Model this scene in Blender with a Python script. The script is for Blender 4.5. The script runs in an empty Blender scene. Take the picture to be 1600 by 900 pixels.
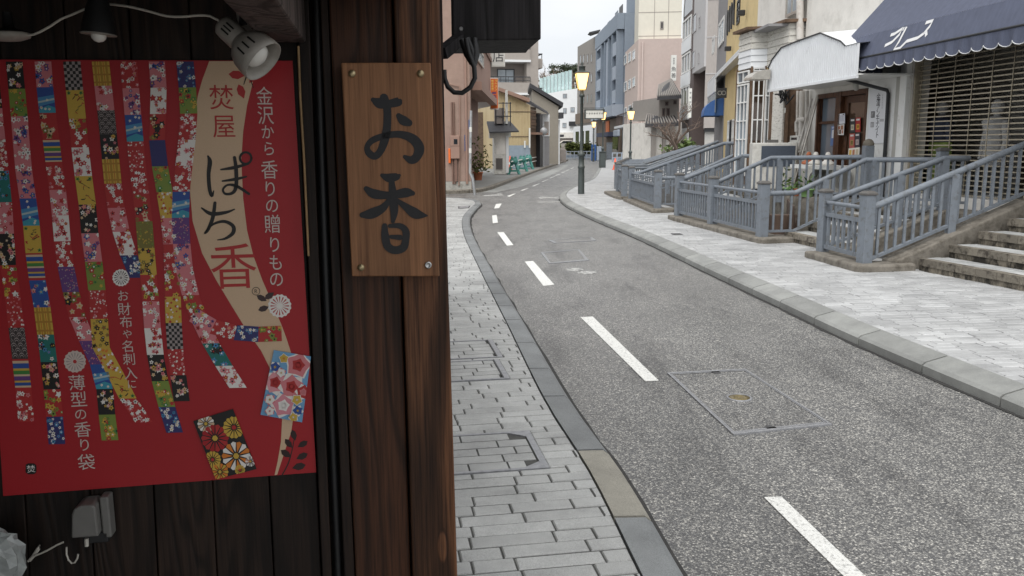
import bpy, math, random
from mathutils import Vector, Matrix
random.seed(11)
SC = bpy.context.scene
COL = SC.collection
# ---------------------------------------------------------------- camera
F, CX, CY = 1300.0, 800.0, 450.0          # focal length and centre in photo pixels
PITCH = math.atan(222 / 1300.0)
ROLL = math.radians(0.35)
EYE = Vector((0, 0, 1.65))
cR, sR, cP, sP = math.cos(ROLL), math.sin(ROLL), math.cos(PITCH), math.sin(PITCH)
cam_d = bpy.data.cameras.new('camera')
cam_d.sensor_width = 36.0
cam_d.lens = 36.0 * F / 1600.0
cam_d.clip_start = 0.05
cam_d.clip_end = 3000
cam = bpy.data.objects.new('camera', cam_d)
COL.objects.link(cam)
rx = Vector((cR, -sR * sP, -sR * cP)); ux = Vector((sR, cR * sP, cR * cP)); bk = Vector((0, -cP, sP))
cam.matrix_world = Matrix(((rx.x, ux.x, bk.x, 0), (rx.y, ux.y, bk.y, 0), (rx.z, ux.z, bk.z, EYE.z), (0, 0, 0, 1)))
SC.camera = cam
# ---------------------------------------------------------------- sky and sun (overcast)
SUN_EL, SUN_AZ = math.radians(58), math.radians(195)   # azimuth from +Y clockwise: behind the camera
W = bpy.data.worlds.new('World'); SC.world = W; W.use_nodes = True
nt = W.node_tree; nt.nodes.clear()
o_ = nt.nodes.new('ShaderNodeOutputWorld'); b_ = nt.nodes.new('ShaderNodeBackground')
sky = nt.nodes.new('ShaderNodeTexSky'); sky.sky_type = 'NISHITA'; sky.sun_disc = False
sky.sun_elevation = SUN_EL; sky.sun_rotation = SUN_AZ; sky.dust_density = 4.0; sky.air_density = 1.0
bw = nt.nodes.new('ShaderNodeHueSaturation'); bw.inputs['Saturation'].default_value = 0.25
# cloud deck: a nearly even pale grey with slow soft variation
tc = nt.nodes.new('ShaderNodeTexCoord'); mp = nt.nodes.new('ShaderNodeMapping'); mp.inputs['Scale'].default_value = (1, 1, 2.5)
nz = nt.nodes.new('ShaderNodeTexNoise'); nz.inputs['Scale'].default_value = 2.6; nz.inputs['Detail'].default_value = 5
rp = nt.nodes.new('ShaderNodeValToRGB')
rp.color_ramp.elements[0].position = 0.3; rp.color_ramp.elements[0].color = (4.7, 4.95, 5.25, 1)
rp.color_ramp.elements[1].position = 0.72; rp.color_ramp.elements[1].color = (6.25, 6.3, 6.35, 1)
mx = nt.nodes.new('ShaderNodeMixRGB'); mx.inputs[0].default_value = 0.88
for a, b in ((sky.outputs[0], bw.inputs['Color']), (tc.outputs['Generated'], mp.inputs[0]), (mp.outputs[0], nz.inputs[0]),
             (nz.outputs[0], rp.inputs[0]), (bw.outputs[0], mx.inputs[1]), (rp.outputs[0], mx.inputs[2]),
             (mx.outputs[0], b_.inputs[0]), (b_.outputs[0], o_.inputs[0])):
    nt.links.new(a, b)
b_.inputs[1].default_value = 0.1
sun_d = bpy.data.lights.new('sun', 'SUN'); sun_d.energy = 1.5; sun_d.angle = math.radians(60); sun_d.color = (1.0, 0.97, 0.93)
sun = bpy.data.objects.new('sun', sun_d); COL.objects.link(sun)
sd = Vector((math.sin(SUN_AZ) * math.cos(SUN_EL), math.cos(SUN_AZ) * math.cos(SUN_EL), math.sin(SUN_EL)))
sun.rotation_euler = sd.to_track_quat('Z', 'Y').to_euler(); sun.location = (0, 0, 30)
vs = SC.view_settings; vs.view_transform = 'Standard'; vs.look = 'None'; vs.gamma = 1; vs.exposure = 0.9; vs.use_curve_mapping = False
SC.cycles.max_bounces = 6; SC.cycles.diffuse_bounces = 3; SC.cycles.glossy_bounces = 3; SC.cycles.transmission_bounces = 4
SC.cycles.use_denoising = True

# ---------------------------------------------------------------- pixels to places
def ray(px, py):
    x = (px - CX) / F; y = -(py - CY) / F
    return rx * x + ux * y - bk
def G(px, py, z=0.0):                      # the point of a level plane seen at a pixel
    d = ray(px, py); t = (z - EYE.z) / d.z
    p = EYE + d * t
    return Vector((p.x, p.y, z))
def D(px, py, Y):                          # the point at depth Y seen at a pixel
    d = ray(px, py)
    return EYE + d * (Y / d.y)

class Fr:                                  # an upright plane: u along it, d out of it, z up
    def __init__(s, a, b, toward=(0, 0)):
        s.o = Vector((a[0], a[1], 0)); v = Vector((b[0] - a[0], b[1] - a[1], 0)); s.L = v.length; s.u = v.normalized()
        n = Vector((s.u.y, -s.u.x, 0))
        if n.dot(Vector((toward[0] - a[0], toward[1] - a[1], 0))) < 0: n = -n
        s.n = n
    def pt(s, u, d, z): return s.o + s.u * u + s.n * d + Vector((0, 0, z))
    def hit(s, px, py, d=0.0):
        r = ray(px, py); q = s.o + s.n * d
        t = (q - EYE).dot(s.n) / r.dot(s.n); p = EYE + r * t
        return (p - s.o).dot(s.u), p.z
    def U(s, px, py=200, d=0.0): return s.hit(px, py, d)[0]
    def Z(s, px, py, d=0.0): return s.hit(px, py, d)[1]

class WF:                                  # plain world axes with the same interface
    def pt(s, u, d, z): return Vector((u, d, z))
WORLD = WF()
def turned(o, ang):
    f = Fr((o[0], o[1]), (o[0] + math.cos(ang), o[1] + math.sin(ang)), (o[0] + math.sin(ang), o[1] - math.cos(ang)))
    return f

# ---------------------------------------------------------------- meshes
class MB:
    def __init__(s): s.v = []; s.f = []; s.m = []; s.c = []; s.sm = []
    def add(s, pts, faces, m=0, col=None, sm=False):
        b = len(s.v); s.v += [tuple(p) for p in pts]
        for f in faces: s.f.append([b + i for i in f]); s.m.append(m); s.c.append(col); s.sm.append(sm)
    def poly(s, pts, m=0, col=None): s.add(pts, [range(len(pts))], m, col)
    def box(s, fr, u0, u1, d0, d1, z0, z1, m=0, col=None):
        P = fr.pt
        s.add([P(u0, d0, z0), P(u1, d0, z0), P(u1, d1, z0), P(u0, d1, z0), P(u0, d0, z1), P(u1, d0, z1), P(u1, d1, z1), P(u0, d1, z1)],
              [(0, 3, 2, 1), (4, 5, 6, 7), (0, 1, 5, 4), (1, 2, 6, 5), (2, 3, 7, 6), (3, 0, 4, 7)], m, col)
    def cbox(s, fr, u, d, z, su, sd, sz, m=0): s.box(fr, u - su / 2, u + su / 2, d - sd / 2, d + sd / 2, z, z + sz, m)
    def prism(s, pts, vec, m=0, col=None):  # a flat outline pushed along vec
        n = len(pts); vec = Vector(vec)
        s.add(list(pts) + [Vector(p) + vec for p in pts],
              [list(range(n))[::-1], list(range(n, 2 * n))] + [(i, (i + 1) % n, n + (i + 1) % n, n + i) for i in range(n)], m, col)
    def bar(s, a, b, w, h, up=(0, 0, 1), m=0):  # square bar from a to b
        a = Vector(a); b = Vector(b); t = (b - a).normalized(); up = Vector(up)
        if abs(t.dot(up)) > 0.98: up = Vector((0, 1, 0))
        x = t.cross(up).normalized() * w / 2; y = x.cross(t).normalized() * h / 2
        s.add([a - x - y, a + x - y, a + x + y, a - x + y, b - x - y, b + x - y, b + x + y, b - x + y],
              [(3, 2, 1, 0), (4, 5, 6, 7), (0, 1, 5, 4), (1, 2, 6, 5), (2, 3, 7, 6), (3, 0, 4, 7)], m)
    def tube(s, path, r, n=8, m=0, cap=True, col=None):
        path = [Vector(p) for p in path]; k = len(path); rs = r if isinstance(r, (list, tuple)) else [r] * k
        pts = []; ref = None
        for i, p in enumerate(path):
            t = (path[min(i + 1, k - 1)] - path[max(i - 1, 0)]).normalized()
            if ref is None: ref = Vector((0, 0, 1)) if abs(t.z) < 0.9 else Vector((0, 1, 0))
            x = t.cross(ref).normalized(); y = x.cross(t).normalized(); ref = y
            pts += [p + (x * math.cos(2 * math.pi * j / n) + y * math.sin(2 * math.pi * j / n)) * rs[i] for j in range(n)]
        fs = [(i * n + j, i * n + (j + 1) % n, (i + 1) * n + (j + 1) % n, (i + 1) * n + j) for i in range(k - 1) for j in range(n)]
        s.add(pts, fs, m, col, True)
        if cap: s.add(pts[:n], [range(n)[::-1]], m, col); s.add(pts[-n:], [range(n)], m, col)
    def lathe(s, c, prof, n=16, m=0, axis=None, cap=True):  # prof: (radius, height)
        c = Vector(c); ax = Vector(axis).normalized() if axis else Vector((0, 0, 1))
        x = ax.orthogonal().normalized(); y = ax.cross(x); pts = []
        for r, h in prof: pts += [c + ax * h + (x * math.cos(2 * math.pi * j / n) + y * math.sin(2 * math.pi * j / n)) * max(r, 1e-4) for j in range(n)]
        k = len(prof)
        s.add(pts, [(i * n + j, i * n + (j + 1) % n, (i + 1) * n + (j + 1) % n, (i + 1) * n + j) for i in range(k - 1) for j in range(n)], m, None, True)
        if cap: s.add(pts[:n], [range(n)[::-1]], m); s.add(pts[-n:], [range(n)], m)
    def stroke(s, fr, pts, d, m=0, col=None, closed=False):  # pts (u,z,w): a pen stroke lying on fr at depth d
        n = len(pts); L = []; R = []
        for i in range(n):
            a = pts[max(i - 1, 0)]; b = pts[min(i + 1, n - 1)]
            tx, tz = b[0] - a[0], b[1] - a[1]; l = math.hypot(tx, tz) or 1; w = pts[i][2] / 2
            L.append(fr.pt(pts[i][0] - tz / l * w, d, pts[i][1] + tx / l * w)); R.append(fr.pt(pts[i][0] + tz / l * w, d, pts[i][1] - tx / l * w))
        s.add(L + R, [(i, i + 1, n + i + 1, n + i) for i in range(n - 1)], m, col)
    def disc(s, fr, u, z, r, d, n=12, m=0, col=None, rz=None, a0=0.0, r2=None):
        k = n if r2 is None else 2 * n
        s.poly([fr.pt(u + (r if (r2 is None or i % 2 == 0) else r2) * math.cos(a0 + 2 * math.pi * i / k), d,
                      z + ((rz or r) if (r2 is None or i % 2 == 0) else r2) * math.sin(a0 + 2 * math.pi * i / k)) for i in range(k)], m, col)
    def build(s, name, mats, parent=None, smooth=False, bevel=0.0):
        me = bpy.data.meshes.new(name)
        me.from_pydata(s.v, [], s.f)
        mats = mats if isinstance(mats, (list, tuple)) else [mats]
        for m_ in mats: me.materials.append(M[m_] if isinstance(m_, str) else m_)
        me.polygons.foreach_set('material_index', s.m)
        me.polygons.foreach_set('use_smooth', [True] * len(s.f) if smooth else s.sm)
        if any(c is not None for c in s.c):
            at = me.color_attributes.new('Col', 'FLOAT_COLOR', 'CORNER'); buf = []
            for f, c in zip(s.f, s.c): buf += list((c or (1, 1, 1)))[:3] and (list((c or (1, 1, 1))[:3]) + [1.0]) * len(f)
            at.data.foreach_set('color', buf)
        me.update()
        return link(name, me, parent, bevel)
def link(name, me, parent=None, bevel=0.0):
    o = bpy.data.objects.new(name, me); COL.objects.link(o)
    if parent is not None: adopt(o, parent)
    if bevel:
        b = o.modifiers.new('edge', 'BEVEL'); b.width = bevel; b.segments = 2; b.limit_method = 'ANGLE'
    return o
def adopt(o, parent):
    o.parent = parent; o.matrix_parent_inverse = Matrix.Translation(-wloc(parent))
def wloc(p):
    v = Vector(p.location)
    return v
def thing(name, label, cat, loc=(0, 0, 0), group=None):
    o = bpy.data.objects.new(name, None); COL.objects.link(o); o.location = loc; o.empty_display_size = 0.1
    return tag(o, label, cat, group)
def tag(o, label, cat, group=None):
    o['label'] = label; o['category'] = cat
    if group: o['group'] = group
    return o
def struct(o): o['kind'] = 'structure'; return o
def stuff(o): o['kind'] = 'stuff'; return o
def copy_tree(o, parent=None):
    c = o.copy(); COL.objects.link(c)
    if parent is not None: c.parent = parent
    for ch in [x for x in bpy.data.objects if x.parent == o]: copy_tree(ch, c)
    return c
# lettering: glyph outlines of the built-in fonts laid on a plane
_fc = bpy.data.curves.new('glyphs', 'FONT'); _fo = bpy.data.objects.new('glyphs', _fc); COL.objects.link(_fo); _gl = {}
def glyph(ch):
    if ch not in _gl:
        _fc.body = ch; dg = bpy.context.evaluated_depsgraph_get(); dg.update()
        me = bpy.data.meshes.new_from_object(_fo.evaluated_get(dg))
        vs_ = [(v.co.x, v.co.y) for v in me.vertices]; fs_ = [tuple(p.vertices) for p in me.polygons]
        bpy.data.meshes.remove(me); _gl[ch] = (vs_, fs_)
    return _gl[ch]
def put_glyph(mb, fr, ch, u, z, size, d, m=0, col=None, sx=1.0, flip=1, shear=0.0):   # centred on (u, z)
    if ch == '#':                            # a mark too blurred to read in the photograph
        for a, b in ((-.34, .26), (-.05, .02), (.1, .3)): mb.poly([fr.pt(u + flip * x * size * .8, d, z + y * size) for x, y in ((-.4, a), (.4, a + .05), (.36, a + .14), (-.4, a + .12))], m, col)
        return
    vs_, fs_ = glyph(ch)
    if not vs_: return
    x0 = min(v[0] for v in vs_); x1 = max(v[0] for v in vs_); y0 = min(v[1] for v in vs_); y1 = max(v[1] for v in vs_)
    k = size
    cx, cy = ((0.5, 0.375) if ord(ch) > 0x2fff else ((x0 + x1) / 2, (y0 + y1) / 2))
    mb.add([fr.pt(u + flip * ((a - cx) * k * sx + shear * (b - cy) * k), d, z + (b - cy) * k) for a, b in vs_], fs_, m, col)

# ---------------------------------------------------------------- materials
M = {}
def nodes(name):
    m = bpy.data.materials.new(name); m.use_nodes = True; t = m.node_tree
    M[name] = m
    return m, t, t.nodes['Principled BSDF']
def N(t, kind, **kw):
    n = t.nodes.new(kind)
    for k, v in kw.items():
        if k in n.inputs: n.inputs[k].default_value = v
        else: setattr(n, k, v)
    return n
def ramp(t, src, stops):
    r = t.nodes.new('ShaderNodeValToRGB'); e = r.color_ramp.elements
    while len(e) > 1: e.remove(e[-1])
    e[0].position = stops[0][0]; e[0].color = (*stops[0][1], 1)
    for p, c in stops[1:]:
        x = e.new(p); x.color = (*c, 1)
    t.links.new(src, r.inputs[0]); return r
def mul(c, k): return tuple(min(1.0, x * k) for x in c)
def bump(t, b, src, strength, dist=0.01):
    n = N(t, 'ShaderNodeBump', Strength=strength, Distance=dist); t.links.new(src, n.inputs['Height']); t.links.new(n.outputs[0], b.inputs['Normal'])
def place(t, scale=(1, 1, 1), rot=(0, 0, 0), obj=False):
    c = N(t, 'ShaderNodeTexCoord') if obj else N(t, 'ShaderNodeNewGeometry')
    mp_ = t.nodes.new('ShaderNodeMapping'); mp_.inputs['Scale'].default_value = scale; mp_.inputs['Rotation'].default_value = rot
    t.links.new(c.outputs['Object'] if obj else c.outputs['Position'], mp_.inputs[0]); return mp_.outputs[0]
def mix(t, f, a, b, mode='MIX'):
    x = t.nodes.new('ShaderNodeMixRGB'); x.blend_type = mode
    for i, s_ in enumerate((f, a, b)):
        if isinstance(s_, (int, float)): x.inputs[i].default_value = s_
        elif isinstance(s_, tuple): x.inputs[i].default_value = (*s_, 1)
        else: t.links.new(s_, x.inputs[i])
    return x.outputs[0]
def pieces(t):                              # one random number for each loose piece
    g = N(t, 'ShaderNodeNewGeometry'); o = N(t, 'ShaderNodeObjectInfo'); a = N(t, 'ShaderNodeMath', operation='ADD'); fr = N(t, 'ShaderNodeMath', operation='FRACT')
    t.links.new(g.outputs['Random Per Island'], a.inputs[0]); t.links.new(o.outputs['Random'], a.inputs[1]); t.links.new(a.outputs[0], fr.inputs[0])
    return fr.outputs[0]
def mat(name, col, rough=0.6, var=0.15, scale=6.0, stretch=(1, 1, 1), bmp=0.0, bscale=60.0, metal=0.0, rand=0.0, dirt=None, spec=0.5, dscale=2.5, dlo=0.5, dhi=0.72):
    m, t, b = nodes(name)
    p = place(t, stretch)
    n = N(t, 'ShaderNodeTexNoise', Scale=scale, Detail=6.0, Roughness=0.62); t.links.new(p, n.inputs[0])
    c = ramp(t, n.outputs[0], [(0.28, mul(col, 1 - var)), (0.72, mul(col, 1 + var))]).outputs[0]
    if dirt:
        n3 = N(t, 'ShaderNodeTexNoise', Scale=dscale, Detail=8.0, Roughness=0.7); t.links.new(p, n3.inputs[0])
        k = ramp(t, n3.outputs[0], [(dlo, (0, 0, 0)), (dhi, (1, 1, 1))]).outputs[0]; c = mix(t, k, c, dirt)
    if rand:
        r = ramp(t, pieces(t), [(0, (1 - rand,) * 3), (1, (1 + rand,) * 3)]).outputs[0]; c = mix(t, 1.0, c, r, 'MULTIPLY')
    t.links.new(c, b.inputs['Base Color'])
    b.inputs['Roughness'].default_value = rough; b.inputs['Metallic'].default_value = metal; b.inputs['Specular IOR Level'].default_value = spec
    if bmp:
        n2 = N(t, 'ShaderNodeTexNoise', Scale=bscale, Detail=5.0); t.links.new(p, n2.inputs[0]); bump(t, b, n2.outputs[0], bmp)
    return m
def wood(name, dark, light, rings=9.0, rough=0.65, axis='z', distort=3.0, knots=(), rand=0.0, bmp=0.35, fine=1.0, line=0.45, lines=90.0):
    m, t, b = nodes(name)
    p = place(t, (1, 1, 0.09))
    n = N(t, 'ShaderNodeTexNoise', Scale=rings, Detail=2.0, Roughness=0.45, Distortion=distort * 0.2); t.links.new(p, n.inputs[0])
    v = n.outputs[0]
    for (kx_, ky_, kz_), r in knots:           # the grain bends round knots
        dd = N(t, 'ShaderNodeVectorMath', operation='DISTANCE'); t.links.new(place(t, (1, 1, 0.3)), dd.inputs[0]); dd.inputs[1].default_value = (kx_, ky_, kz_ * 0.3)
        mr = N(t, 'ShaderNodeMapRange'); mr.interpolation_type = 'SMOOTHSTEP'; mr.inputs[1].default_value = 0.0; mr.inputs[2].default_value = r; mr.inputs[3].default_value = 0.2; mr.inputs[4].default_value = 0.0; t.links.new(dd.outputs['Value'], mr.inputs[0])
        ad = N(t, 'ShaderNodeMath', operation='ADD'); t.links.new(v, ad.inputs[0]); t.links.new(mr.outputs[0], ad.inputs[1]); v = ad.outputs[0]
    mm = N(t, 'ShaderNodeMath', operation='MULTIPLY'); mm.inputs[1].default_value = lines; t.links.new(v, mm.inputs[0])
    sn = N(t, 'ShaderNodeMath', operation='SINE'); t.links.new(mm.outputs[0], sn.inputs[0])
    s01 = N(t, 'ShaderNodeMath', operation='MULTIPLY_ADD'); s01.inputs[1].default_value = 0.5; s01.inputs[2].default_value = 0.5; t.links.new(sn.outputs[0], s01.inputs[0])
    f = N(t, 'ShaderNodeTexNoise', Scale=210.0 * fine, Detail=5.0, Roughness=0.65); t.links.new(place(t, (1, 1, 0.025)), f.inputs[0])
    c = ramp(t, f.outputs[0], [(0.3, dark), (0.5, tuple(a_ * .45 + d_ * .55 for a_, d_ in zip(dark, light))), (0.72, light)]).outputs[0]
    c = mix(t, 1.0, c, ramp(t, s01.outputs[0], [(0.0, (line,) * 3), (0.42, (1.0,) * 3), (1.0, (1.12,) * 3)]).outputs[0], 'MULTIPLY')
    big = N(t, 'ShaderNodeTexNoise', Scale=3.0, Detail=5.0); t.links.new(place(t, (1, 1, 0.35)), big.inputs[0])
    c = mix(t, 1.0, c, ramp(t, big.outputs[0], [(0.3, (0.72,) * 3), (0.7, (1.2,) * 3)]).outputs[0], 'MULTIPLY')
    if rand:
        c = mix(t, 1.0, c, ramp(t, pieces(t), [(0, (1 - rand,) * 3), (1, (1 + rand,) * 3)]).outputs[0], 'MULTIPLY')
    t.links.new(c, b.inputs['Base Color']); b.inputs['Roughness'].default_value = rough; b.inputs['Specular IOR Level'].default_value = 0.3
    bump(t, b, mix(t, 0.5, s01.outputs[0], f.outputs[0]), bmp, 0.003)
    return m
def glass(name, col=(0.03, 0.035, 0.04), rough=0.05, var=0.5, scale=1.2):
    m, t, b = nodes(name)
    n = N(t, 'ShaderNodeTexNoise', Scale=scale, Detail=3.0); t.links.new(place(t), n.inputs[0])
    t.links.new(ramp(t, n.outputs[0], [(0.35, mul(col, 1 - var)), (0.65, mul(col, 1 + var))]).outputs[0], b.inputs['Base Color'])
    b.inputs['Roughness'].default_value = rough; b.inputs['Specular IOR Level'].default_value = 0.8
    return m
def lamp_mat(name, col, strength):
    m, t, b = nodes(name)
    b.inputs['Base Color'].default_value = (*col, 1); b.inputs['Emission Color'].default_value = (*col, 1); b.inputs['Emission Strength'].default_value = strength
    b.inputs['Roughness'].default_value = 0.3
    return m
def print_mat(name, rough=0.45, grain=0.05):
    m, t, b = nodes(name)
    a = N(t, 'ShaderNodeVertexColor', layer_name='Col'); n = N(t, 'ShaderNodeTexNoise', Scale=900.0, Detail=2.0); t.links.new(place(t), n.inputs[0])
    c = mix(t, 1.0, a.outputs[0], ramp(t, n.outputs[0], [(0.3, (1 - grain,) * 3), (0.7, (1 + grain,) * 3)]).outputs[0], 'MULTIPLY')
    t.links.new(c, b.inputs['Base Color']); b.inputs['Roughness'].default_value = rough; b.inputs['Specular IOR Level'].default_value = 0.35
    return m
def asphalt(name):
    m, t, b = nodes(name); p = place(t)
    v = N(t, 'ShaderNodeTexVoronoi', Scale=120.0); v.inputs['Randomness'].default_value = 1.0; t.links.new(p, v.inputs[0])
    sp = t.nodes.new('ShaderNodeSeparateColor'); t.links.new(v.outputs['Color'], sp.inputs[0])
    stone = ramp(t, sp.outputs[0], [(0.0, (0.085, 0.085, 0.088)), (0.45, (0.13, 0.13, 0.132)), (0.65, (0.19, 0.187, 0.18)), (0.88, (0.3, 0.295, 0.28)), (1.0, (0.5, 0.485, 0.45))]).outputs[0]
    edge = ramp(t, v.outputs['Distance'], [(0.25, (1, 1, 1)), (0.62, (0.45, 0.45, 0.46))]).outputs[0]
    c = mix(t, 1.0, stone, edge, 'MULTIPLY')
    n = N(t, 'ShaderNodeTexNoise', Scale=0.8, Detail=7.0, Roughness=0.65); t.links.new(p, n.inputs[0])
    c = mix(t, 1.0, c, ramp(t, n.outputs[0], [(0.3, (1.1, 1.1, 1.08)), (0.7, (1.58, 1.57, 1.53))]).outputs[0], 'MULTIPLY')
    n2 = N(t, 'ShaderNodeTexNoise', Scale=2.3, Detail=6.0, Roughness=0.7); t.links.new(place(t, (1.0, 0.25, 1)), n2.inputs[0])
    c = mix(t, 1.0, c, ramp(t, n2.outputs[0], [(0.34, (0.66, 0.66, 0.67)), (0.5, (1.08, 1.08, 1.08))]).outputs[0], 'MULTIPLY')
    t.links.new(c, b.inputs['Base Color'])
    b.inputs['Roughness'].default_value = 0.45; b.inputs['Specular IOR Level'].default_value = 0.5
    bump(t, b, v.outputs['Distance'], 0.6, -0.005)
    return m
def granite(name, col, rand=0.12, rough=0.5, speck=0.22):
    m, t, b = nodes(name); p = place(t)
    v = N(t, 'ShaderNodeTexNoise', Scale=330.0, Detail=3.0, Roughness=0.8); t.links.new(p, v.inputs[0])
    c = ramp(t, v.outputs[0], [(0.33, mul(col, 1 - 2 * speck)), (0.5, col), (0.68, mul(col, 1 + speck))]).outputs[0]
    n = N(t, 'ShaderNodeTexNoise', Scale=2.0, Detail=7.0, Roughness=0.7); t.links.new(p, n.inputs[0])
    c = mix(t, 1.0, c, ramp(t, n.outputs[0], [(0.32, (0.7, 0.7, 0.7)), (0.62, (1.1, 1.1, 1.09))]).outputs[0], 'MULTIPLY')
    if rand: c = mix(t, 1.0, c, ramp(t, pieces(t), [(0, (1 - rand,) * 3), (0.7, (1.0, 1.0, 1.0)), (1, (1 + rand * 0.8,) * 3)]).outputs[0], 'MULTIPLY')
    t.links.new(c, b.inputs['Base Color']); b.inputs['Roughness'].default_value = rough; b.inputs['Specular IOR Level'].default_value = 0.5
    bump(t, b, v.outputs[0], 0.25, 0.003)
    return m
# ---------------------------------------------------------------- palette
asphalt('asphalt')
mat('far_ground', (0.2, 0.2, 0.19), 0.8, 0.15, 0.4)
mat('mortar', (0.07, 0.07, 0.066), 0.9, 0.3, 20)
mat('mortar_right', (0.06, 0.06, 0.06), 0.9, 0.3, 20)
granite('paver_left', (0.4, 0.405, 0.4), 0.12, 0.55, 0.26)
granite('paver_right', (0.45, 0.455, 0.46), 0.16, 0.45, 0.14)
granite('kerb_left', (0.2, 0.21, 0.215), 0.2, 0.6, 0.3)
granite('kerb_tan', (0.30, 0.285, 0.245), 0.05, 0.7, 0.3)
granite('kerb_right', (0.27, 0.275, 0.265), 0.12, 0.6)
mat('road_paint', (0.74, 0.74, 0.71), 0.6, 0.1, 25, bmp=0.3, bscale=200, dirt=(0.3, 0.3, 0.29), dscale=50, dlo=0.5, dhi=0.66)
mat('worn_paint', (0.5, 0.5, 0.48), 0.7, 0.2, 30, dirt=(0.16, 0.16, 0.16), dscale=16, dlo=0.4, dhi=0.6)
mat('iron', (0.3, 0.305, 0.32), 0.45, 0.25, 30, metal=0.4, bmp=0.2, bscale=150)
mat('iron_dark', (0.05, 0.05, 0.052), 0.6, 0.3, 40)
mat('brass', (0.24, 0.19, 0.09), 0.35, 0.3, 60, metal=0.7)
mat('concrete', (0.36, 0.35, 0.32), 0.85, 0.15, 4, bmp=0.3, dirt=(0.16, 0.15, 0.13), dscale=3)
mat('mossy', (0.2, 0.182, 0.155), 0.9, 0.25, 10, bmp=0.35, bscale=70, dirt=(0.075, 0.065, 0.05), dscale=7, dlo=0.45, dhi=0.7)
mat('step_face', (0.24, 0.21, 0.165), 0.9, 0.3, 8, bmp=0.6, bscale=40, dirt=(0.03, 0.026, 0.02), dscale=7, dlo=0.42, dhi=0.56, stretch=(1, 1, 0.5))

# ---------------------------------------------------------------- ground and road
mb = MB(); mb.poly([(-400, -60, -0.03), (400, -60, -0.03), (400, 900, -0.03), (-400, 900, -0.03)])
struct(mb.build('ground', 'far_ground'))
LK = [(0.72, 0.2), (0.62, 1.5), (0.55, 2.2), (0.48, 2.91), (0.38, 3.92), (0.2, 5.15), (-0.06, 7.55), (-0.42, 10.83), (-0.88, 15.31), (-1.1, 18.8),
      (-1.08, 21.5), (-1.02, 23.6), (-1.2, 25.0), (-1.75, 26.0), (-3.0, 26.9), (-7, 28.5)]
RK = [(3.5, 0.5), (3.35, 2.5), (3.22, 4.0), (3.12, 4.83), (2.98, 5.87), (2.84, 7.07), (2.72, 8.68), (2.54, 10.88), (2.25, 14.71), (1.84, 18.46), (1.55, 22.0),
      (1.47, 24.3), (1.55, 26.8), (1.95, 30), (2.75, 34.5), (4.0, 41.55), (6.64, 63.08), (9.83, 88.41), (16, 120)]
def spline(pts, step=0.25):
    out = []; n = len(pts)
    for i in range(n - 1):
        p0, p1, p2, p3 = (Vector((*pts[max(min(j, n - 1), 0)], 0)) for j in (i - 1, i, i + 1, i + 2))
        k = max(1, int((p2 - p1).length / step))
        for q in range(k):
            t = q / k
            out.append(0.5 * ((2 * p1) + (p2 - p0) * t + (2 * p0 - 5 * p1 + 4 * p2 - p3) * t * t + (3 * p1 - p0 - 3 * p2 + p3) * t ** 3))
    out.append(Vector((*pts[-1], 0))); return out
LKs, RKs = spline(LK), spline(RK)
# the carriageway, one sheet reaching from one kerb to the other and on into the side street
mb = MB(); mb.poly([(-60, 24, -0.004), (60, 24, -0.004), (60, 180, -0.004), (-60, 180, -0.004)]); mb.poly([(-0.2, -6, -0.004), (4.2, -6, -0.004), (4.2, 24, -0.004), (-1.6, 24, -0.004), (-1.6, 12, -0.004)])
road = struct(mb.build('road', 'asphalt'))
def kx(line, y):
    best = None
    for a, b in zip(line, line[1:]):
        if (a.y - y) * (b.y - y) <= 0 and abs(b.y - a.y) > 1e-6:
            return a.x + (b.x - a.x) * (y - a.y) / (b.y - a.y)
    return line[0].x
def offset(line, d):                       # d > 0: to the right of travel
    out = []
    for i, p in enumerate(line):
        t = (line[min(i + 1, len(line) - 1)] - line[max(i - 1, 0)]).normalized(); out.append(p + Vector((t.y, -t.x, 0)) * d)
    return out
def kerb_run(name, line, w, top, length, mats, bot=-0.05, chamfer=0.03, roadside=1, slope=0.004, special=(), upto=300):
    # line: pavement-side edge; stones cut from it one after another
    root = struct(MB_empty(name))
    acc = 0; seg = [line[0]]; k = 0; rest = MB()
    for a, b in zip(line, line[1:]):
        acc += (b - a).length; seg.append(b)
        if acc >= length or b is line[-1]:
            inn = seg; out = offset(seg, w * roadside); g = 0.009
            m_ = MB(); rows = []
            tt = (seg[-1] - seg[0]).normalized() * g
            js = (len(seg) - 1,) if len(seg) == 2 else range(len(seg))
            P = []
            for j, (p, q) in enumerate(zip(inn, out)):
                sh = tt if j == 0 else (-tt if j == len(inn) - 1 else Vector((0, 0, 0)))
                q2 = q + (p - q).normalized() * chamfer
                dz = random.uniform(-0.003, 0.003)
                P.append([Vector((p.x, p.y, bot)) + sh, Vector((p.x, p.y, top)) + sh, Vector((q2.x, q2.y, top - slope)) + sh, Vector((q.x, q.y, top - slope - chamfer * 0.8)) + sh, Vector((q.x, q.y, bot)) + sh])
            n5 = 5; pts = [x for r in P for x in r]
            fs = [(i * n5 + j, i * n5 + j + 1, (i + 1) * n5 + j + 1, (i + 1) * n5 + j) for i in range(len(P) - 1) for j in range(4)]
            fs += [tuple(range(5)), tuple((len(P) - 1) * n5 + j for j in range(5))]
            if k < upto:
                m_.add(pts, fs); m_.build('kerb_stone', mats[1] if k in special else mats[0], root)
            else: rest.add(pts, fs)
            k += 1; acc = 0; seg = [b]
    if rest.f: stuff(rest.build('kerb_stones', mats[0], root))
    return root
def MB_empty(name):
    o = bpy.data.objects.new(name, None); COL.objects.link(o); return o
lk_in = LKs
kerb_run('kerb_left', [p for p in LKs if p.y > 1.0], 0.165, 0.065, 0.62, ('kerb_left', 'kerb_tan'), special=(3,), roadside=1)
rk_in = offset(RKs, 0.2)
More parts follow.
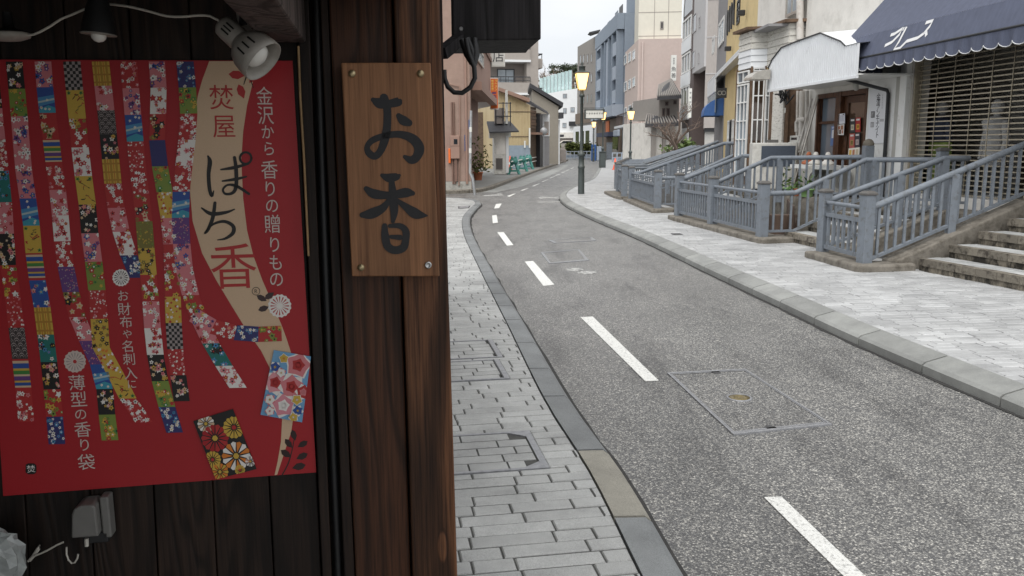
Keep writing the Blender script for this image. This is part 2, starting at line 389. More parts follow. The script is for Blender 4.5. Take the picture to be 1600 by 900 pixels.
kerb_run('kerb_right', [p for p in rk_in if 1.5 < p.y < 112], 0.2, 0.125, 0.75, ('kerb_right',), roadside=-1, chamfer=0.025, slope=0.045, upto=70)
mat('gutter_shadow_grime', (0.035, 0.034, 0.033), 0.9, 0.4, 30)  # dark strip along both kerbs: gutter shadow and dirt painted as one colour
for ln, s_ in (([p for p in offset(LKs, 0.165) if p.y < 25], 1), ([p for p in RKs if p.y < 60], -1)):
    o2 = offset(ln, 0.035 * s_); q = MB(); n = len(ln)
    q.add([Vector((p.x - .01 * s_, p.y, 0.0005)) for p in ln] + [Vector((p.x + random.uniform(-.012, .012), p.y, 0.0005)) for p in o2], [(i, i + 1, n + i + 1, n + i) for i in range(n - 1)]); q.build('gutter_shadow_grime_line', 'gutter_shadow_grime', road)

# ---------------------------------------------------------------- pavers
def paver_mesh(name, L, Wd, H, m):
    mb = MB(); c = 0.005; x0, x1, y0, y1 = -L / 2, L / 2, -Wd / 2, Wd / 2
    ring = lambda e, z: [(x0 + e, y0 + e, z), (x1 - e, y0 + e, z), (x1 - e, y1 - e, z), (x0 + e, y1 - e, z)]
    mb.add(ring(0, 0) + ring(0, H - c) + ring(c, H), [(0, 1, 5, 4), (1, 2, 6, 5), (2, 3, 7, 6), (3, 0, 4, 7), (4, 5, 9, 8), (5, 6, 10, 9), (6, 7, 11, 10), (7, 4, 8, 11), (8, 9, 10, 11)])
    me = bpy.data.meshes.new(name); me.from_pydata(mb.v, [], mb.f); me.materials.append(M[m]); me.update(); return me
def in_frame(p, pad=30):
    d = p - EYE; fwd = d.dot(-bk)
    if fwd < 0.2: return False
    X = CX + F * d.dot(rx) / fwd; Y = CY - F * d.dot(ux) / fwd
    return -pad < X < 1600 + pad and -pad < Y < 900 + pad
def clip_x(poly, edge):                    # keep what lies on the pavement side of a kerb: edge(y) -> (x, side)
    out = []
    n = len(poly)
    ins = lambda p: (p.x - edge(p.y)[0]) * edge(p.y)[1] > 0
    for i in range(n):
        a, b = poly[i], poly[(i + 1) % n]
        if ins(a): out.append(a)
        if ins(a) != ins(b):
            lo, hi = 0.0, 1.0
            for _ in range(14):
                md = (lo + hi) / 2
                if ins(a.lerp(b, md)) == ins(a): lo = md
                else: hi = md
            out.append(a.lerp(b, lo))
    return out
def pave(root, matn, ang, z, lens, course, jw, region, edges, seen_key, near=300, holes=(), je=0.008):
    """courses of pavers at an angle, cut along the edges and round the holes; the nearest become pieces of their own"""
    ca, sa = math.cos(ang), math.sin(ang); H = 0.05
    meshes = {L: paver_mesh('paver', L - je, course - jw, H, matn) for L in lens}
    cells = []; (xa, xb), (ya, yb) = region['x'], region['y']; pv = -30.0
    while pv < 60:
        pu = -12.0 + random.uniform(0, 0.2)
        while pu < 25:
            L = random.choice(lens); rs_ = [(pu, pu + L, pv, pv + course)]; pu += L
            x, y = (pu - L / 2) * ca - (pv + course / 2) * sa, (pu - L / 2) * sa + (pv + course / 2) * ca
            if not (xa - 0.4 < x < xb + 0.4 and ya < y < yb): continue
            if min((x - ed(y)[0]) * ed(y)[1] for ed in edges) < -0.3: continue
            for a, b, c, d in holes:
                out = []
                for u0, u1, v0, v1 in rs_:
                    if u1 <= a or u0 >= b or v1 <= c or v0 >= d: out.append((u0, u1, v0, v1)); continue
                    if v0 < c: out.append((u0, u1, v0, c))
                    if v1 > d: out.append((u0, u1, d, v1))
                    m0, m1 = max(v0, c), min(v1, d)
                    if u0 < a: out.append((u0, a, m0, m1))
                    if u1 > b: out.append((b, u1, m0, m1))
                rs_ = [r for r in out if r[1] - r[0] > 0.03 and r[3] - r[2] > 0.022]
            for u0, u1, v0, v1 in rs_:
                cu, cv = (u0 + u1) / 2, (v0 + v1) / 2; cells.append((cu * ca - cv * sa, cu * sa + cv * ca, u1 - u0, v1 - v0, L if (abs(u1 - u0 - L) < 1e-6 and abs(v1 - v0 - course) < 1e-6) else None))
        pv += course
    cells.sort(key=lambda c: (not in_frame(Vector((c[0], c[1], z)), 0) or seen_key(c[0], c[1]), c[0] ** 2 + c[1] ** 2))
    rest = MB(); k = 0
    for x, y, L, Wd, std in cells:
        hx, hy = (L - je) / 2, (Wd - jw) / 2; dz = random.uniform(-0.002, 0.002)
        corners = [Vector((x + a * ca - b_ * sa, y + a * sa + b_ * ca, 0)) for a, b_ in ((-hx, -hy), (hx, -hy), (hx, hy), (-hx, hy))]
        cut = corners
        for ed in edges:
            if any((p.x - ed(p.y)[0]) * ed(p.y)[1] <= 0 for p in cut): cut = clip_x(cut, ed)
            if len(cut) < 3: break
        if len(cut) < 3: continue
        own = k < near and in_frame(Vector((x, y, z)), 0) and not seen_key(x, y)
        if cut is corners and own and std:
            o = link('paver', meshes[std], root); o.location = (x, y, z - H + dz); o.rotation_euler = (0, 0, ang); k += 1
            continue
        n = len(cut); cen = sum(cut, Vector()) / n; c = 0.005
        b0 = [Vector((p.x, p.y, z - H)) for p in cut]; b1 = [Vector((p.x, p.y, z - c + dz)) for p in cut]; b2 = [Vector((p.x, p.y, z + dz)) + (cen - p).normalized() * c for p in cut]
        fs = [(i, (i + 1) % n, n + (i + 1) % n, n + i) for i in range(n)] + [(n + i, n + (i + 1) % n, 2 * n + (i + 1) % n, 2 * n + i) for i in range(n)] + [tuple(range(2 * n, 3 * n))]
        if own: q = MB(); q.add(b0 + b1 + b2, fs); q.build('paver', matn, root); k += 1
        else: rest.add(b0 + b1 + b2, fs)
    stuff(rest.build('far_pavers', matn, root))
lk_edge = lambda y: (kx(LKs, y) - 0.008, -1)
PANG = math.radians(9.3)
# left pavement: bed and courses; two covers laid flush in it keep their own frames
bed = MB(); ls = [p for p in LKs if 0.2 <= p.y]
bed.poly([(p.x - 0.005, p.y, 0.0525) for p in ls] + [(-14, 30, 0.0525), (-14, 0.2, 0.0525)])
left_pav = struct(bed.build('pavement_left', 'mortar'))
COVERS = []
def cover_quad(pix, z): return [G(x, y, z) for x, y in pix]
cov_px = [[(560, 686), (838, 676), (851, 737), (560, 747)], [(590, 570), (780, 562), (796, 592), (590, 602)], [(640, 535), (772, 532), (784, 560), (640, 563)]]
cov_box = []
for q in cov_px:
    c = [G(x, y, 0.06) for x, y in q]
    cov_box.append(c)
rot = lambda p: (p.x * math.cos(PANG) + p.y * math.sin(PANG), -p.x * math.sin(PANG) + p.y * math.cos(PANG))
cov_uv = []
for c in cov_box:
    r_ = [rot(p) for p in c]
    u1 = (r_[1][0] + r_[2][0]) / 2; v0 = (r_[2][1] + r_[3][1]) / 2; v1 = (r_[0][1] + r_[1][1]) / 2
    cov_uv.append((u1 - 0.62, u1, v0, v1))
def behind_shop(x, y): return x / y < (700 - 800) / 1300.0
pave(left_pav, 'paver_left', PANG, 0.06, (0.17, 0.24, 0.28, 0.35), 0.1, 0.0115, {'x': (-2.6, 1.0), 'y': (1.2, 27.5)}, [lk_edge], behind_shop, 290, [(a - .6, b, c, d) for a, b, c, d in cov_uv])
# pavement covers: a steel tray with pavers set into it
for i, (a, b, c, d) in enumerate(cov_uv):
    f = turned((0, 0), PANG); f.n = -f.n if f.n.y < 0 else f.n
    lab = ['steel-framed pavement cover with cut corners and pavers set inside, by the wooden shop post', 'recessed paving cover with a dark slot at its end, in the narrow pavement', 'recessed paving cover next to a dark slotted cover, on its far side'][i]
    t_ = thing('pavement_cover', lab, 'cover', f.pt((a + b) / 2, (c + d) / 2, 0.04))
    m_ = MB(); w = 0.022
    m_.box(f, a, b, c, c + w, 0.03, 0.0645); m_.box(f, a, b, d - w, d, 0.03, 0.0645); m_.box(f, b - w * 1.6, b, c + w, d - w, 0.03, 0.0645); m_.box(f, a, a + w, c + w, d - w, 0.03, 0.0645)
    if i == 0:
        for s_, e_ in ((c + w, 1), (d - w, -1)):
            m_.prism([f.pt(b - w * 1.6, s_, 0.035), f.pt(b - w * 1.6 - 0.09, s_, 0.035), f.pt(b - w * 1.6, s_ + e_ * 0.07, 0.035)], (0, 0, 0.029))
    m_.build('frame', 'iron', t_)
    if i:
        m_ = MB(); m_.box(f, b - w * 1.6 - 0.012, b - w * 1.6 - 0.002, c + w, d - w, 0.03, 0.067); m_.build('edge_slot', 'iron_dark', t_)
    m_ = MB(); m_.box(f, a + w, b - w * 1.6, c + w, d - w, 0.028, 0.0555); m_.build('bed', 'mortar', t_)
    v = c + w; r_i = 0; rows = max(2, round((d - c - 2 * w) / 0.105)); rh = (d - c - 2 * w) / rows
    for r_i in range(rows):
        u = a + w; first = True
        while u < b - w * 1.6 - 0.02:
            L = random.choice((0.2, 0.27)) * (0.6 if first and r_i % 2 else 1); first = False
            e = min(u + L, b - w * 1.6 - (0.07 if i == 0 and r_i in (0, rows - 1) else 0.004))
            if e - u > 0.03: q = MB(); q.box(f, u + 0.005, e - 0.005, v + 0.005, v + rh - 0.005, 0.035, 0.0605 + random.uniform(-0.001, 0.001)); q.build('paver', 'paver_left', t_)
            u += L
        v += rh
# right pavement
rs = [p for p in rk_in if 1.5 < p.y < 112]; V_ = lambda x, y, z: Vector((x, y, z))
bed = MB(); rb = [(p.x - 0.004, p.y, 0.1145) for p in rs]
back = [(x, y, 0.1145) for x, y in ((40, 112), (40, 60), (16, 40), (9.5, 20), (9.5, 1.5))]
bed.poly(rb + back)
right_pav = struct(bed.build('pavement_right', 'mortar_right'))
q = MB(); q.prism([V_(p.x + .01, p.y, .09) for p in rs if p.y > 35.8] + [V_(40, 112, .09), V_(16, 40, .09), V_(14, 35.8, .09)], (0, 0, .027)); q.build('far_paving', 'paver_right', right_pav)
rk_edge = lambda y: (kx(rk_in, y) + 0.012, 1)
# back edge of the pavement: the line of stair ledges
BL = [(6.2, 4.0), (5.55, 7.3), (5.0, 9.9), (4.05, 11.2), (3.95, 12.8), (3.3, 17), (3.15, 20), (2.95, 23.5), (2.9, 26), (3.3, 30), (4.6, 37), (6.2, 46), (9.6, 63), (13, 88)]
BLs = spline(BL, 0.5)
bl_edge = lambda y: (kx(BLs, y) + 0.9, -1)
pave(right_pav, 'paver_right', math.radians(6.0), 0.12, (0.2, 0.2, 0.3, 0.3), 0.1, 0.011, {'x': (1.3, 8), 'y': (3.4, 36)}, [rk_edge, bl_edge], lambda x, y: False, 295, (), 0.012)

# ---------------------------------------------------------------- paint and covers on the road
def flat(name, pix, m, parent, z=0.0, zz=None, group=None):
    q = MB(); q.prism([G(x, y, -0.002) for x, y in pix], (0, 0, 0.004 + z)); return q.build(name, m, parent)
for q in ([(1194, 778), (1221, 777), (1356, 905), (1322, 905)], [(907, 496), (926, 495), (1029, 595), (1008, 596)], [(820, 409), (833, 408), (866, 445), (849, 447)],
          [(777, 363), (787, 363), (802, 383), (792, 384)], [(769, 337), (776, 336), (778, 348), (770, 349)], [(775, 319), (784, 318), (780, 325), (772, 326)]):
    flat('lane_dash', q, 'road_paint', road)
# far dashes climb the bend to the right, each 2 m
for q in ([(792, 306.5), (802, 303), (806, 302.5), (796, 307.5)], [(813, 297.5), (823, 294.5), (826, 294), (817, 298)], [(831, 291), (841, 287), (843.5, 286.5), (834, 291.3)], [(846, 284), (855, 280.8), (857, 280.5), (848.5, 284)],
          [(858, 278.5), (866, 275.8), (868, 275.5), (860, 278.5)], [(867, 274.2), (874, 272), (876, 271.8), (869, 274.2)], [(876, 270.2), (882, 268.3), (884, 268.2), (878, 270.2)], [(884, 266.7), (889, 265), (890.5, 265), (885.5, 266.7)], [(891, 263.5), (895, 262), (897, 262), (893, 263.5)]):
    flat('lane_dash', q, 'road_paint', road)
# worn letters and a stop line on the crossing
flat('worn_marking', [(755, 305), (783, 303.5), (787, 305.5), (757, 306.8)], 'worn_paint', road)
flat('worn_marking', [(775, 303), (783, 301.6), (786, 302.2), (778, 303.7)], 'worn_paint', road)
flat('worn_marking', [(841, 309), (845, 307.2), (877, 309), (876, 310.5), (856, 309.6), (845, 311.2)], 'worn_paint', road)
flat('worn_marking', [(840, 315.5), (875, 314.8), (876, 316), (840, 316.6)], 'worn_paint', road)
# side line beyond the crossing and the pale edge strip along the left kerb
q = MB(); q.prism([G(x, y, -0.002) for x, y in [(745, 300), (800, 287), (850, 270), (885, 256), (893, 253.5), (884, 262), (855, 276.5), (815, 292), (775, 300.5)]], (0, 0, 0.0035)); q.build('edge_strip', 'kerb_right', road)
def road_cover(pix, label, lid=True, badge=None, w=0.022, sub='asphalt'):
    c = [G(x, y, 0.0) for x, y in pix]; cen = sum(c, Vector()) / 4
    t_ = thing('manhole_cover', label, 'manhole cover', cen)
    f_ = MB(); k = [p + (cen - p).normalized() * w * 1.5 for p in c]
    f_.add([Vector((p.x, p.y, 0.006)) for p in c + k] + [Vector((p.x, p.y, -0.01)) for p in c], [(i, (i + 1) % 4, 4 + (i + 1) % 4, 4 + i) for i in range(4)] + [(8 + i, 8 + (i + 1) % 4, (i + 1) % 4, i) for i in range(4)])
    k2 = [p + (cen - p).normalized() * w * 1.75 for p in c]; k3 = [p + (cen - p).normalized() * w * 2.6 for p in c]
    f_.add([Vector((p.x, p.y, 0.005)) for p in k2 + k3], [(i, (i + 1) % 4, 4 + (i + 1) % 4, 4 + i) for i in range(4)])
    f_.build('frame', 'iron', t_)
    l_ = MB(); l_.poly([Vector((p.x, p.y, 0.002)) for p in k]); l_.build('lid', sub, t_)
    if badge:
        b = G(*badge, 0.0); q = MB(); q.lathe((b.x, b.y, 0.0), [(0.085, 0), (0.085, 0.007), (0.07, 0.008), (0.07, 0.004)], 24); e = q.build('ring', 'iron', t_)
        q = MB(); q.lathe((b.x, b.y, 0.001), [(0.069, 0), (0.069, 0.004), (0.05, 0.0045), (0.048, 0.006), (0.03, 0.006), (0.028, 0.004)], 24); q.build('badge', 'brass', t_)
        for s_ in ((0, 1), (2, 3)):
            a, b2 = k3[s_[0]], k3[s_[1]]; p = a.lerp(b2, 0.6); q = MB(); q.lathe((p.x, p.y, 0.002), [(0.035, 0), (0.035, 0.003)], 10); q.build('lifting_hole', 'iron_dark', t_)
    return t_
road_cover([(1042, 583), (1164, 577), (1300, 664), (1146, 680)], 'large rectangular manhole cover filled with asphalt, round brass badge in its middle', badge=(1155, 622))
road_cover([(845, 395), (905, 390), (920, 407), (858, 412)], 'smaller rectangular asphalt-filled manhole cover with pale patch beside two round lids', w=0.03)
road_cover([(857, 376), (925, 371), (932, 376), (866, 380)], 'worn flush rectangular cover near the bend of the kerb', w=0.03)
for (x, y, r), lb in zip(((898, 421, 0.12), (917, 426, 0.125)), ('small round iron lid in the asphalt, the one farther from the kerb', 'small round iron lid in the asphalt, the one nearer the kerb')):
    p = G(x, y); q = MB(); q.lathe((p.x, p.y, -0.004), [(r, 0), (r, 0.009), (r * 0.85, 0.01), (r * 0.83, 0.006), (0.0, 0.008)], 20)
    t_ = thing('round_cover', lb, 'manhole cover', p); q.build('lid', 'worn_paint', t_)
p = [G(x, y, 0.0615) for x, y in ((716, 322.5), (735, 321.5), (733, 325), (716, 326))]
t_ = thing('drain_grate', 'small dark-framed drain grate at the rounded pavement corner', 'drain', p[0])
q = MB(); c0 = sum(p, Vector()) / 4
q.prism([c0 + (a - c0) * 1.0 for a in p], (0, 0, 0.004)); q.build('frame', 'iron_dark', t_)
q = MB(); q.prism([c0 + (a - c0) * 0.8 for a in p], (0, 0, 0.008)); q.build('grate', 'iron', t_)

p = [G(x, y, 0.12) for x, y in ((1048, 365), (1062, 364.6), (1068, 367), (1053, 367.6))]; q = MB(); q.prism(p, (0, 0, .004)); tag(q.build('valve_cover', 'iron_dark'), 'small dark valve cover in the pale right pavement', 'cover')
# ---------------------------------------------------------------- the wooden shop front close by
kn = lambda x, y, Y: tuple(D(x, y, Y))
wood('plank_dark', (0.009, 0.005, 0.004), (0.03, 0.017, 0.011), 7, 0.6, rand=0.25)
wood('plank_brown', (0.02, 0.008, 0.004), (0.085, 0.033, 0.015), 7, 0.55, lines=70)
wood('post_grain', (0.025, 0.01, 0.005), (0.19, 0.082, 0.038), 5.5, 0.6, knots=[(kn(691, 850, 1.47), 0.016)], bmp=0.6, line=0.3, lines=80)
wood('sign_wood', (0.17, 0.075, 0.034), (0.36, 0.172, 0.08), 4.5, 0.5, bmp=0.15, line=0.72, lines=60)
wood('eave_wood', (0.012, 0.011, 0.012), (0.028, 0.025, 0.027), 6, 0.7)
wood('rafter_wood', (0.05, 0.037, 0.034), (0.13, 0.1, 0.09), 6, 0.8)
mat('black_rubber', (0.012, 0.012, 0.013), 0.5, 0.2, 30)
mat('ink', (0.012, 0.012, 0.014), 0.6, 0.3, 60)
mat('brass_screw', (0.42, 0.34, 0.2), 0.35, 0.2, 90, metal=0.8)
mat('steel', (0.5, 0.5, 0.5), 0.3, 0.15, 60, metal=0.9)
mat('lamp_white', (0.36, 0.335, 0.3), 0.45, 0.15, 40, dirt=(0.3, 0.27, 0.23), dscale=25)
mat('bulb', (0.75, 0.73, 0.68), 0.2, 0.03, 5)
mat('cord_white', (0.55, 0.52, 0.46), 0.5, 0.1, 40)
mat('plastic_grey', (0.15, 0.145, 0.135), 0.45, 0.1, 30)
mat('film', (0.34, 0.36, 0.35), 0.25, 0.2, 40)
mat('reed', (0.3, 0.19, 0.09), 0.6, 0.3, 40)
print_mat('print', 0.42)

WD = Vector((0.987, 0.16, 0)).normalized()
WC = Vector((-0.1, 1.5, 0))
FW = Fr((WC.x - 2 * WD.x, WC.y - 2 * WD.y), (WC.x, WC.y), (0, 0))
def wq(xa, xb, ya, yb, d):                 # a board face on the shop wall between two leaning pixel lines
    return [FW.hit(xa(ya), ya, d), FW.hit(xb(ya), ya, d), FW.hit(xb(yb), yb, d), FW.hit(xa(yb), yb, d)]
def wboard(name, xa, xb, ya, yb, d0, d1, m, parent, bevel=0.002, to_ground=True):
    q = wq(xa, xb, ya, yb, d1)
    if to_ground:                          # carry the edges straight down to the ground
        def down(top, bot): k = (0.0 - top[1]) / (bot[1] - top[1]); return (top[0] + (bot[0] - top[0]) * k, 0.0)
        q[2], q[3] = down(q[1], q[2]), down(q[0], q[3])
    b = MB(); front = [FW.pt(u, d1, z) for u, z in q]; b.prism(front, FW.n * (d0 - d1)); return b.build(name, m, parent, bevel=bevel)
L_ = lambda a, s_: (lambda y: a + s_ * y)
shop = thing('wooden_shop', 'dark timber shop front with plank wall, corner post and low eave', 'shop', (WC.x, WC.y, 0))
seams = [L_(-330, 0.06), L_(-215, 0.06), L_(-105, 0.058), L_(-5, 0.056), L_(98, 0.055), L_(200, 0.052), L_(294, 0.05), L_(383, 0.05), L_(462, 0.045)]
for a, b in zip(seams, seams[1:]):
    wboard('wall_plank', (lambda y, a=a: a(y) + 0.9), (lambda y, b=b: b(y) - 0.9), -110, 900, -0.02, random.uniform(-0.0015, 0.0015), 'plank_dark', shop)
wboard('trim_board', L_(463, 0.045), L_(482, 0.04), -110, 900, -0.02, 0.012, 'plank_dark', shop)
wboard('trim_board', L_(500, 0.042), L_(512, 0.047), -110, 900, -0.02, 0.016, 'plank_dark', shop)
wboard('wide_board', L_(513.5, 0.047), L_(612, 0.033), -110, 900, -0.02, 0.02, 'plank_brown', shop, 0.003)
wboard('corner_post', L_(615, 0.033), L_(687, 0.031), -110, 900, -0.09, 0.034, 'post_grain', shop, 0.004)
# weathered bare strip of a reed wedged beside the trim, and the cable conduit in the gap
q = MB(); q.tube([FW.pt(*(lambda h: (h[0], 0.02, h[1]))(FW.hit(x, y, 0.02))) for x, y in ((466, 72), (469, 150), (475, 250), (482, 400))], 0.0022, 6); q.build('reed', 'reed', shop)
q = MB(); q.tube([FW.pt(FW.hit(x, y, 0.0)[0], 0.0, FW.hit(x, y, 0.0)[1]) for x, y in ((492, -80), (497, 75), (510, 450), (529, 900), (537, 1150))], 0.007, 8); q.build('conduit', 'black_rubber', shop)
# backing, side wall and roof: the rest of the stall; plus one added shading wall
q = MB(); q.box(FW, 0.25, 1.985, -0.14, -0.03, 0, 2.3); q.build('back_wall', 'plank_dark', shop)
side = Fr((WC.x - 0.06, WC.y + 0.09), (WC.x - 1.1, WC.y + 7.5), (3, 5))
q = MB(); q.box(side, 0, side.L, -0.12, 0, 0, 2.6)
q.build('side_wall', 'plank_dark', shop)
for k in range(18):
    q = MB(); u = 0.05 + k * 0.4; q.box(side, u, u + 0.385, 0.002, 0.018, 0, 2.3); q.build('side_plank', 'plank_dark', shop)
q = MB(); q.box(FW, 0.7, 0.78, 0.0, 1.75, 0, 2.0); q.build('shade_wall', 'plank_dark', shop)  # unseen wall, added to block light reaching the poster from the left
q = MB(); q.box(FW, 0.3, 1.93, -0.14, 2.0, 1.905, 1.96); q.build('porch_roof', 'plank_dark', shop)
q = MB(); q.add([FW.pt(0.3, 2.1, 2.0), FW.pt(2.15, 2.1, 2.0), FW.pt(2.15, -3.5, 3.6), FW.pt(0.3, -3.5, 3.6), FW.pt(0.3, 2.1, 1.965), FW.pt(1.93, 2.1, 1.965), FW.pt(1.93, -3.5, 3.5), FW.pt(0.3, -3.5, 3.5)],
                [(0, 1, 2, 3), (4, 7, 6, 5), (0, 4, 5, 1), (1, 5, 6, 2), (2, 6, 7, 3), (3, 7, 4, 0)]); q.build('roof', 'eave_wood', shop)
for ub, w_ in ((FW.U(447, 40), 0.066), (FW.U(60, 0) - 0.12, 0.06)):
    q = MB(); q.box(FW, ub - w_ / 2, ub + w_ / 2, 0.02, 1.9, 1.822, 1.9); q.build('rafter', 'rafter_wood', shop, bevel=0.004)
# boxed eave end that sticks out past the corner post
e0 = [D(707, 63, 1.6), D(845, 63, 1.6)]; zb = e0[0].z; e1 = [D(707, 84, 1.6), D(822, 84, 1.6)]
def at_z(px, py, z): d = ray(px, py); return EYE + d * ((z - EYE.z) / d.z)
b1 = at_z(706, 84, zb); b2 = at_z(822, 84, zb); f1 = at_z(707, 63.5, zb); f2 = at_z(845, 62.5, zb)
q = MB(); top = Vector((0, 0, 0.32)); q.prism([f1, f2, Vector((f2.x + 0.006, b2.y, zb + 0.04)), b2, b1], top); eb = q.build('eave_box', 'eave_wood', shop, bevel=0.003)
s_ = D(720.5, 45, 1.592); q = MB(); q.lathe(s_, [(0.004, 0), (0.003, 0.003)], 10, axis=(0, -1, 0)); q.build('screw', 'steel', eb)
q = MB(); a = D(690, 84, 1.55); b = D(722, 58, 1.62); q.bar(a, b, 0.02, 0.02); q.build('bracket', 'eave_wood', shop)
q = MB(); pts = [(728, 60), (733, 84), (741, 105), (742, 122), (735, 136), (722, 145), (709, 144), (699, 135), (694, 122), (693, 108)]
pts3 = [D(x, y, 1.56 - 0.002 * i) for i, (x, y) in enumerate(pts)]
pp = spline([(p.x, p.z) for p in pts3], 0.01); q.tube([(p.x, 1.555, p.y) for p in pp], 0.0044, 8)
cable = q.build('cable_loop', 'black_rubber'); tag(cable, 'thick black cable hanging in a loop below the boxed eave', 'cable')
q = MB()
for dx, (pa, pb, pc) in zip((0, 0.004, -0.004), ((( 722, 62), (731, 84), (738, 100)), ((730, 60), (738, 82), (741, 103)), ((741, 60), (743, 85), (740, 104)))):
    q.tube([D(*pa, 1.575), D(*pb, 1.57), D(*pc, 1.566)], [0.006, 0.008, 0.005], 8)
tag(q.build('cable_bundle', 'black_rubber'), 'black taped cable bundle coming out under the eave box', 'cable')

# ---- carved name board with brushed characters
sb = thing('name_board', 'hand-lettered wooden name board screwed to the timber wall, brushed black characters', 'sign', FW.pt(1.8, 0.04, 1.0))
q = wq(lambda y: 533 + (y - 98) * 0.0506, lambda y: 673 + (y - 98) * 0.042, 98, 432, 0.054)
m_ = MB(); m_.prism([FW.pt(u, 0.054, z) for u, z in q], FW.n * -0.0185); m_.build('board', 'sign_wood', sb, bevel=0.002)
def wstroke(mb, pts, d, sc=1.0, ox=0, oy=0, wm=1.0, **kw):   # brush stroke through (px, py, width px)
    P = []
    for i, p in enumerate(pts): P.append((p[0] * sc + ox, p[1] * sc + oy, p[2] * sc * wm))
    S = []; n = len(P)
    for i in range(n - 1):
        p0, p1, p2, p3 = (P[max(min(j, n - 1), 0)] for j in (i - 1, i, i + 1, i + 2)); k = 6
        for q_ in range(k + (1 if i == n - 2 else 0)):
            t = q_ / k
            S.append(tuple(0.5 * (2 * p1[j] + (p2[j] - p0[j]) * t + (2 * p0[j] - 5 * p1[j] + 4 * p2[j] - p3[j]) * t * t + (3 * p1[j] - p0[j] - 3 * p2[j] + p3[j]) * t ** 3) for j in range(3)))
    fu = []
    for x, y, w in S:
        u, z = FW.hit(x, y, d); u2, _ = FW.hit(x + max(w, 0.3), y, d); fu.append((u, z, abs(u2 - u)))
    mb.stroke(FW, fu, d, **kw)
    for x, y, w in (S[0], S[-1]):
        u, z = FW.hit(x, y, d); u2, _ = FW.hit(x + max(w, 0.3) / 2, y, d); mb.disc(FW, u, z, abs(u2 - u), d + 0.00006, 10, **kw)
m_ = MB(); dd = 0.0545
B = lambda pts, i: wstroke(m_, pts, dd + i * 0.00012, 0.5, 300, 0, 1.25)
B([(566, 312, 12), (585, 322, 26), (612, 325, 20), (645, 318, 22), (650, 316, 12)], 0)
B([(600, 306, 22), (610, 340, 20), (610, 390, 20), (604, 430, 22), (590, 470, 18), (572, 488, 18), (553, 478, 18), (548, 458, 14), (565, 438, 16), (604, 424, 16), (650, 420, 18), (690, 434, 24), (710, 462, 26), (702, 490, 22), (685, 500, 20), (665, 490, 10)], 1)
B([(646, 362, 14), (660, 376, 24), (678, 384, 18)], 2)
B([(594, 548, 10), (615, 556, 22), (640, 552, 18), (648, 548, 8)], 3)
B([(545, 590, 14), (570, 606, 24), (620, 610, 18), (668, 602, 24), (690, 604, 12)], 4)
B([(624, 566, 14), (629, 620, 22), (632, 660, 20), (628, 692, 10)], 5)
B([(618, 622, 10), (596, 650, 20), (560, 668, 26), (532, 672, 14)], 6)
B([(636, 622, 8), (668, 646, 18), (700, 668, 26), (735, 674, 4)], 7)
B([(602, 706, 14), (604, 740, 20), (612, 770, 20), (634, 782, 20), (660, 774, 20), (668, 750, 18), (668, 722, 18), (650, 706, 14), (618, 706, 10)], 8)
B([(622, 740, 10), (650, 742, 14)], 9)
m_.build('lettering', 'ink', sb)
for i, (x, y) in enumerate(((550, 115), (657, 115), (564, 418), (669, 414))):
    u, z = FW.hit(x, y, 0.054); q = MB()
    q.lathe(FW.pt(u, 0.0535, z), [(0.0065, 0), (0.0062, 0.002), (0.004, 0.004), (0.001, 0.0045)] if i < 3 else [(0.0062, 0), (0.006, 0.003), (0.0035, 0.0035), (0.003, 0.0015), (0.0005, 0.0015)], 14, axis=FW.n)
    o = q.build('screw', 'brass_screw' if i < 3 else 'steel', sb)

# ---- the red poster
RED = (0.36, 0.014, 0.02); CREAM = (0.62, 0.44, 0.29); WHT = (0.78, 0.74, 0.7); PINK = (0.62, 0.2, 0.22); DRED = (0.42, 0.03, 0.03); BLUE = (0.03, 0.08, 0.3); LBLUE = (0.07, 0.25, 0.46)
YEL = (0.58, 0.38, 0.06); BLK = (0.015, 0.014, 0.014); GRN = (0.06, 0.22, 0.05); ORG = (0.65, 0.2, 0.03); PUR = (0.13, 0.05, 0.2); NAVY = (0.035, 0.035, 0.14); OLV = (0.2, 0.17, 0.04); GRY = (0.34, 0.29, 0.28); LGRN = (0.2, 0.27, 0.05); TEAL = (0.02, 0.16, 0.14)
PD = 0.006
poster = thing('poster', 'large red incense poster with ribbons of patterned cloth and a cream band', 'poster', FW.pt(1.2, 0.01, 1.0))
def wp(x, y, d): u, z = FW.hit(x, y, d); return FW.pt(u, d, z)
m_ = MB(); m_.prism([wp(x, y, PD) for x, y in ((-36, 93), (457, 95), (494, 738), (5, 775))], FW.n * -0.0012, col=RED); m_.build('sheet', 'print', poster)
def pz(l): return PD + 0.0002 + l * 0.00012
m_ = MB()
band = [(327, 95.5), (316, 125), (309, 150), (303, 190), (300, 240), (297, 300), (301, 346), (316, 396), (338, 438), (362, 478), (386, 517), (408, 548), (424, 580), (436, 615), (441, 650), (439, 690), (434, 720), (429, 742.5),
        (433, 741.8), (445, 705), (455, 675), (460, 640), (460, 600), (456, 555), (448, 530), (440, 508), (424, 470), (410, 438), (396, 400), (386, 360), (380, 310), (377, 250), (380, 205), (386, 165), (396, 125), (407, 95.5)]
m_.poly([wp(x, y, pz(0)) for x, y in band], col=CREAM); m_.build('cream_band', 'print', poster)
def lerp2(a, b, t): return (a[0] + (b[0] - a[0]) * t, a[1] + (b[1] - a[1]) * t)
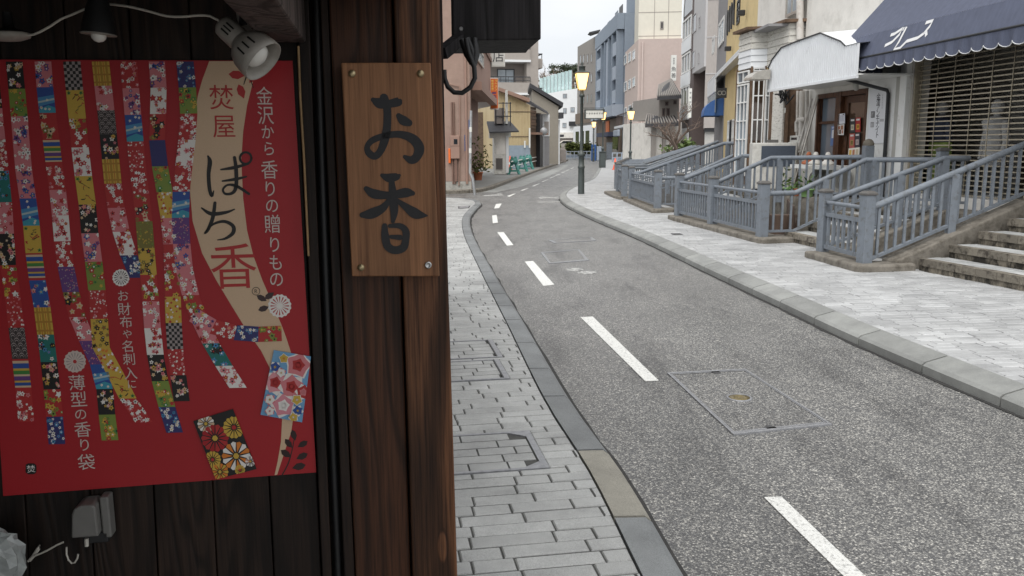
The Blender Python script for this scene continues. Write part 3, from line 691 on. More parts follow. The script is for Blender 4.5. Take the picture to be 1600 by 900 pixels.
def clip_to(poly, quad):
    if quad is None: return poly
    area = sum(quad[i][0] * quad[(i + 1) % 4][1] - quad[(i + 1) % 4][0] * quad[i][1] for i in range(4)); sg = 1 if area > 0 else -1
    for i in range(4):
        a, b = quad[i], quad[(i + 1) % 4]; side = lambda p: sg * ((b[0] - a[0]) * (p[1] - a[1]) - (b[1] - a[1]) * (p[0] - a[0])); out = []
        for j in range(len(poly)):
            p, q_ = poly[j], poly[(j + 1) % len(poly)]; sp_, sq_ = side(p), side(q_)
            if sp_ >= 0: out.append(p)
            if sp_ * sq_ < 0: out.append(lerp2(p, q_, sp_ / (sp_ - sq_)))
        poly = out
        if len(poly) < 3: return None
    return poly
def inked(mb, poly, l, col, quad):
    poly = clip_to(poly, quad)
    if poly: mb.poly([wp(x, y, pz(l)) for x, y in poly], col=col)
def blossom(mb, x, y, r, col, cen, l, n=5, deep=0.5, quad=None):
    a0 = random.random() * 6
    if quad is not None:
        inked(mb, [(x + (r if i % 2 == 0 else r * deep) * math.cos(a0 + math.pi * i / n), y + (r if i % 2 == 0 else r * deep) * math.sin(a0 + math.pi * i / n)) for i in range(2 * n)], l, col, quad)
        inked(mb, [(x + r * 0.28 * math.cos(i), y + r * 0.28 * math.sin(i)) for i in range(6)], l + 1, cen, quad); return
    mb.poly([wp(x + (r if i % 2 == 0 else r * deep) * math.cos(a0 + math.pi * i / n), y + (r if i % 2 == 0 else r * deep) * math.sin(a0 + math.pi * i / n), pz(l)) for i in range(2 * n)], col=col)
    mb.poly([wp(x + r * 0.28 * math.cos(i), y + r * 0.28 * math.sin(i), pz(l + 1)) for i in range(0, 6)], col=cen)
STY = {'r': (DRED, (WHT, PINK, WHT), 14, 4.2), 'p': (PINK, (WHT, DRED, WHT), 9, 5), 'b': (BLUE, (WHT, LBLUE, PINK), 9, 4.5), 'k': (BLK, (CREAM, YEL, PINK, WHT), 11, 4.5), 'w': (WHT, (DRED, PINK), 8, 5.5),
       'g': (LGRN, (GRN, DRED, YEL), 9, 5), 'ry': (DRED, (YEL, LGRN, WHT), 9, 5.5), 'pb': (PINK, (WHT, BLUE, PUR), 9, 5.5), 'yk': (YEL, (BLK, OLV), 11, 4.6), 'bk': (NAVY, (WHT, LBLUE), 12, 3.8), 't': (TEAL, (BLK, WHT, LBLUE), 8, 5.5), 'rk': (DRED, (BLK, CREAM, OLV), 7, 6), 'rd': (DRED, (WHT, PINK), 26, 2.0), 'gd': (OLV, (YEL, LGRN), 26, 1.7), 'pd': (PUR, (GRY, PINK), 26, 1.4), 'yo': (YEL, (ORG, DRED, WHT), 16, 3)}
def patch(mb, a, b, c, d, sty, l):          # corners: top-left, top-right, bottom-right, bottom-left (pixels)
    P = lambda u, v: lerp2(lerp2(a, b, u), lerp2(d, c, u), v)
    Q = lambda pts, col, ll: mb.poly([wp(*P(u, v), pz(ll)) for u, v in pts], col=col)
    rect = lambda u0, u1, v0, v1, col, ll: Q([(u0, v0), (u1, v0), (u1, v1), (u0, v1)], col, ll)
    if sty == 'y':
        rect(0, 1, 0, 1, YEL, l)
        for u in (0.1, 0.42, 0.74): rect(u, u + 0.13, 0, 1, (0.4, 0.22, 0.03), l + 1); 
        for v in (0.15, 0.5, 0.82): rect(0, 1, v, v + 0.07, (0.4, 0.2, 0.03), l + 2)
        for u in (0.3, 0.62): rect(u, u + 0.04, 0, 1, (0.5, 0.12, 0.02), l + 1)
    elif sty == 'ck':
        rect(0, 1, 0, 1, GRY, l)
        for i in range(6):
            for j in range(9):
                if (i + j) % 2 == 0: rect(i / 6, (i + 1) / 6, j / 9, (j + 1) / 9, BLK, l + 1)
    elif sty == 'st':
        rect(0, 1, 0, 1, DRED, l); v = 0.06
        for col, h in ((CREAM, .08), (BLUE, .16), (YEL, .07), (GRN, .12), (CREAM, .06), (PUR, .14), (YEL, .06), (BLUE, .1), (CREAM, .06)): rect(0, 1, v, v + h, col, l + 1); v += h
    elif sty == 'se':
        rect(0, 1, 0, 1, (0.045, 0.035, 0.035), l)
        for j in range(6):
            for i in range(3):
                cu = (i + (0.5 if j % 2 else 0)) / 2.4; cv = (j + 1) / 6.2
                for r_ in (0.2, 0.12):
                    arc = [(cu + r_ * math.cos(math.pi + math.pi * k / 8), cv + r_ * 0.85 * math.sin(math.pi + math.pi * k / 8)) for k in range(9)]
                    arc = [(min(max(x, 0), 1), min(max(y, 0), 1)) for x, y in arc]
                    for p_, q_ in zip(arc, arc[1:]):
                        if p_ != q_ and 0 < p_[0] < 1: Q([p_, q_, (q_[0], min(1, q_[1] + 0.03)), (p_[0], min(1, p_[1] + 0.03))], GRY, l + 1)
    elif sty == 'ys':
        rect(0, 1, 0, 1, YEL, l)
        for k in range(7):
            u, v = random.uniform(.1, .8), random.uniform(.08, .85); 
            for _ in range(3):
                u2, v2 = min(.97, max(.03, u + random.uniform(-.25, .25))), min(.97, max(.03, v + random.uniform(-.1, .12)))
                Q([(u, v), (u2, v2), (u2 + .03, v2 + .03), (u, v + .04)], random.choice((DRED, BLK, OLV)), l + 1); u, v = u2, v2
        w = abs(b[0] - a[0])
        for k in range(2): x, y = P(random.choice((.15, .85)), random.choice((.1, .9))); blossom(mb, x, y, w * 0.14, GRN, BLK, l + 2)
    elif sty == 'na': rect(0, 1, 0, 1, NAVY, l)
    elif sty == 'sea':
        rect(0, 1, 0, 1, BLUE, l); Q([(0, .4), (1, .3), (1, .6), (0, .75)], LBLUE, l + 1); Q([(0, .55), (1, .42), (1, .5), (0, .62)], (.4, .5, .5), l + 2); Q([(0, .85), (.6, .7), (1, .8), (1, 1), (0, 1)], (.05, .3, .4), l + 1)
        for k in range(5): x, y = P(random.uniform(.1, .9), random.uniform(.05, .95)); blossom(mb, x, y, 2.6, WHT, YEL, l + 3)
    else:
        bg, cols, n, r = STY[sty]; rect(0, 1, 0, 1, bg, l); w = math.hypot(b[0] - a[0], b[1] - a[1]); h = math.hypot(d[0] - a[0], d[1] - a[1]); k = max(3, int(n * 1.7 * w * h / 1000.0)); cq = (a, b, c, d)
        for i in range(k):
            x, y = P(random.uniform(0.02, .98), random.uniform(.02, .98)); fc = random.choice(cols)
            blossom(mb, x, y, r * random.uniform(.5, 1.1), fc, random.choice((YEL, DRED, WHT, BLK)) if r > 3 else fc, l + 1 + 2 * (i % 4), 5, 0.55, cq)
def ribbon(pts, w, stys, l=1):
    mb = MB(); acc = [0.0]
    for a, b in zip(pts, pts[1:]): acc.append(acc[-1] + math.hypot(b[0] - a[0], b[1] - a[1]))
    def at(s_):
        s_ = min(max(s_, 0), acc[-1])
        for i in range(len(pts) - 1):
            if s_ <= acc[i + 1] + 1e-6:
                t = (s_ - acc[i]) / (acc[i + 1] - acc[i]); p = lerp2(pts[i], pts[i + 1], t)
                a, b = pts[max(i - (t < .5), 0)], pts[min(i + 1 + (t >= .5), len(pts) - 1)]; tl = math.hypot(b[0] - a[0], b[1] - a[1])
                return p, ((b[0] - a[0]) / tl, (b[1] - a[1]) / tl)
    n = len(stys); E = []
    for i in range(n + 1):
        p, t = at(acc[-1] * i / n); steep = abs(t[1]) > 0.8
        nx, ny = (1, -0.02) if steep else (t[1], -t[0])
        E.append(((p[0] - nx * w / 2, p[1] - ny * w / 2), (p[0] + nx * w / 2, p[1] + ny * w / 2)))
    E[0] = tuple((x, max(y, 96.0)) for x, y in E[0])
    for i, s_ in enumerate(stys): patch(mb, E[i][0], E[i][1], E[i + 1][1], E[i + 1][0], s_, l)
    return mb.build('cloth_ribbon', 'print', poster)
ribbon([(-14, 120), (-2, 240), (5, 300), (13, 420), (17, 440), (25, 506), (35, 590), (41, 659)], 25, 'k p r t p k ry rd se st r'.split())
ribbon([(22, 96), (30, 180), (36, 260), (48, 340), (56, 430), (62, 450), (69, 505), (79, 586), (86, 658), (89, 694)], 26, 'k g pb p pb sea ys st b y t k ry bk'.split(), 2)
ribbon([(67, 96), (72, 160), (80, 220), (86, 270), (92, 310), (98, 384), (104, 424), (108, 445), (122, 500), (140, 540), (162, 588), (165, 630), (172, 688)], 26, 'pb sea rk st r p w r pd rk p pd sea k g'.split(), 3)
ribbon([(112, 96), (120, 176), (128, 262), (135, 302), (142, 384), (150, 430), (152, 462), (156, 510), (158, 545), (178, 580), (198, 620), (225, 660)], 27, 'ck ys ry w ys k pb g rd yk yo ys r'.split(), 4)
ribbon([(157, 96), (161, 134), (166, 178), (170, 218), (174, 262), (178, 302), (184, 342), (192, 372), (204, 408), (216, 434)], 27, 'y p se k y r p w bk'.split(), 5)
ribbon([(201, 96), (206, 160), (211, 218), (215, 260), (221, 310), (225, 344), (228, 384), (231, 420), (234, 450), (238, 510), (242, 550), (251, 600), (262, 640), (273, 676)], 26, 'r pb sea rd r rk gd yk ry p w k g bk'.split(), 6)
ribbon([(245, 96), (248, 140), (247, 176), (245, 216), (249, 254), (257, 300), (263, 336), (267, 370), (269, 410), (270, 470), (272, 520), (275, 560), (284, 627)], 25, 'pb w rk na g yo p r ry yo ck rd k'.split(), 7)
ribbon([(289, 96), (293, 140), (295, 178), (292, 222), (286, 270), (282, 310), (282, 345), (284, 384), (289, 430), (298, 462), (312, 500), (330, 538), (352, 575), (372, 606)], 27, 'bk g r w r sea pd pb p ry p t w'.split(), 8)
ribbon([(302, 492), (325, 508), (355, 518), (390, 523), (440, 521)], 24, 'pb r bk ry'.split(), 9)
# two cut cloth squares
m_ = MB(); sq = [(428, 547), (486, 557), (472, 660), (407, 648)]; m_.poly([wp(x, y, pz(20)) for x, y in sq], col=(.16, .36, .58))
for i, (u, v, r, c, e) in enumerate(((.7, .16, 22, PINK, DRED), (.2, .48, 20, (.7, .3, .33), DRED), (.62, .5, 21, PINK, DRED), (.5, .8, 20, (.66, .25, .3), WHT), (.93, .55, 13, DRED, PINK), (.3, .1, 8, YEL, ORG), (.12, .25, 9, BLUE, YEL), (.3, .32, 8, WHT, YEL), (.8, .68, 9, YEL, WHT), (.86, .84, 9, BLUE, YEL), (.15, .75, 9, WHT, YEL), (.2, .92, 8, WHT, PINK), (.78, .95, 8, YEL, WHT))):
    p = lerp2(lerp2(sq[0], sq[1], u), lerp2(sq[3], sq[2], u), v); r = min(r, 60)
    k = [min(r, 0.95 * min((q_ - 0.02) * 60, 99)) for q_ in (1.0,)][0]
    for L2, rr, cc in ((21 + 2 * i, r * 1.05, WHT if c != WHT else PINK), (22 + 2 * i, r * .92, c), (23 + 2 * i, r * .5, e if r > 12 else c)): blossom(m_, p[0], p[1], rr, cc, e, L2, 5, 0.74, sq)
m_.build('cloth_square', 'print', poster)
m_ = MB(); sq = [(302, 658), (364, 639), (401, 733), (337, 749)]; m_.poly([wp(x, y, pz(20)) for x, y in sq], col=BLK)
for i, (u, v, r, c, c2) in enumerate(((.26, .1, 13, WHT, CREAM), (.34, .36, 21, DRED, RED), (.86, .28, 17, YEL, YEL), (.66, .72, 22, ORG, WHT), (.1, .68, 13, YEL, YEL), (.16, .9, 13, ORG, YEL), (.93, .86, 8, WHT, GRY), (.62, .95, 8, YEL, YEL))):
    p = lerp2(lerp2(sq[0], sq[1], u), lerp2(sq[3], sq[2], u), v)
    for k in range(14):
        a = 2 * math.pi * k / 14; rr = r
        pts = [(p[0] + rr * .25 * math.cos(a), p[1] + rr * .25 * math.sin(a)), (p[0] + rr * .95 * math.cos(a - .2), p[1] + rr * .95 * math.sin(a - .2)), (p[0] + rr * 1.04 * math.cos(a), p[1] + rr * 1.04 * math.sin(a)), (p[0] + rr * .95 * math.cos(a + .2), p[1] + rr * .95 * math.sin(a + .2))]
        inked(m_, pts, 21 + i, c if k % 2 else c2, sq)
    inked(m_, [(p[0] + r * .22 * math.cos(k), p[1] + r * .22 * math.sin(k)) for k in range(6)], 30, YEL if c != YEL else DRED, sq)
m_.build('cloth_square', 'print', poster)
# round flower crests
def crest(x, y, r, c1, c2, cen):
    m_ = MB()
    m_.poly([wp(x + r * (0.98 if i % 2 else 0.9) * math.cos(math.pi * i / 16), y + r * (0.98 if i % 2 else 0.9) * math.sin(math.pi * i / 16), pz(3)) for i in range(32)], col=c1)
    for k in range(16):
        a = 2 * math.pi * k / 16
        m_.poly([wp(x + q_ * r * math.cos(a + e), y + q_ * r * math.sin(a + e), pz(4)) for q_, e in ((.2, 0), (.72, -.08), (.8, 0), (.72, .08))], col=c2)
    m_.poly([wp(x + r * .18 * math.cos(k), y + r * .18 * math.sin(k), pz(5)) for k in range(6)], col=cen); m_.build('flower_crest', 'print', poster)
crest(189, 434, 14, WHT, BLK, GRY); crest(117, 565, 18, (.6, .5, .45), GRY, DRED); crest(437, 478, 19, WHT, DRED, WHT)
m_ = MB()
def leaf(x, y, r, a, col, l=3): m_.poly([wp(x + px_ * r * math.cos(a) - py_ * r * math.sin(a), y + px_ * r * math.sin(a) + py_ * r * math.cos(a), pz(l)) for px_, py_ in ((-1, 0), (-.5, .45), (.2, .5), (1, 0), (.2, -.5), (-.5, -.45))], col=col)
for x, y, a in ((409, 466, .5), (421, 462, -.6), (412, 482, -.3)): leaf(x, y, 9, a, (.05, .03, .03))
for x, y, r, a in ((459, 680, 9, 1.3), (451, 693, 9, .9), (473, 694, 9, 2.6), (447, 709, 10, .6), (472, 713, 10, 2.7), (467, 729, 11, 2.9)): leaf(x, y, r, a, (.03, .015, .015))
wstroke(m_, [(441, 742, 2), (450, 725, 2), (456, 705, 1.6), (460, 685, 1.2)], pz(2), col=(.03, .015, .015))
for x, y, r, a in ((370, 117, 13, .1), (377, 143, 12, 1.2), (384, 108, 12, .6), (396, 121, 11, 2.2)): leaf(x, y, r, a, DRED)
for p in ([(393, 100, 1.5), (385, 120, 2), (381, 132, 1)], [(391, 108, 1.5), (392, 125, 1.5), (396, 137, 1)]): wstroke(m_, p, pz(5), col=BLK)
m_.build('leaf_sprays', 'print', poster)
# lettering
def wglyph(mb, ch, x, y, s_, col, l=6, sx=1.0):
    d = pz(l); u, z = FW.hit(x, y, d); u2, _ = FW.hit(x + s_, y, d); put_glyph(mb, FW, ch, u, z, abs(u2 - u), d, 0, col, sx)
def column(chars, col, l=6, sx=0.95):
    m_ = MB()
    for ch, x, y, s_ in chars: wglyph(m_, ch, x, y, s_, col, l, sx)
    return m_.build('lettering', 'print', poster)
TW = (0.6, 0.5, 0.46)
column([('金', 413, 150, 31), ('沢', 415, 180, 31), ('か', 418, 206, 25), ('ら', 420, 232, 25), ('香', 421, 265, 32), ('り', 422, 295, 28), ('の', 425, 321, 26), ('贈', 426, 350, 32), ('り', 429, 382, 28), ('も', 431, 410, 28), ('の', 432, 436, 28)], TW, 10, 0.86)
column([('お', 192, 462, 20), ('財', 194, 483, 23), ('布', 197, 503, 22), ('や', 199, 522, 17), ('名', 200, 541, 22), ('刺', 202, 561, 22), ('入', 204, 583, 23), ('に', 206, 600, 17)], TW, 12)
column([('薄', 120, 598, 29), ('型', 123, 624, 29), ('の', 126, 647, 22), ('香', 129, 671, 29), ('り', 132, 695, 24), ('袋', 135, 722, 30)], TW, 12)
column([('焚', 346, 152, 42), ('屋', 350, 197, 40)], DRED, 4)
column([('香', 365, 416, 80)], DRED, 4)
column([('R', 400, 455, 9)], BLK, 4)
m_ = MB(); wstroke(m_, [(400 + 6 * math.cos(a * .52), 455 + 6 * math.sin(a * .52), .9) for a in range(13)], pz(4), col=BLK); m_.build('ring_mark', 'print', poster)
m_ = MB()   # the two big brushed kana
K = lambda pts, i=0: wstroke(m_, pts, pz(4 + i), 0.5, 0, 0, col=BLK)
K([(650, 488, 6), (656, 505, 14), (652, 545, 12), (655, 590, 12), (662, 612, 10), (668, 596, 3)])
K([(690, 530, 5), (730, 524, 11), (776, 512, 6)], 1); K([(695, 566, 5), (735, 560, 10), (770, 552, 5)], 2)
K([(733, 492, 10), (738, 530, 12), (738, 580, 12), (728, 602, 10), (705, 606, 8), (697, 592, 7), (712, 578, 7), (740, 582, 10), (778, 606, 8)], 3)
K([(768 + 18 * math.cos(a * .63), 494 + 18 * math.sin(a * .63), 7) for a in range(11)], 4)
K([(630, 650, 5), (660, 668, 13), (705, 664, 10), (733, 654, 4)]); K([(672, 634, 10), (665, 680, 12), (650, 718, 10), (640, 728, 6), (664, 702, 7), (700, 692, 10), (728, 706, 12), (728, 728, 12), (705, 745, 8), (680, 750, 3)], 1)
m_.build('brushed_lettering', 'print', poster)
m_ = MB(); m_.poly([wp(x, y, pz(3)) for x, y in ((40, 726), (44, 724), (53, 724), (57, 727), (57, 738), (53, 741), (44, 741), (40, 738))], col=BLK); wglyph(m_, '焚', 48.5, 732.5, 14, WHT, 5); m_.build('seal', 'print', poster)

# ---- lamps, leads and the plug
def P3(x, y, Y): return D(x, y, Y)
lamp = thing('clip_lamp', 'white metal clip-on spot lamp with slotted bell shade in front of the poster', 'lamp', P3(378, 65, 1.33))
ax = (P3(404, 92, 1.305) - P3(343, 37, 1.32)).normalized(); c0 = P3(347, 38, 1.32); LS = .9
m_ = MB(); m_.lathe(c0, [(r * LS, h * LS) for r, h in ((0.002, -0.004), (0.013, -0.002), (0.0185, 0.004), (0.0195, 0.012), (0.02, 0.038), (0.0185, 0.042))], 24, axis=ax); m_.build('socket', 'lamp_white', lamp)
m_ = MB(); m_.lathe(c0, [(r * LS, h * LS) for r, h in ((0.0185, 0.042), (0.022, 0.046), (0.031, 0.055), (0.037, 0.068), (0.0395, 0.085), (0.039, 0.098), (0.0375, 0.098), (0.036, 0.085), (0.03, 0.06))], 28, axis=ax, cap=False); m_.build('shade', 'lamp_white', lamp)
m_ = MB(); m_.lathe(c0, [(r * LS, h * LS) for r, h in ((0.012, 0.05), (0.018, 0.062), (0.024, 0.076), (0.02, 0.088), (0.01, 0.094), (0.001, 0.095))], 20, axis=ax); m_.build('bulb', 'bulb', lamp)
side_ = ax.cross(Vector((0, -1, 0.2))).normalized(); outw = side_.cross(ax).normalized()
if outw.y > 0: outw = -outw
for k in (-1, 0, 1):
    for h0, r_ in ((0.014 * LS, 0.0199 * LS), (0.066 * LS, 0.0372 * LS)):
        a_ = k * 0.33; dirn = (outw * math.cos(a_) + side_ * math.sin(a_)); q = MB(); p = c0 + ax * h0 + dirn * r_; q.bar(p, p + ax * 0.015 + dirn * (0.0 if h0 < .05 else .0018), 0.0025, 0.0016, up=dirn); q.build('slot', 'black_rubber', lamp)
m_ = MB(); m_.prism([P3(366, 3, 1.36), P3(386, 3, 1.36), P3(392, 45, 1.36), P3(402, 47, 1.36), P3(402, 53, 1.36), P3(374, 44, 1.36), P3(371, 32, 1.36)], (0, 0.006, 0)); m_.build('clip', 'lamp_white', lamp)
m_ = MB(); m_.prism([P3(374, 23, 1.352), P3(386, 27, 1.352), P3(384, 38, 1.352), P3(373, 40, 1.352)], (0, 0.007, 0)); m_.build('clip_pad', 'black_rubber', lamp)
lamp = thing('spot_lamp', 'black bell-shaped spot lamp with a pale bulb pointing down above the poster', 'lamp', P3(152, 55, 1.25))
c0 = P3(154, 54, 1.25); m_ = MB(); m_.lathe(c0, [(0.024, 0), (0.0235, 0.004), (0.021, 0.02), (0.016, 0.04), (0.011, 0.055), (0.01, 0.08)], 24, axis=(0.08, 0, 1)); m_.build('shade', 'black_rubber', lamp)
m_ = MB(); m_.lathe(c0, [(0.001, -0.011), (0.006, -0.0095), (0.0095, -0.006), (0.011, 0.0), (0.009, 0.004)], 18, axis=(0.08, 0, 1)); m_.build('bulb', 'bulb', lamp)
m_ = MB(); m_.lathe(c0, [(0.0245, -0.0005), (0.0245, 0.0015), (0.023, 0.0015), (0.023, -0.0005)], 24, axis=(0.08, 0, 1)); m_.build('rim', 'lamp_white', lamp)
lamp = thing('flat_lamp', 'flat round white lamp head at the end of a white lead', 'lamp', P3(20, 56, 1.25))
m_ = MB(); m_.lathe(P3(14, 59, 1.25), [(0.001, -0.005), (0.018, -0.0035), (0.028, 0.0), (0.0295, 0.005), (0.026, 0.0065), (0.0, 0.007)], 24, axis=(-0.05, 0, 1)); m_.build('head', 'lamp_white', lamp)
m_ = MB(); m_.lathe(P3(14, 53, 1.25), [(0.027, 0.0), (0.02, 0.005), (0.008, 0.008), (0.006, 0.03)], 20); m_.build('holder', 'black_rubber', lamp)
def lead(pts, Y, r, label, m='cord_white'):
    pp = spline([(D(x, y, Y).x, D(x, y, Y).z) for x, y in pts], 0.008); q = MB(); q.tube([(p.x, Y, p.y) for p in pp], r, 7)
    return tag(q.build('lead', m), label, 'cable')
lead([(44, 55), (52, 54), (62, 50), (80, 40), (95, 30), (112, 23), (126, 17), (150, 8), (165, 6)], 1.25, 0.0017, 'white lead running from the flat lamp head up past the black spot lamp')
lead([(168, 6), (200, 10), (230, 17), (260, 25), (285, 26), (310, 24), (328, 25), (342, 32)], 1.3, 0.0019, 'white lead sagging from the black spot lamp to the clip lamp')
plug = thing('power_adapter', 'grey plug-in power adapter on the dark planks below the poster', 'power adapter', P3(138, 830, 1.4))
ub, zb2 = FW.hit(138, 830, 0.01); u0 = FW.U(109, 830, .05); u1 = FW.U(152, 830, .05); zt = FW.Z(135, 791, .05); zl = FW.Z(135, 841, .05)
m_ = MB(); m_.prism([FW.pt(u0, .002, zl), FW.pt(u1, .002, zl), FW.pt(u1 - .001, .002, zt - .004), FW.pt(u1 - .006, .002, zt), FW.pt(u0 + .018, .002, zt), FW.pt(u0 + .008, .002, zt - .006), FW.pt(u0 + .004, .002, zt - .016)], FW.n * 0.045); m_.build('case', 'plastic_grey', plug, bevel=0.003)
m_ = MB(); m_.box(FW, u1 + .001, u1 + .016, 0.002, 0.03, zl - .012, zt + .006); m_.build('side_case', 'plastic_grey', plug, bevel=0.003)
m_ = MB(); m_.box(FW, u0 + .012, u1 + .01, 0.002, 0.03, zl - .02, zl - .001); m_.build('socket_block', 'black_rubber', plug, bevel=0.002)
m_ = MB(); m_.tube([FW.pt((u0 + u1) / 2 - .002, .034, zl - .008), FW.pt((u0 + u1) / 2 - .003, .034, zl - .022)], 0.0035, 8); m_.build('connector', 'cord_white', plug)
lead([(122, 866), (121, 872), (117, 879), (112, 880), (107, 875), (104, 866), (104, 855)], FW.pt(u0, .034, 0).y, 0.0016, 'short white lead looping under the grey power adapter')
lead([(99, 847), (88, 852), (74, 860), (58, 867), (50, 870), (46, 874)], FW.pt(u0, .03, 0).y, 0.0017, 'white lead tied in a knot beside the clear plastic bag')
lead([(44, 877), (50, 870), (58, 858), (62, 852), (61, 858), (54, 868), (47, 876)], FW.pt(u0, .026, 0).y, 0.0022, 'pale paper tie knotted round the lead under the poster')
m_ = MB(); c = D(-6, 878, 1.3); R_ = random.Random(3); nn, kk = 18, 10; pts = []
for i in range(kk + 1):
    for j in range(nn):
        th = math.pi * i / kk; ph = 2 * math.pi * j / nn; r = 0.043 * (1 + 0.16 * math.sin(5 * ph + 3 * th) + R_.uniform(-.09, .09))
        pts.append(c + Vector((r * math.sin(th) * math.cos(ph), r * math.sin(th) * math.sin(ph) * .8, r * 1.15 * math.cos(th))))
m_.add(pts, [(i * nn + j, i * nn + (j + 1) % nn, (i + 1) * nn + (j + 1) % nn, (i + 1) * nn + j) for i in range(kk) for j in range(nn)])
tag(m_.build('plastic_bag', 'film'), 'crumpled clear plastic bag hanging at the foot of the red poster', 'bag')
# ---------------------------------------------------------------- stairs, terrace and grey railings
mat('rail_grey', (0.175, 0.198, 0.228), 0.5, 0.1, 9, bmp=0.08, bscale=120, dirt=(0.115, 0.12, 0.125), dscale=11, dlo=0.52, dhi=0.7)
mat('rail_cap', (0.1, 0.095, 0.09), 0.6, 0.2, 30)
granite('step_paver', (0.5, 0.51, 0.51), 0.15, 0.5, 0.14)
mat('step_edge', (0.23, 0.205, 0.165), 0.85, 0.3, 9, bmp=0.4, bscale=60, rand=0.25, dirt=(0.06, 0.05, 0.04), dscale=9, dlo=0.45, dhi=0.62)
mat('rust_panel', (0.09, 0.06, 0.045), 0.8, 0.5, 6, stretch=(1, 1, 0.25), dirt=(0.3, 0.28, 0.25), dscale=4, dlo=0.55, dhi=0.7)
V3 = lambda x, y, z=0.0: Vector((x, y, z))
def ledge(label, outline, top, z0=0.1):
    mb = MB(); mb.prism([V3(x, y, z0) for x, y in outline], (0, 0, top - z0)); return tag(mb.build('stone_ledge', 'mossy', bevel=0.025), label, 'ledge')
def newel(parent, p, z0, h, w=0.125, ang=0.0, cap=True):
    f = turned((p[0], p[1]), ang); mb = MB(); mb.box(f, -w / 2, w / 2, -w / 2, w / 2, z0 - 0.02, z0 + h)
    o = mb.build('newel', 'rail_grey', parent, bevel=0.006)
    if cap:
        mb = MB(); c = w / 2 + 0.012; k = w / 2 - 0.02; P = f.pt
        ring = lambda r, z: [P(-r, -r, z), P(r, -r, z), P(r, r, z), P(-r, r, z)]
        mb.add(ring(c, z0 + h) + ring(c, z0 + h + 0.022) + ring(k, z0 + h + 0.05), [(3, 2, 1, 0), (0, 1, 5, 4), (1, 2, 6, 5), (2, 3, 7, 6), (3, 0, 4, 7), (4, 5, 9, 8), (5, 6, 10, 9), (6, 7, 11, 10), (7, 4, 8, 11), (8, 9, 10, 11)])
        mb.build('newel_cap', 'rail_cap', o)
    return o
def along(path, s_):
    for a, b in zip(path, path[1:]):
        l = (b - a).length
        if s_ <= l: return a.lerp(b, s_ / l)
        s_ -= l
    return path[-1]
def rail_run(parent, path, drop=0.66, gap=0.13, posts=(), w=0.07, h=0.055, balus=True, skip=0.1, pw=0.095):
    path = [Vector(p) for p in path]; tot = sum((b - a).length for a, b in zip(path, path[1:]))
    for nm, dz, ww, hh in (('handrail', 0, w, h), ('bottom_rail', -drop, 0.05, 0.035)):
        mb = MB()
        for i, (a, b) in enumerate(zip(path, path[1:])):
            e = (b - a).normalized() * 0.0
            mb.tube([a + V3(0, 0, dz), b + V3(0, 0, dz)], ww * 0.5 if nm == 'handrail' else ww * 0.45, 8) if nm == 'handrail' else mb.bar(a + V3(0, 0, dz), b + V3(0, 0, dz), ww, hh)
        mb.build(nm, 'rail_grey', parent)
    if balus:
        n = max(1, int((tot - 2 * skip) / gap)); me = None
        for i in range(n + 1):
            p = along(path, skip + (tot - 2 * skip) * i / n)
            mb = MB(); mb.box(WORLD, p.x - 0.016, p.x + 0.016, p.y - 0.016, p.y + 0.016, p.z - drop, p.z - 0.01); mb.build('baluster', 'rail_grey', parent)
    for t, dn in posts:
        p = along(path, tot * t); mb = MB(); mb.box(WORLD, p.x - pw / 2, p.x + pw / 2, p.y - pw / 2, p.y + pw / 2, p.z - drop - dn, p.z - 0.012); mb.build('post', 'rail_grey', parent, bevel=0.004)
def panel(parent, a, b, z0, gap=0.125, h=0.72):
    a = Vector((*a, 0)); b = Vector((*b, 0)); t = (b - a).normalized(); a2 = a + t * 0.06; b2 = b - t * 0.06
    mb = MB(); mb.tube([a2 + V3(0, 0, z0 + h - 0.03), b2 + V3(0, 0, z0 + h - 0.03)], 0.026, 8); mb.build('handrail', 'rail_grey', parent)
    for z in (z0 + h - 0.19, z0 + 0.075):
        mb = MB(); mb.bar(a2 + V3(0, 0, z), b2 + V3(0, 0, z), 0.045, 0.05); mb.build('cross_rail', 'rail_grey', parent)
    n = max(2, int((b2 - a2).length / gap))
    for i in range(n):
        p = a2.lerp(b2, (i + 0.5) / n); mb = MB(); f = Fr((p.x, p.y), (p.x + t.x, p.y + t.y), (0, 0)); mb.box(f, -0.02, 0.02, -0.014, 0.014, z0 + 0.08, z0 + h - 0.2); mb.build('baluster', 'rail_grey', parent)
E1 = Vector((0.968, 0.25, 0))                # uphill direction of the first stair
A, B, C, Dn, E_, F_, Gn, H_, I_ = (4.34, 10.16), (4.25, 11.3), (3.98, 13.19), (3.72, 15.41), (3.47, 17.29), (3.39, 19.37), (3.3, 23.0), (3.24, 24.0), (3.42, 26.7)
ZL = 0.205
GRP = 'grey stair railings along the pavement'
# --- first railing unit: two newels, one short panel, two rails climbing to the shop
ledge('mossy stone ledge carrying the two newels beside the open steps', [(4.02, 11.36), (4.15, 10.0), (4.22, 9.92), (4.75, 9.98), (4.93, 10.03), (4.93, 10.4), (4.55, 10.35), (4.5, 11.45)], ZL)
r1 = thing('stair_railing', 'grey wooden railing pair beside the open paved steps with short panel at its foot', 'railing', (*A, ZL), GRP)
newel(r1, A, ZL, 0.83, 0.135, 0.3); newel(r1, B, ZL, 0.8, 0.125, 0.3)
panel(r1, B, A, ZL, 0.13, 0.7)
topA = V3(A[0], A[1], 0) + E1 * 2.3
rail_run(r1, [V3(A[0] + 0.07, A[1] + 0.01, 0.885), V3(topA.x, topA.y, 1.645)], 0.64, 0.13, [(0.52, 0.12)], 0.085)
rail_run(r1, [V3(topA.x, topA.y, 1.645), V3(topA.x + 0.15, topA.y + 0.03, 1.66)], 0.64, 0.13, [(0.9, 0.15)], 0.085)
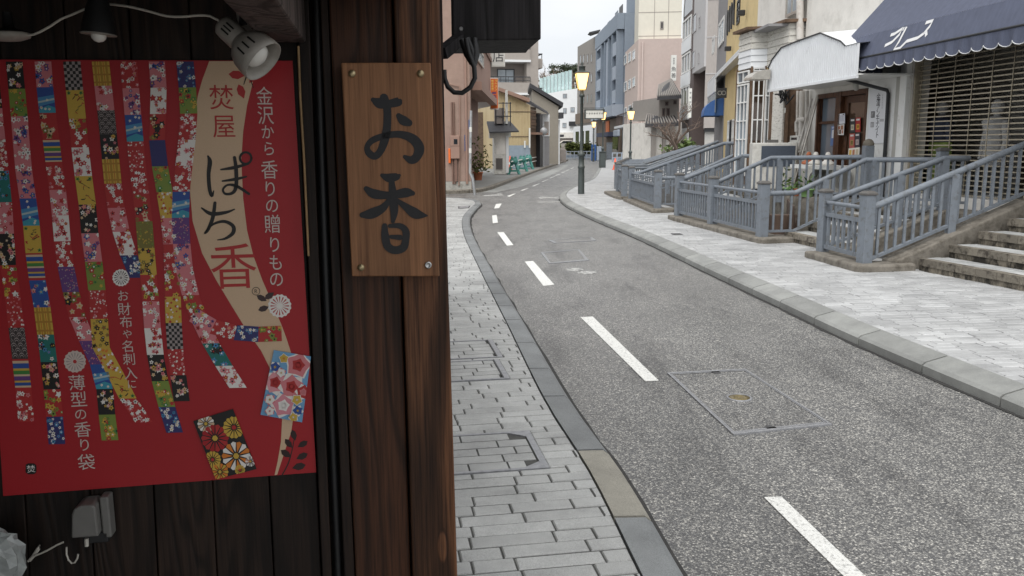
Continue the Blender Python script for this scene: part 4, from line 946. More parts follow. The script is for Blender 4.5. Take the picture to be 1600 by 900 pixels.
pB = V3(6.03, 11.72, 1.44); rail_run(r1, [V3(B[0] + 0.07, B[1] + 0.02, 0.9), pB, V3(6.42, 11.8, 1.44)], 0.62, 0.13, [(0.5, 0.15), (0.83, 0.1)], 0.08)
# --- stringer under rail A and the open steps
def slope_wall(name, a, b, z0a, z0b, w, m, label):
    a = Vector((*a, 0)); b = Vector((*b, 0)); t = (b - a).normalized(); n = V3(-t.y, t.x) * w / 2; mb = MB()
    mb.add([a - n + V3(0, 0, .1), b - n + V3(0, 0, .1), b + n + V3(0, 0, .1), a + n + V3(0, 0, .1), a - n + V3(0, 0, z0a), b - n + V3(0, 0, z0b), b + n + V3(0, 0, z0b), a + n + V3(0, 0, z0a)],
           [(0, 3, 2, 1), (4, 5, 6, 7), (0, 1, 5, 4), (1, 2, 6, 5), (2, 3, 7, 6), (3, 0, 4, 7)])
    return tag(mb.build(name, m, bevel=0.02), label, 'wall')
sa = V3(A[0], A[1]) + E1 * 0.34
slope_wall('stair_stringer', (sa.x, sa.y - 0.02), (topA.x, topA.y - 0.02), 0.23, 0.93, 0.26, 'mossy', 'mossy sloping concrete stringer beside the open paved steps')
sb_ = V3(B[0], B[1]) + E1 * 0.2
slope_wall('stair_stringer', (sb_.x, sb_.y), (6.2, 11.76), 0.2, 0.78, 0.24, 'mossy', 'mossy sloping stringer under the railing with the level top section')
def stair(label, s0, along_dir, up_dir, width, n, rise, tread, z0=0.12, course=0.1, pv=True):
    t = Vector((*along_dir, 0)).normalized(); e = Vector((*up_dir, 0)).normalized(); s0 = Vector((*s0, 0))
    root = thing('stair', label, 'stairs', s0)
    class SF:
        def pt(s, u, d, z): return s0 + t * u + e * d + V3(0, 0, z)
    f = SF()
    for i in range(n):
        z = z0 + rise * (i + 1); st = MB(); last = 0.9 if i == n - 1 else tread + 0.05
        st.box(f, 0, width, tread * i + 0.02, tread * i + last, 0.1, z - 0.03); o = st.build('step', 'step_face', root)
        # nosing blocks
        u = 0.0; k = 0
        while u < width - 0.01 and (pv or k < 1):
            L = 0.3 if pv else width; nb = MB(); w2 = min(u + L, width); nb.box(f, u + 0.003, w2 - 0.003, tread * i, tread * i + 0.11, z - 0.085, z + random.uniform(-.002, .002)); nb.build('nosing', 'step_edge', o); u += L; k += 1
        if pv:
            d = tread * i + 0.113; 
            while d < tread * (i + 1) + (0.4 if i == n - 1 else 0) - 0.03:
                u = -random.uniform(0, .2); 
                while u < width:
                    a, b2 = max(u, 0), min(u + 0.2, width)
                    if b2 - a > .03: q = MB(); q.box(f, a + .003, b2 - .003, d + .003, min(d + course, tread * i + last) - .003, z - 0.05, z - .003 + random.uniform(-.0015, .0015)); q.build('tread_paver', 'step_paver', o)
                    u += 0.2
                d += course
        else:
            q = MB(); q.box(f, 0, width, tread * i + .113, tread * i + last, z - .05, z - .004); q.build('tread', 'step_paver', o)
    return root
stair('wide open paved steps climbing to the shuttered shop', (4.96, 10.06), (0.24, -0.97), (0.97, 0.24), 2.6, 5, 0.15, 0.42)
stair('paved steps between two grey railings, in front of the shutter', (4.62, 11.62), (-0.13, 0.99), (0.97, 0.2), 1.75, 4, 0.15, 0.4, pv=False)
# --- terrace along the shops
mb = MB(); T = [(6.05, 11.2), (5.95, 13.25), (5.05, 15.4), (5.0, 17.6), (5.2, 20), (5.6, 23), (6.4, 28), (8.2, 38), (9.6, 38), (7.4, 24), (6.3, 18), (6.9, 10.6), (6.5, 10.6)]
mb.prism([V3(x, y, 0.05) for x, y in T], (0, 0, 0.665)); struct(mb.build('terrace', 'mossy'))
# rusty retaining panels in the areaway
q = MB(); q.prism([V3(4.55, 13.5, .1), V3(5.05, 15.3, .1), V3(5.05, 15.3, .66), V3(4.55, 13.5, .66)], (0.03, -0.01, 0)); tag(q.build('retaining_panel', 'rust_panel'), 'rusty brown panel behind the balusters below the café terrace', 'panel')
q = MB(); q.box(WORLD, 4.3, 4.75, 13.75, 13.9, .1, .5); tag(q.build('timber_block', 'rust_panel', bevel=.01), 'old timber block leaning in the areaway behind the corner newel', 'timber')
# --- second unit: long two-bay panel
ledge('long mossy ledge under the two-bay grey panel', [(3.28, 17.5), (3.3, 17.0), (3.86, 12.95), (3.98, 12.9), (4.75, 13.1), (4.9, 13.35), (4.3, 13.5), (3.75, 17.5)], ZL)
r2 = thing('stair_railing', 'grey railing with two long baluster bays and a level run to the ball-topped newel', 'railing', (*C, ZL), GRP)
for p, h in ((C, .83), (Dn, .83), (E_, .83)): newel(r2, p, ZL, h, 0.15, 0.15)
panel(r2, C, Dn, ZL); panel(r2, Dn, E_, ZL)
rail_run(r2, [V3(C[0] + .08, C[1] + .02, .885), V3(4.5, 13.25, .89), V3(5.62, 13.32, 1.4), V3(6.36, 12.52, 1.41)], 0.6, 0.14, [(0.35, .1), (0.66, .1)], .08)
newel(r2, (6.38, 12.46), .72, .82, .13)
rail_run(r2, [V3(Dn[0] + .08, Dn[1] + .03, .97), V3(4.86, 15.75, 1.4), V3(5.92, 14.15, 1.43)], 0.62, 0.14, [(0.22, .2), (0.45, .2)], .08)
n_ = newel(r2, (5.95, 14.05), .72, .9, .15, cap=False)
q = MB(); q.lathe((5.95, 14.05, 1.62), [(.085, 0), (.09, .03), (.075, .07), (.045, .1), (.0, .112)], 16); q.build('ball_cap', 'step_edge', n_)
rail_run(r2, [V3(E_[0] + .08, E_[1] + .03, .95), V3(4.9, 17.85, 1.41), V3(5.35, 17.5, 1.42)], 0.62, 0.14, [(0.35, .2), (0.72, .2)], .08)
stair('narrow steps between the two-bay railing and the louvred one', (3.75, 17.5), (0.0, 1), (0.97, 0.15), 1.7, 4, 0.15, 0.38, pv=False)
# --- third unit: one louvred bay
ledge('ledge under the grey bay with closely set louvres', [(3.1, 23.2), (3.12, 22.7), (3.19, 19.0), (3.3, 18.95), (3.9, 19.25), (3.9, 19.5), (3.6, 19.6), (3.5, 23.2)], ZL)
r3 = thing('stair_railing', 'grey railing with one bay of closely set louvres and long rising handrails', 'railing', (*F_, ZL), GRP)
newel(r3, F_, ZL, .83, .16); newel(r3, Gn, ZL, .83, .15); panel(r3, F_, Gn, ZL, .17)
rail_run(r3, [V3(F_[0] + .08, F_[1], .9), V3(4.0, 19.4, .9), V3(5.2, 19.7, 1.4)], .6, .14, [(.5, .2)], .08)
rail_run(r3, [V3(Gn[0] + .08, Gn[1] - .1, .9), V3(3.5, 22.8, .91), V3(5.45, 21.6, 1.68), V3(5.95, 21.0, 1.69)], .62, .14, [(.3, .2), (.55, .2), (.8, .2)], .09)
# --- farther units
ledge('small rounded ledge under the short grey bay near the traffic cone', [(2.98, 26.9), (3.0, 24.5), (3.1, 23.8), (3.5, 23.8), (3.6, 27)], ZL)
r4 = thing('stair_railing', 'short grey railing bay at the bend, its handrails level before they rise', 'railing', (*H_, ZL), GRP)
newel(r4, H_, ZL, .85, .17); newel(r4, I_, ZL, .85, .16); panel(r4, H_, I_, ZL, .2)
rail_run(r4, [V3(3.3, 24, 1.0), V3(3.95, 24.2, 1.0), V3(6.15, 25.1, 1.74)], .62, .2, [(.5, .2)], .08)
rail_run(r4, [V3(3.5, 26.7, 1.0), V3(4.4, 27, 1.0), V3(6.6, 27.6, 1.7)], .62, .2, [(.5, .2)], .08)
for (x, y), lb in zip(((3.75, 29.8), (4.4, 33.5), (5.2, 38.0)), ('grey railing unit behind the short bay at the bend', 'grey railing unit facing the pink-walled building', 'last grey railing unit before the metal barrier')):
    r5 = thing('stair_railing', lb, 'railing', (x, y, .12), GRP); newel(r5, (x, y), .12, .9, .17); newel(r5, (x + .35, y + 2), .12, .9, .17); panel(r5, (x, y), (x + .35, y + 2), .12, .3)
    rail_run(r5, [V3(x + .1, y, .95), V3(x + .9, y + .3, .95), V3(x + 3.2, y + 1.2, 1.6)], .62, .3, [(.6, .2)], .08)
    rail_run(r5, [V3(x + .4, y + 2, .95), V3(x + 1.2, y + 2.3, .95), V3(x + 3.6, y + 3.2, 1.6)], .62, .3, [(.6, .2)], .08)
# ---------------------------------------------------------------- building helpers
mat('stucco_cream', (0.7, 0.675, 0.63), 0.9, 0.08, 2.5, bmp=0.5, bscale=25, dirt=(0.42, 0.4, 0.36), dscale=1.2, dlo=0.5, dhi=0.8)
mat('white_paint', (0.76, 0.76, 0.74), 0.6, 0.06, 5, dirt=(0.42, 0.38, 0.32), dscale=6, dlo=0.58, dhi=0.8)
mat('sheet_white', (0.76, 0.78, 0.8), 0.4, 0.05, 3, dirt=(0.42, 0.43, 0.44), dscale=5, dlo=0.6, dhi=0.85)
mat('old_board', (0.62, 0.6, 0.55), 0.8, 0.12, 10, stretch=(1, 1, 3), bmp=0.5, bscale=30, dirt=(0.2, 0.16, 0.12), dscale=9, dlo=0.56, dhi=0.66)
mat('old_brown', (0.13, 0.08, 0.05), 0.85, 0.4, 10, bmp=0.5, bscale=40)
mat('awning_blue', (0.085, 0.097, 0.145), 0.75, 0.16, 16, stretch=(1, 1, 0.12), bmp=0.15, bscale=20)
mat('awning_royal', (0.045, 0.13, 0.36), 0.6, 0.12, 8)
mat('white_thread', (0.72, 0.72, 0.72), 0.7, 0.05, 10)
mat('shutter_steel', (0.42, 0.37, 0.28), 0.4, 0.2, 20, metal=0.5)
mat('grey_paint', (0.42, 0.41, 0.38), 0.6, 0.1, 6)
wood('door_wood', (0.035, 0.015, 0.008), (0.16, 0.07, 0.035), 8, 0.45, 'z', 2.0)
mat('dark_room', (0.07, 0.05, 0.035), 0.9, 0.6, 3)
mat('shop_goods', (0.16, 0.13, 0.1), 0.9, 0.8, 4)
glass('glass_dark', (0.03, 0.034, 0.04)); glass('glass_sky', (0.16, 0.2, 0.24), 0.08, 0.5, 0.7); glass('glass_pale', (0.32, 0.37, 0.41), 0.15, 0.35, 0.9); glass('glass_brown', (0.07, 0.045, 0.03))
mat('yellow_wall', (0.68, 0.53, 0.27), 0.85, 0.06, 3, dirt=(0.55, 0.43, 0.22), dscale=2)
mat('grey_wall', (0.27, 0.265, 0.27), 0.85, 0.08, 3, bmp=0.3)
mat('black_paint', (0.02, 0.021, 0.024), 0.5, 0.2, 20)
mat('pvc', (0.56, 0.53, 0.49), 0.5, 0.1, 6, dirt=(0.38, 0.32, 0.27), dscale=5)
mat('unit_white', (0.6, 0.59, 0.55), 0.5, 0.06, 8, dirt=(0.42, 0.4, 0.36), dscale=6)
mat('unit_blue', (0.055, 0.07, 0.095), 0.6, 0.15, 20)
mat('terracotta', (0.4, 0.13, 0.06), 0.8, 0.2, 20)
mat('green_plastic', (0.25, 0.42, 0.16), 0.5, 0.1, 10)
mat('leaf', (0.06, 0.11, 0.025), 0.6, 0.4, 30, rand=0.5)
mat('leaf_light', (0.13, 0.19, 0.05), 0.6, 0.4, 30, rand=0.5)
mat('tin', (0.5, 0.47, 0.42), 0.35, 0.15, 12, metal=0.6)
print_mat('sheet_print', 0.55)
mat('mannequin_cloth', (0.42, 0.42, 0.42), 0.8, 0.2, 10); mat('navy_cloth', (0.05, 0.06, 0.1), 0.8, 0.2, 10); mat('lime_cloth', (0.25, 0.33, 0.08), 0.8, 0.2, 10); mat('denim_blue', (0.03, 0.1, 0.3), 0.8, 0.2, 10)

def holed_wall(mb, fr, u0, u1, z0, z1, holes, d0=-0.25, d1=0.0, m=0):
    us = sorted({u0, u1, *[min(max(x, u0), u1) for h in holes for x in h[:2]]}); zs = sorted({z0, z1, *[min(max(x, z0), z1) for h in holes for x in h[2:4]]})
    for za, zb in zip(zs, zs[1:]):
        run = None
        for ua, ub in zip(us, us[1:]):
            cu, cz = (ua + ub) / 2, (za + zb) / 2
            solid = not any(h[0] < cu < h[1] and h[2] < cz < h[3] for h in holes)
            if solid: run = (run[0], ub) if run else (ua, ub)
            if (not solid or ub == us[-1]) and run: mb.box(fr, run[0], run[1], d0, d1, za, zb, m); run = None
def window(parent, fr, u0, u1, z0, z1, d=-0.1, fw=0.05, nu=1, nz=1, frame='white_paint', pane='glass_dark', sill=None, proud=0.03, name='window', bar=None):
    mb = MB(); bw_ = bar or fw * 0.6
    mb.box(fr, u0, u1, d, d + proud, z0, z0 + fw); mb.box(fr, u0, u1, d, d + proud, z1 - fw, z1); mb.box(fr, u0, u0 + fw, d, d + proud, z0 + fw, z1 - fw); mb.box(fr, u1 - fw, u1, d, d + proud, z0 + fw, z1 - fw)
    for i in range(1, nu): u = u0 + (u1 - u0) * i / nu; mb.box(fr, u - bw_ / 2, u + bw_ / 2, d, d + proud * .9, z0 + fw, z1 - fw)
    for i in range(1, nz): z = z0 + (z1 - z0) * i / nz; mb.box(fr, u0 + fw, u1 - fw, d, d + proud * .8, z - bw_ / 2, z + bw_ / 2)
    o = mb.build(name, frame, parent)
    ua, ub, za, zb = u0 + fw * .5, u1 - fw * .5, z0 + fw * .5, z1 - fw * .5
    for i in range(nu):
        for j in range(nz):
            p = MB(); p.box(fr, ua + (ub - ua) * i / nu + .002, ua + (ub - ua) * (i + 1) / nu - .002, d - .012, d + .006, za + (zb - za) * j / nz + .002, za + (zb - za) * (j + 1) / nz - .002); p.build('pane', pane, o)
    if sill: p = MB(); p.box(fr, u0 - .05, u1 + .05, d, .05, z0 - .06, z0 - .003); p.build('sill', sill, o)
    return o
def rect(fr, x0, y0, x1, y1, d=0.0):        # two pixel corners on a facade -> (u0, u1, z0, z1)
    a, b = fr.hit(x0, y0, d), fr.hit(x1, y1, d); return min(a[0], b[0]), max(a[0], b[0]), min(a[1], b[1]), max(a[1], b[1])
def fpoly(mb, fr, pix, d0, d1, m=0):
    pts = [fr.pt(*(lambda h: (h[0], d1, h[1]))(fr.hit(x, y, d1))) for x, y in pix]; mb.prism(pts, fr.n * (d0 - d1), m)
def P_(parent, name, m, *boxes, bevel=0):     # one part from boxes (fr, u0, u1, d0, d1, z0, z1)
    mb = MB()
    for b in boxes: mb.box(*b)
    return mb.build(name, m, parent, bevel=bevel)

# ---------------------------------------------------------------- R1: cream building with the shuttered shop and the café
R1 = Fr((6.89, 8.5), (5.99, 17.5), (0, 12))
u_sh = R1.U(1417, 240); u_p0 = R1.U(1392, 200); u_end = R1.L
b1 = thing('corner_building', 'cream stucco building holding the shuttered shop and the wooden café front', 'building', (*R1.pt(4, 0, 0).xy, 0))
z_top = 8.0
cw = rect(R1, 1278, 150, 1310, 240); cd = rect(R1, 1311, 143, 1350, 262)
cw = (cw[0], cw[1], cw[2], R1.Z(1300, 146)); cd = (cd[0], cw[0] - 0.001 if False else cd[1], 0.715, R1.Z(1330, 141))
holes = [(0.15, u_sh, 0.87, 3.42), (cd[0], cw[1], 0.715, cd[3])]
mb = MB(); holed_wall(mb, R1, 0, u_end, 0.05, z_top, holes, -0.3, 0); mb.build('wall', 'stucco_cream', b1)
P_(b1, 'rear_mass', 'stucco_cream', (R1, 0, u_end, -9, -2.2, 0.05, z_top), (R1, 0, u_end, -2.2, -.31, 3.6, z_top - .02), (R1, 0, .14, -2.2, -.31, .06, 3.59), (R1, u_end - .14, u_end, -2.2, -.31, .06, 3.59))
P_(b1, 'roof', 'grey_wall', (R1, -.15, u_end + .05, -9.2, .1, z_top + .01, z_top + .2))
P_(b1, 'shop_floor', 'concrete', (R1, 0.16, u_sh, -2.2, -0.001, .06, 0.86))
P_(b1, 'pier', 'white_paint', (R1, u_sh + .01, u_sh + .2, .003, .09, .72, 3.4), bevel=.01); P_(b1, 'pier', 'grey_paint', (R1, u_sh + .23, u_sh + .36, .003, .06, .72, 3.4), bevel=.01)
P_(b1, 'plaster_panel', 'white_paint', (R1, u_sh + .4, cd[0] - .04, .002, .03, .72, R1.Z(1370, 112)))
# roller grille: rods and hanging links
sh = thing('roller_grille', 'closed steel roller grille of horizontal rods across the shop window', 'shutter', R1.pt(2, -.1, .87))
z = 0.9; rods = []
while z < 3.4: rods.append(z); z += 0.072
for z in rods:
    mb = MB(); mb.box(R1, .16, u_sh - .01, -.1, -.09, z - .009, z + .009); mb.build('rod', 'shutter_steel', sh)
u = u_sh - .12
while u > .3:
    mb = MB(); mb.box(R1, u - .006, u + .006, -.088, -.08, .88, 3.4); mb.build('link_strip', 'shutter_steel', sh); u -= .42
P_(sh, 'guide_rail', 'shutter_steel', (R1, u_sh - .06, u_sh - .015, -.14, -.02, .88, 3.41))
# what stands behind the grille
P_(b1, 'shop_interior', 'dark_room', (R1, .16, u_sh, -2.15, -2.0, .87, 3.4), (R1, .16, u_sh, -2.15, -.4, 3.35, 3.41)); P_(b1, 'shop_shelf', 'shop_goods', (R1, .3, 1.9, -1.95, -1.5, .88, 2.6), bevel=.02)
def mannequin(u, d, h, cloth, label, hat=False):
    p = R1.pt(u, d, .865); t = thing('mannequin', label, 'mannequin', p); mb = MB()
    mb.lathe(p, [(.16, 0), (.15, .02), (.02, .03), (.02, h * .35), (.17, h * .36), (.15, h * .5), (.13, h * .62), (.17, h * .75), (.2, h * .84), (.13, h * .88), (.05, h * .9), (.05, h * .93)], 16); mb.build('torso', cloth, t)
    mb = MB(); mb.lathe(p, [(.05, h * .92), (.08, h * .95), (.095, h), (.08, h * 1.05), (.03, h * 1.08)], 14); mb.build('head', 'mannequin_cloth', t)
    for s_ in (-1, 1):
        mb = MB(); mb.tube([p + R1.u * .17 * s_ + V3(0, 0, h * .84), p + R1.u * .24 * s_ + V3(0, 0, h * .62), p + R1.u * .22 * s_ + R1.n * .06 + V3(0, 0, h * .42)], [.055, .05, .035], 10); mb.build('arm', cloth, t)
mannequin(R1.U(1557, 200, -.5), -.5, 1.3, 'mannequin_cloth', 'dress form in a pale grey jacket behind the roller grille')
mannequin(R1.U(1470, 200, -.6), -.6, 1.35, 'navy_cloth', 'dress form in a dark coat behind the roller grille')
q = MB(); f0 = rect(R1, 1450, 222, 1478, 250, -.45); q.box(R1, f0[0], f0[1], -.55, -.45, .87, f0[3]); tag(q.build('folded_cloth', 'lime_cloth', bevel=.03), 'lime green cloth draped on a stand behind the grille', 'cloth')
# awning
aw = thing('shop_awning', 'faded navy fabric awning with white lettering and scalloped valance over the grille', 'awning', R1.pt(2.5, .5, 3.2))
dA = 0.85; uL = R1.U(1309, 98, dA); zA = R1.Z(1309, 98, dA); uR = -0.6
zF = R1.Z(1315, 65, dA - .12); zW = zF + .75
mb = MB(); mb.add([R1.pt(uL, dA, zA), R1.pt(uR, dA, zA), R1.pt(uR, dA - .14, zF), R1.pt(uL, dA - .14, zF)], [(0, 1, 2, 3)]); mb.build('fascia', 'awning_blue', aw)
mb = MB(); nU = 9
for i in range(nU):
    a, b = uL + (uR - uL) * i / nU, uL + (uR - uL) * (i + 1) / nU
    mb.add([R1.pt(a, dA - .14, zF + .001), R1.pt(b, dA - .14, zF + .001), R1.pt(b, .02, zW), R1.pt(a, .02, zW)], [(0, 1, 2, 3)])
mb.build('top_cloth', 'awning_blue', aw)
mb = MB(); mb.add([R1.pt(uL, dA, zA), R1.pt(uL, dA - .14, zF), R1.pt(uL, .02, zW), R1.pt(uL, .02, zA)], [(0, 1, 2, 3)]); mb.build('side_cloth', 'awning_blue', aw)
mb = MB(); mb.tube([R1.pt(uR, dA + .01, zA), R1.pt(uL - .02, dA + .01, zA)], .016, 8); mb.tube([R1.pt(uL - .01, .03, zA), R1.pt(uL - .01, dA, zA)], .016, 8); mb.build('frame_tube', 'black_paint', aw)
def valance(p0, p1, drop, n, nm):
    mb = MB(); th = MB(); top = []; L = (p1 - p0).length; k = 6
    nrm = (p1 - p0).normalized().cross(V3(0, 0, 1))
    for i in range(n * k + 1):
        t = i / (n * k); ph = (i % k) / k; h = drop * (0.72 + 0.28 * math.sin(math.pi * ph)); wob = nrm * (.02 * math.sin(i * 1.05) + .01 * math.sin(i * .37))
        top.append((p0.lerp(p1, t), p0.lerp(p1, t) + wob - V3(0, 0, h)))
    for (a, b), (c, d) in zip(top, top[1:]): mb.add([a, c, d, b], [(0, 1, 2, 3)], 0, None, True)
    th.tube([b for a, b in top], .006, 5); o = mb.build(nm, 'awning_blue', aw); th.build('piping', 'white_thread', o)
valance(R1.pt(uL, dA + .012, zA - .012), R1.pt(uR, dA + .012, zA - .012), .2, 26, 'valance'); valance(R1.pt(uL + .005, .05, zA - .012), R1.pt(uL + .005, dA, zA - .012), .2, 5, 'side_valance')
class FA:                                    # the sloping fascia as a writing plane
    def pt(s, u, d, z): k = (z - zA) / (zF - zA); return R1.pt(u, dA - .14 * k + d, z)
fa = FA(); mb = MB()
def aw_stroke(pts, w=.05):
    S = []
    for x, y in pts: h = R1.hit(1300 + x / 3.6, y / 3.6, dA - .07); S.append((h[0], h[1], w))
    mb.stroke(fa, S, .008)
aw_stroke([(320, 197), (342, 190), (378, 160), (372, 195), (345, 236), (308, 257)]); aw_stroke([(386, 152), (384, 172)], .035); aw_stroke([(400, 150), (386, 235), (373, 277), (405, 272), (432, 232), (492, 213), (522, 186)]); aw_stroke([(508, 128), (547, 116), (540, 150), (520, 187), (532, 182), (541, 202)])
mb.build('lettering', 'white_thread', aw)
# drain pipe and small floodlight under the awning
q = MB(); q.tube([R1.pt(R1.U(1320, 120, .5), .5, R1.Z(1320, 118, .5)), R1.pt(R1.U(1322, 124, .5), .5, R1.Z(1322, 124, .5)), R1.pt(R1.U(1386, 141, .08), .08, R1.Z(1386, 141, .08)), R1.pt(R1.U(1388, 146, .07), .07, R1.Z(1388, 146, .07)), R1.pt(R1.U(1386, 200, .07), .07, .72)], .03, 10)
tag(q.build('drain_pipe', 'black_paint'), 'bent black drain pipe beside the white café sign', 'pipe')
q = MB(); h = R1.hit(1337, 133, .2); q.lathe(R1.pt(h[0], .2, h[1]), [(.04, -.09), (.05, 0), (.045, .05)], 12, axis=(-.4, -.5, .75)); tag(q.build('flood_light', 'grey_paint'), 'small grey floodlight fixed under the white canopy end', 'lamp')
# café front
cafe = b1
P_(cafe, 'shopfront_frame', 'door_wood', (R1, cd[0], cd[0] + .07, -.12, .02, .72, cd[3]), (R1, cd[1] - .14, cd[1] + .06, -.12, .03, .72, cd[3]), (R1, cw[1] - .06, cw[1], -.12, .02, .72, cd[3]), (R1, cd[0] + .07, cw[1] - .06, -.12, .02, cd[3] - .09, cd[3]), (R1, cd[1] + .06, cw[1] - .06, -.12, .02, .72, cw[2] - .05), bevel=.006)
P_(cafe, 'display_pane', 'glass_sky', (R1, cd[1] + .06, cw[1] - .06, -.1, -.085, cw[2] - .05, cd[3] - .09)); P_(cafe, 'shelf', 'door_wood', (R1, cd[1] + .06, cw[1] - .06, -.083, -.02, R1.Z(1300, 193), R1.Z(1300, 193) + .05))
dr = P_(cafe, 'door', 'door_wood', (R1, cd[0] + .08, cd[0] + .2, -.1, -.05, .73, cd[3] - .1), (R1, cd[1] - .3, cd[1] - .15, -.1, -.05, .73, cd[3] - .1), (R1, cd[0] + .2, cd[1] - .3, -.1, -.05, cd[3] - .22, cd[3] - .1), (R1, cd[0] + .2, cd[1] - .3, -.1, -.05, .73, 1.15))
P_(dr, 'pane', 'glass_brown', (R1, cd[0] + .2, cd[1] - .3, -.09, -.075, 1.15, cd[3] - .22))
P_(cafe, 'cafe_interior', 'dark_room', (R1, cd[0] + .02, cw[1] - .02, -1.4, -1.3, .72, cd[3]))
def sheet_on(fr, pix, d, cols, name, label, cat='notice', glyphs=(), blocks=()):
    t = thing(name, label, cat, fr.pt(*(lambda h: (h[0], d, h[1]))(fr.hit(*pix[3], d)))); mb = MB(); pts = [fr.hit(x, y, d) for x, y in pix]
    mb.prism([fr.pt(u, d, z) for u, z in pts], fr.n * -.006, col=cols); mb.build('sheet', 'sheet_print', t)
    a, b, c, e = pts; lp = lambda u, v: ((a[0] * (1 - u) + b[0] * u) * (1 - v) + (e[0] * (1 - u) + c[0] * u) * v, (a[1] * (1 - u) + b[1] * u) * (1 - v) + (e[1] * (1 - u) + c[1] * u) * v)
    mb = MB()
    flip = 1 if Vector((fr.u)).dot(V3(1, 0, 0)) * 0 + (ray(*pix[1]) - ray(*pix[0])).dot(fr.u) > 0 else -1
    for ch, u, v, s_, col in glyphs: p = lp(u, v); put_glyph(mb, fr, ch, p[0], p[1], s_, d + .002, 0, col, 1.0, flip)
    for u0, u1, v0, v1, col in blocks: mb.poly([fr.pt(lp(u, v)[0], d + .0015, lp(u, v)[1]) for u, v in ((u0, v0), (u1, v0), (u1, v1), (u0, v1))], col=col)
    if mb.f: mb.build('lettering' if glyphs else 'print', 'sheet_print', t)
    return t
INK = (.04, .04, .05)
gl = [(ch, .56, .14 + .1 * i, .13, INK) for i, ch in enumerate('金澤アンモナイト')]
sheet_on(R1, [(1359, 141), (1385, 138), (1382, 224), (1355, 224)], .05, (.74, .75, .78), 'cafe_sign', 'tall white café sign with a column of characters beside the drain pipe', 'sign',
         gl + [('#', .8, .12 + .045 * i, .05, (.4, .4, .42)) for i in range(6)], [(.15, .38, .4, .52, (.15, .15, .16)), (.19, .34, .42, .5, (.7, .7, .72)), (.15, .36, .6, .7, (.35, .35, .36)), (.19, .32, .62, .68, (.72, .72, .74)), (.68, .92, .55, .6, (.45, .45, .47))])
sheet_on(R1, [(1310, 178), (1320, 177), (1320, 193), (1309, 194)], .03, (.72, .73, .78), 'notice', 'white notice with lines of text on the café frame', blocks=[(.15, .85, .2 + .12 * i, .26 + .12 * i, (.45, .45, .52)) for i in range(5)] + [(.7, .9, .06, .14, INK)])
sheet_on(R1, [(1309, 195), (1319, 194), (1318, 211), (1308, 211)], .03, (.74, .72, .7), 'notice', 'white picture notice with brown figures on the café frame', blocks=[(.1, .4, .15, .45, (.3, .1, .05)), (.5, .9, .1, .5, (.35, .16, .08)), (.3, .6, .5, .9, (.12, .08, .06)), (.7, .9, .55, .85, (.5, .2, .12))])
sheet_on(R1, [(1299, 197), (1306, 196), (1305, 227), (1297, 228)], -.07, (.12, .2, .42), 'notice', 'blue notice inside the café display window', blocks=[(.2, .9, .2, .62, (.7, .72, .76)), (.15, .85, .05, .14, (.5, .55, .7))])
for i, (x, y, bg, fg) in enumerate(((1328.5, 185, (.05, .05, .05), (.72, .66, .5)), (1337, 184, (.4, .03, .03), (.75, .4, .06)), (1327.5, 209, (.5, .12, .1), (.4, .3, .1)), (1336, 208, (.06, .05, .06), (.6, .5, .48)))):
    sheet_on(R1, [(x, y), (x + 7.6, y - .6), (x + 7.2, y + 22), (x - .6, y + 22.5)], -.045, bg, 'menu_photo', ('black menu card with a pale round dish on the café door', 'red menu card with an orange drink on the café door', 'pink and brown menu card low on the café door', 'dark menu card with pale dishes low on the café door')[i], 'menu card', blocks=[(.2, .8, .45, .82, fg), (.32, .68, .52, .74, tuple(c * .6 for c in fg)), (.15, .85, .08, .2, (.7, .68, .66))])
sheet_on(R1, [(1326, 232), (1343, 230), (1342, 244), (1325, 245)], .28, (.7, .66, .58), 'menu_board', 'bright menu board of dishes standing before the café door', 'menu card', blocks=[(.08, .3, .2, .8, (.55, .35, .06)), (.38, .6, .2, .8, (.4, .16, .08)), (.68, .92, .2, .8, (.5, .42, .3))])
# gabled corrugated canopy
cn = thing('corrugated_canopy', 'white corrugated metal canopy with a peaked front above the café', 'canopy', R1.pt(6.5, .5, 3))
dC = 0.95; prof = [(1322, 72), (1315, 65), (1283, 52), (1262, 59.5), (1240, 67.5), (1222, 75), (1208, 93), (1201.5, 107)]
pr = [R1.hit(x, y, dC) for x, y in prof]; bl, br = R1.hit(1201, 142, dC), R1.hit(1322, 118, dC); zb_ = (bl[1] + br[1]) / 2
def top_at(u):
    for (ua, za), (ub, zc) in zip(pr, pr[1:]):
        if min(ua, ub) <= u <= max(ua, ub): return za + (zc - za) * (u - ua) / (ub - ua)
    return pr[0][1] if abs(u - pr[0][0]) < abs(u - pr[-1][0]) else pr[-1][1]
u = pr[0][0] - .4; k = 0; u_l = bl[0]
while u < u_l - .01:
    w_ = .038; e = min(u + w_, u_l); d = dC + (.0 if k % 2 else .008); mb = MB()
    mb.add([R1.pt(u, d, zb_), R1.pt(e, d, zb_), R1.pt(e, d, top_at(e)), R1.pt(u, d, top_at(u)), R1.pt(u, dC - .02, zb_), R1.pt(e, dC - .02, zb_), R1.pt(e, dC - .02, top_at(e)), R1.pt(u, dC - .02, top_at(u))], [(0, 1, 2, 3), (4, 7, 6, 5), (0, 4, 5, 1), (1, 5, 6, 2), (2, 6, 7, 3), (3, 7, 4, 0)])
    mb.build('corrugation', 'sheet_white', cn); u = e; k += 1
mb = MB(); full = [(pr[0][0] - .4, pr[0][1])] + pr
for (ua, za), (ub, zc) in zip(full, full[1:]): mb.add([R1.pt(ua, dC + .02, za + .006), R1.pt(ub, dC + .02, zc + .006), R1.pt(ub, .01, zc + .1), R1.pt(ua, .01, za + .1)], [(0, 1, 2, 3)])
mb.build('roof_sheet', 'sheet_white', cn)
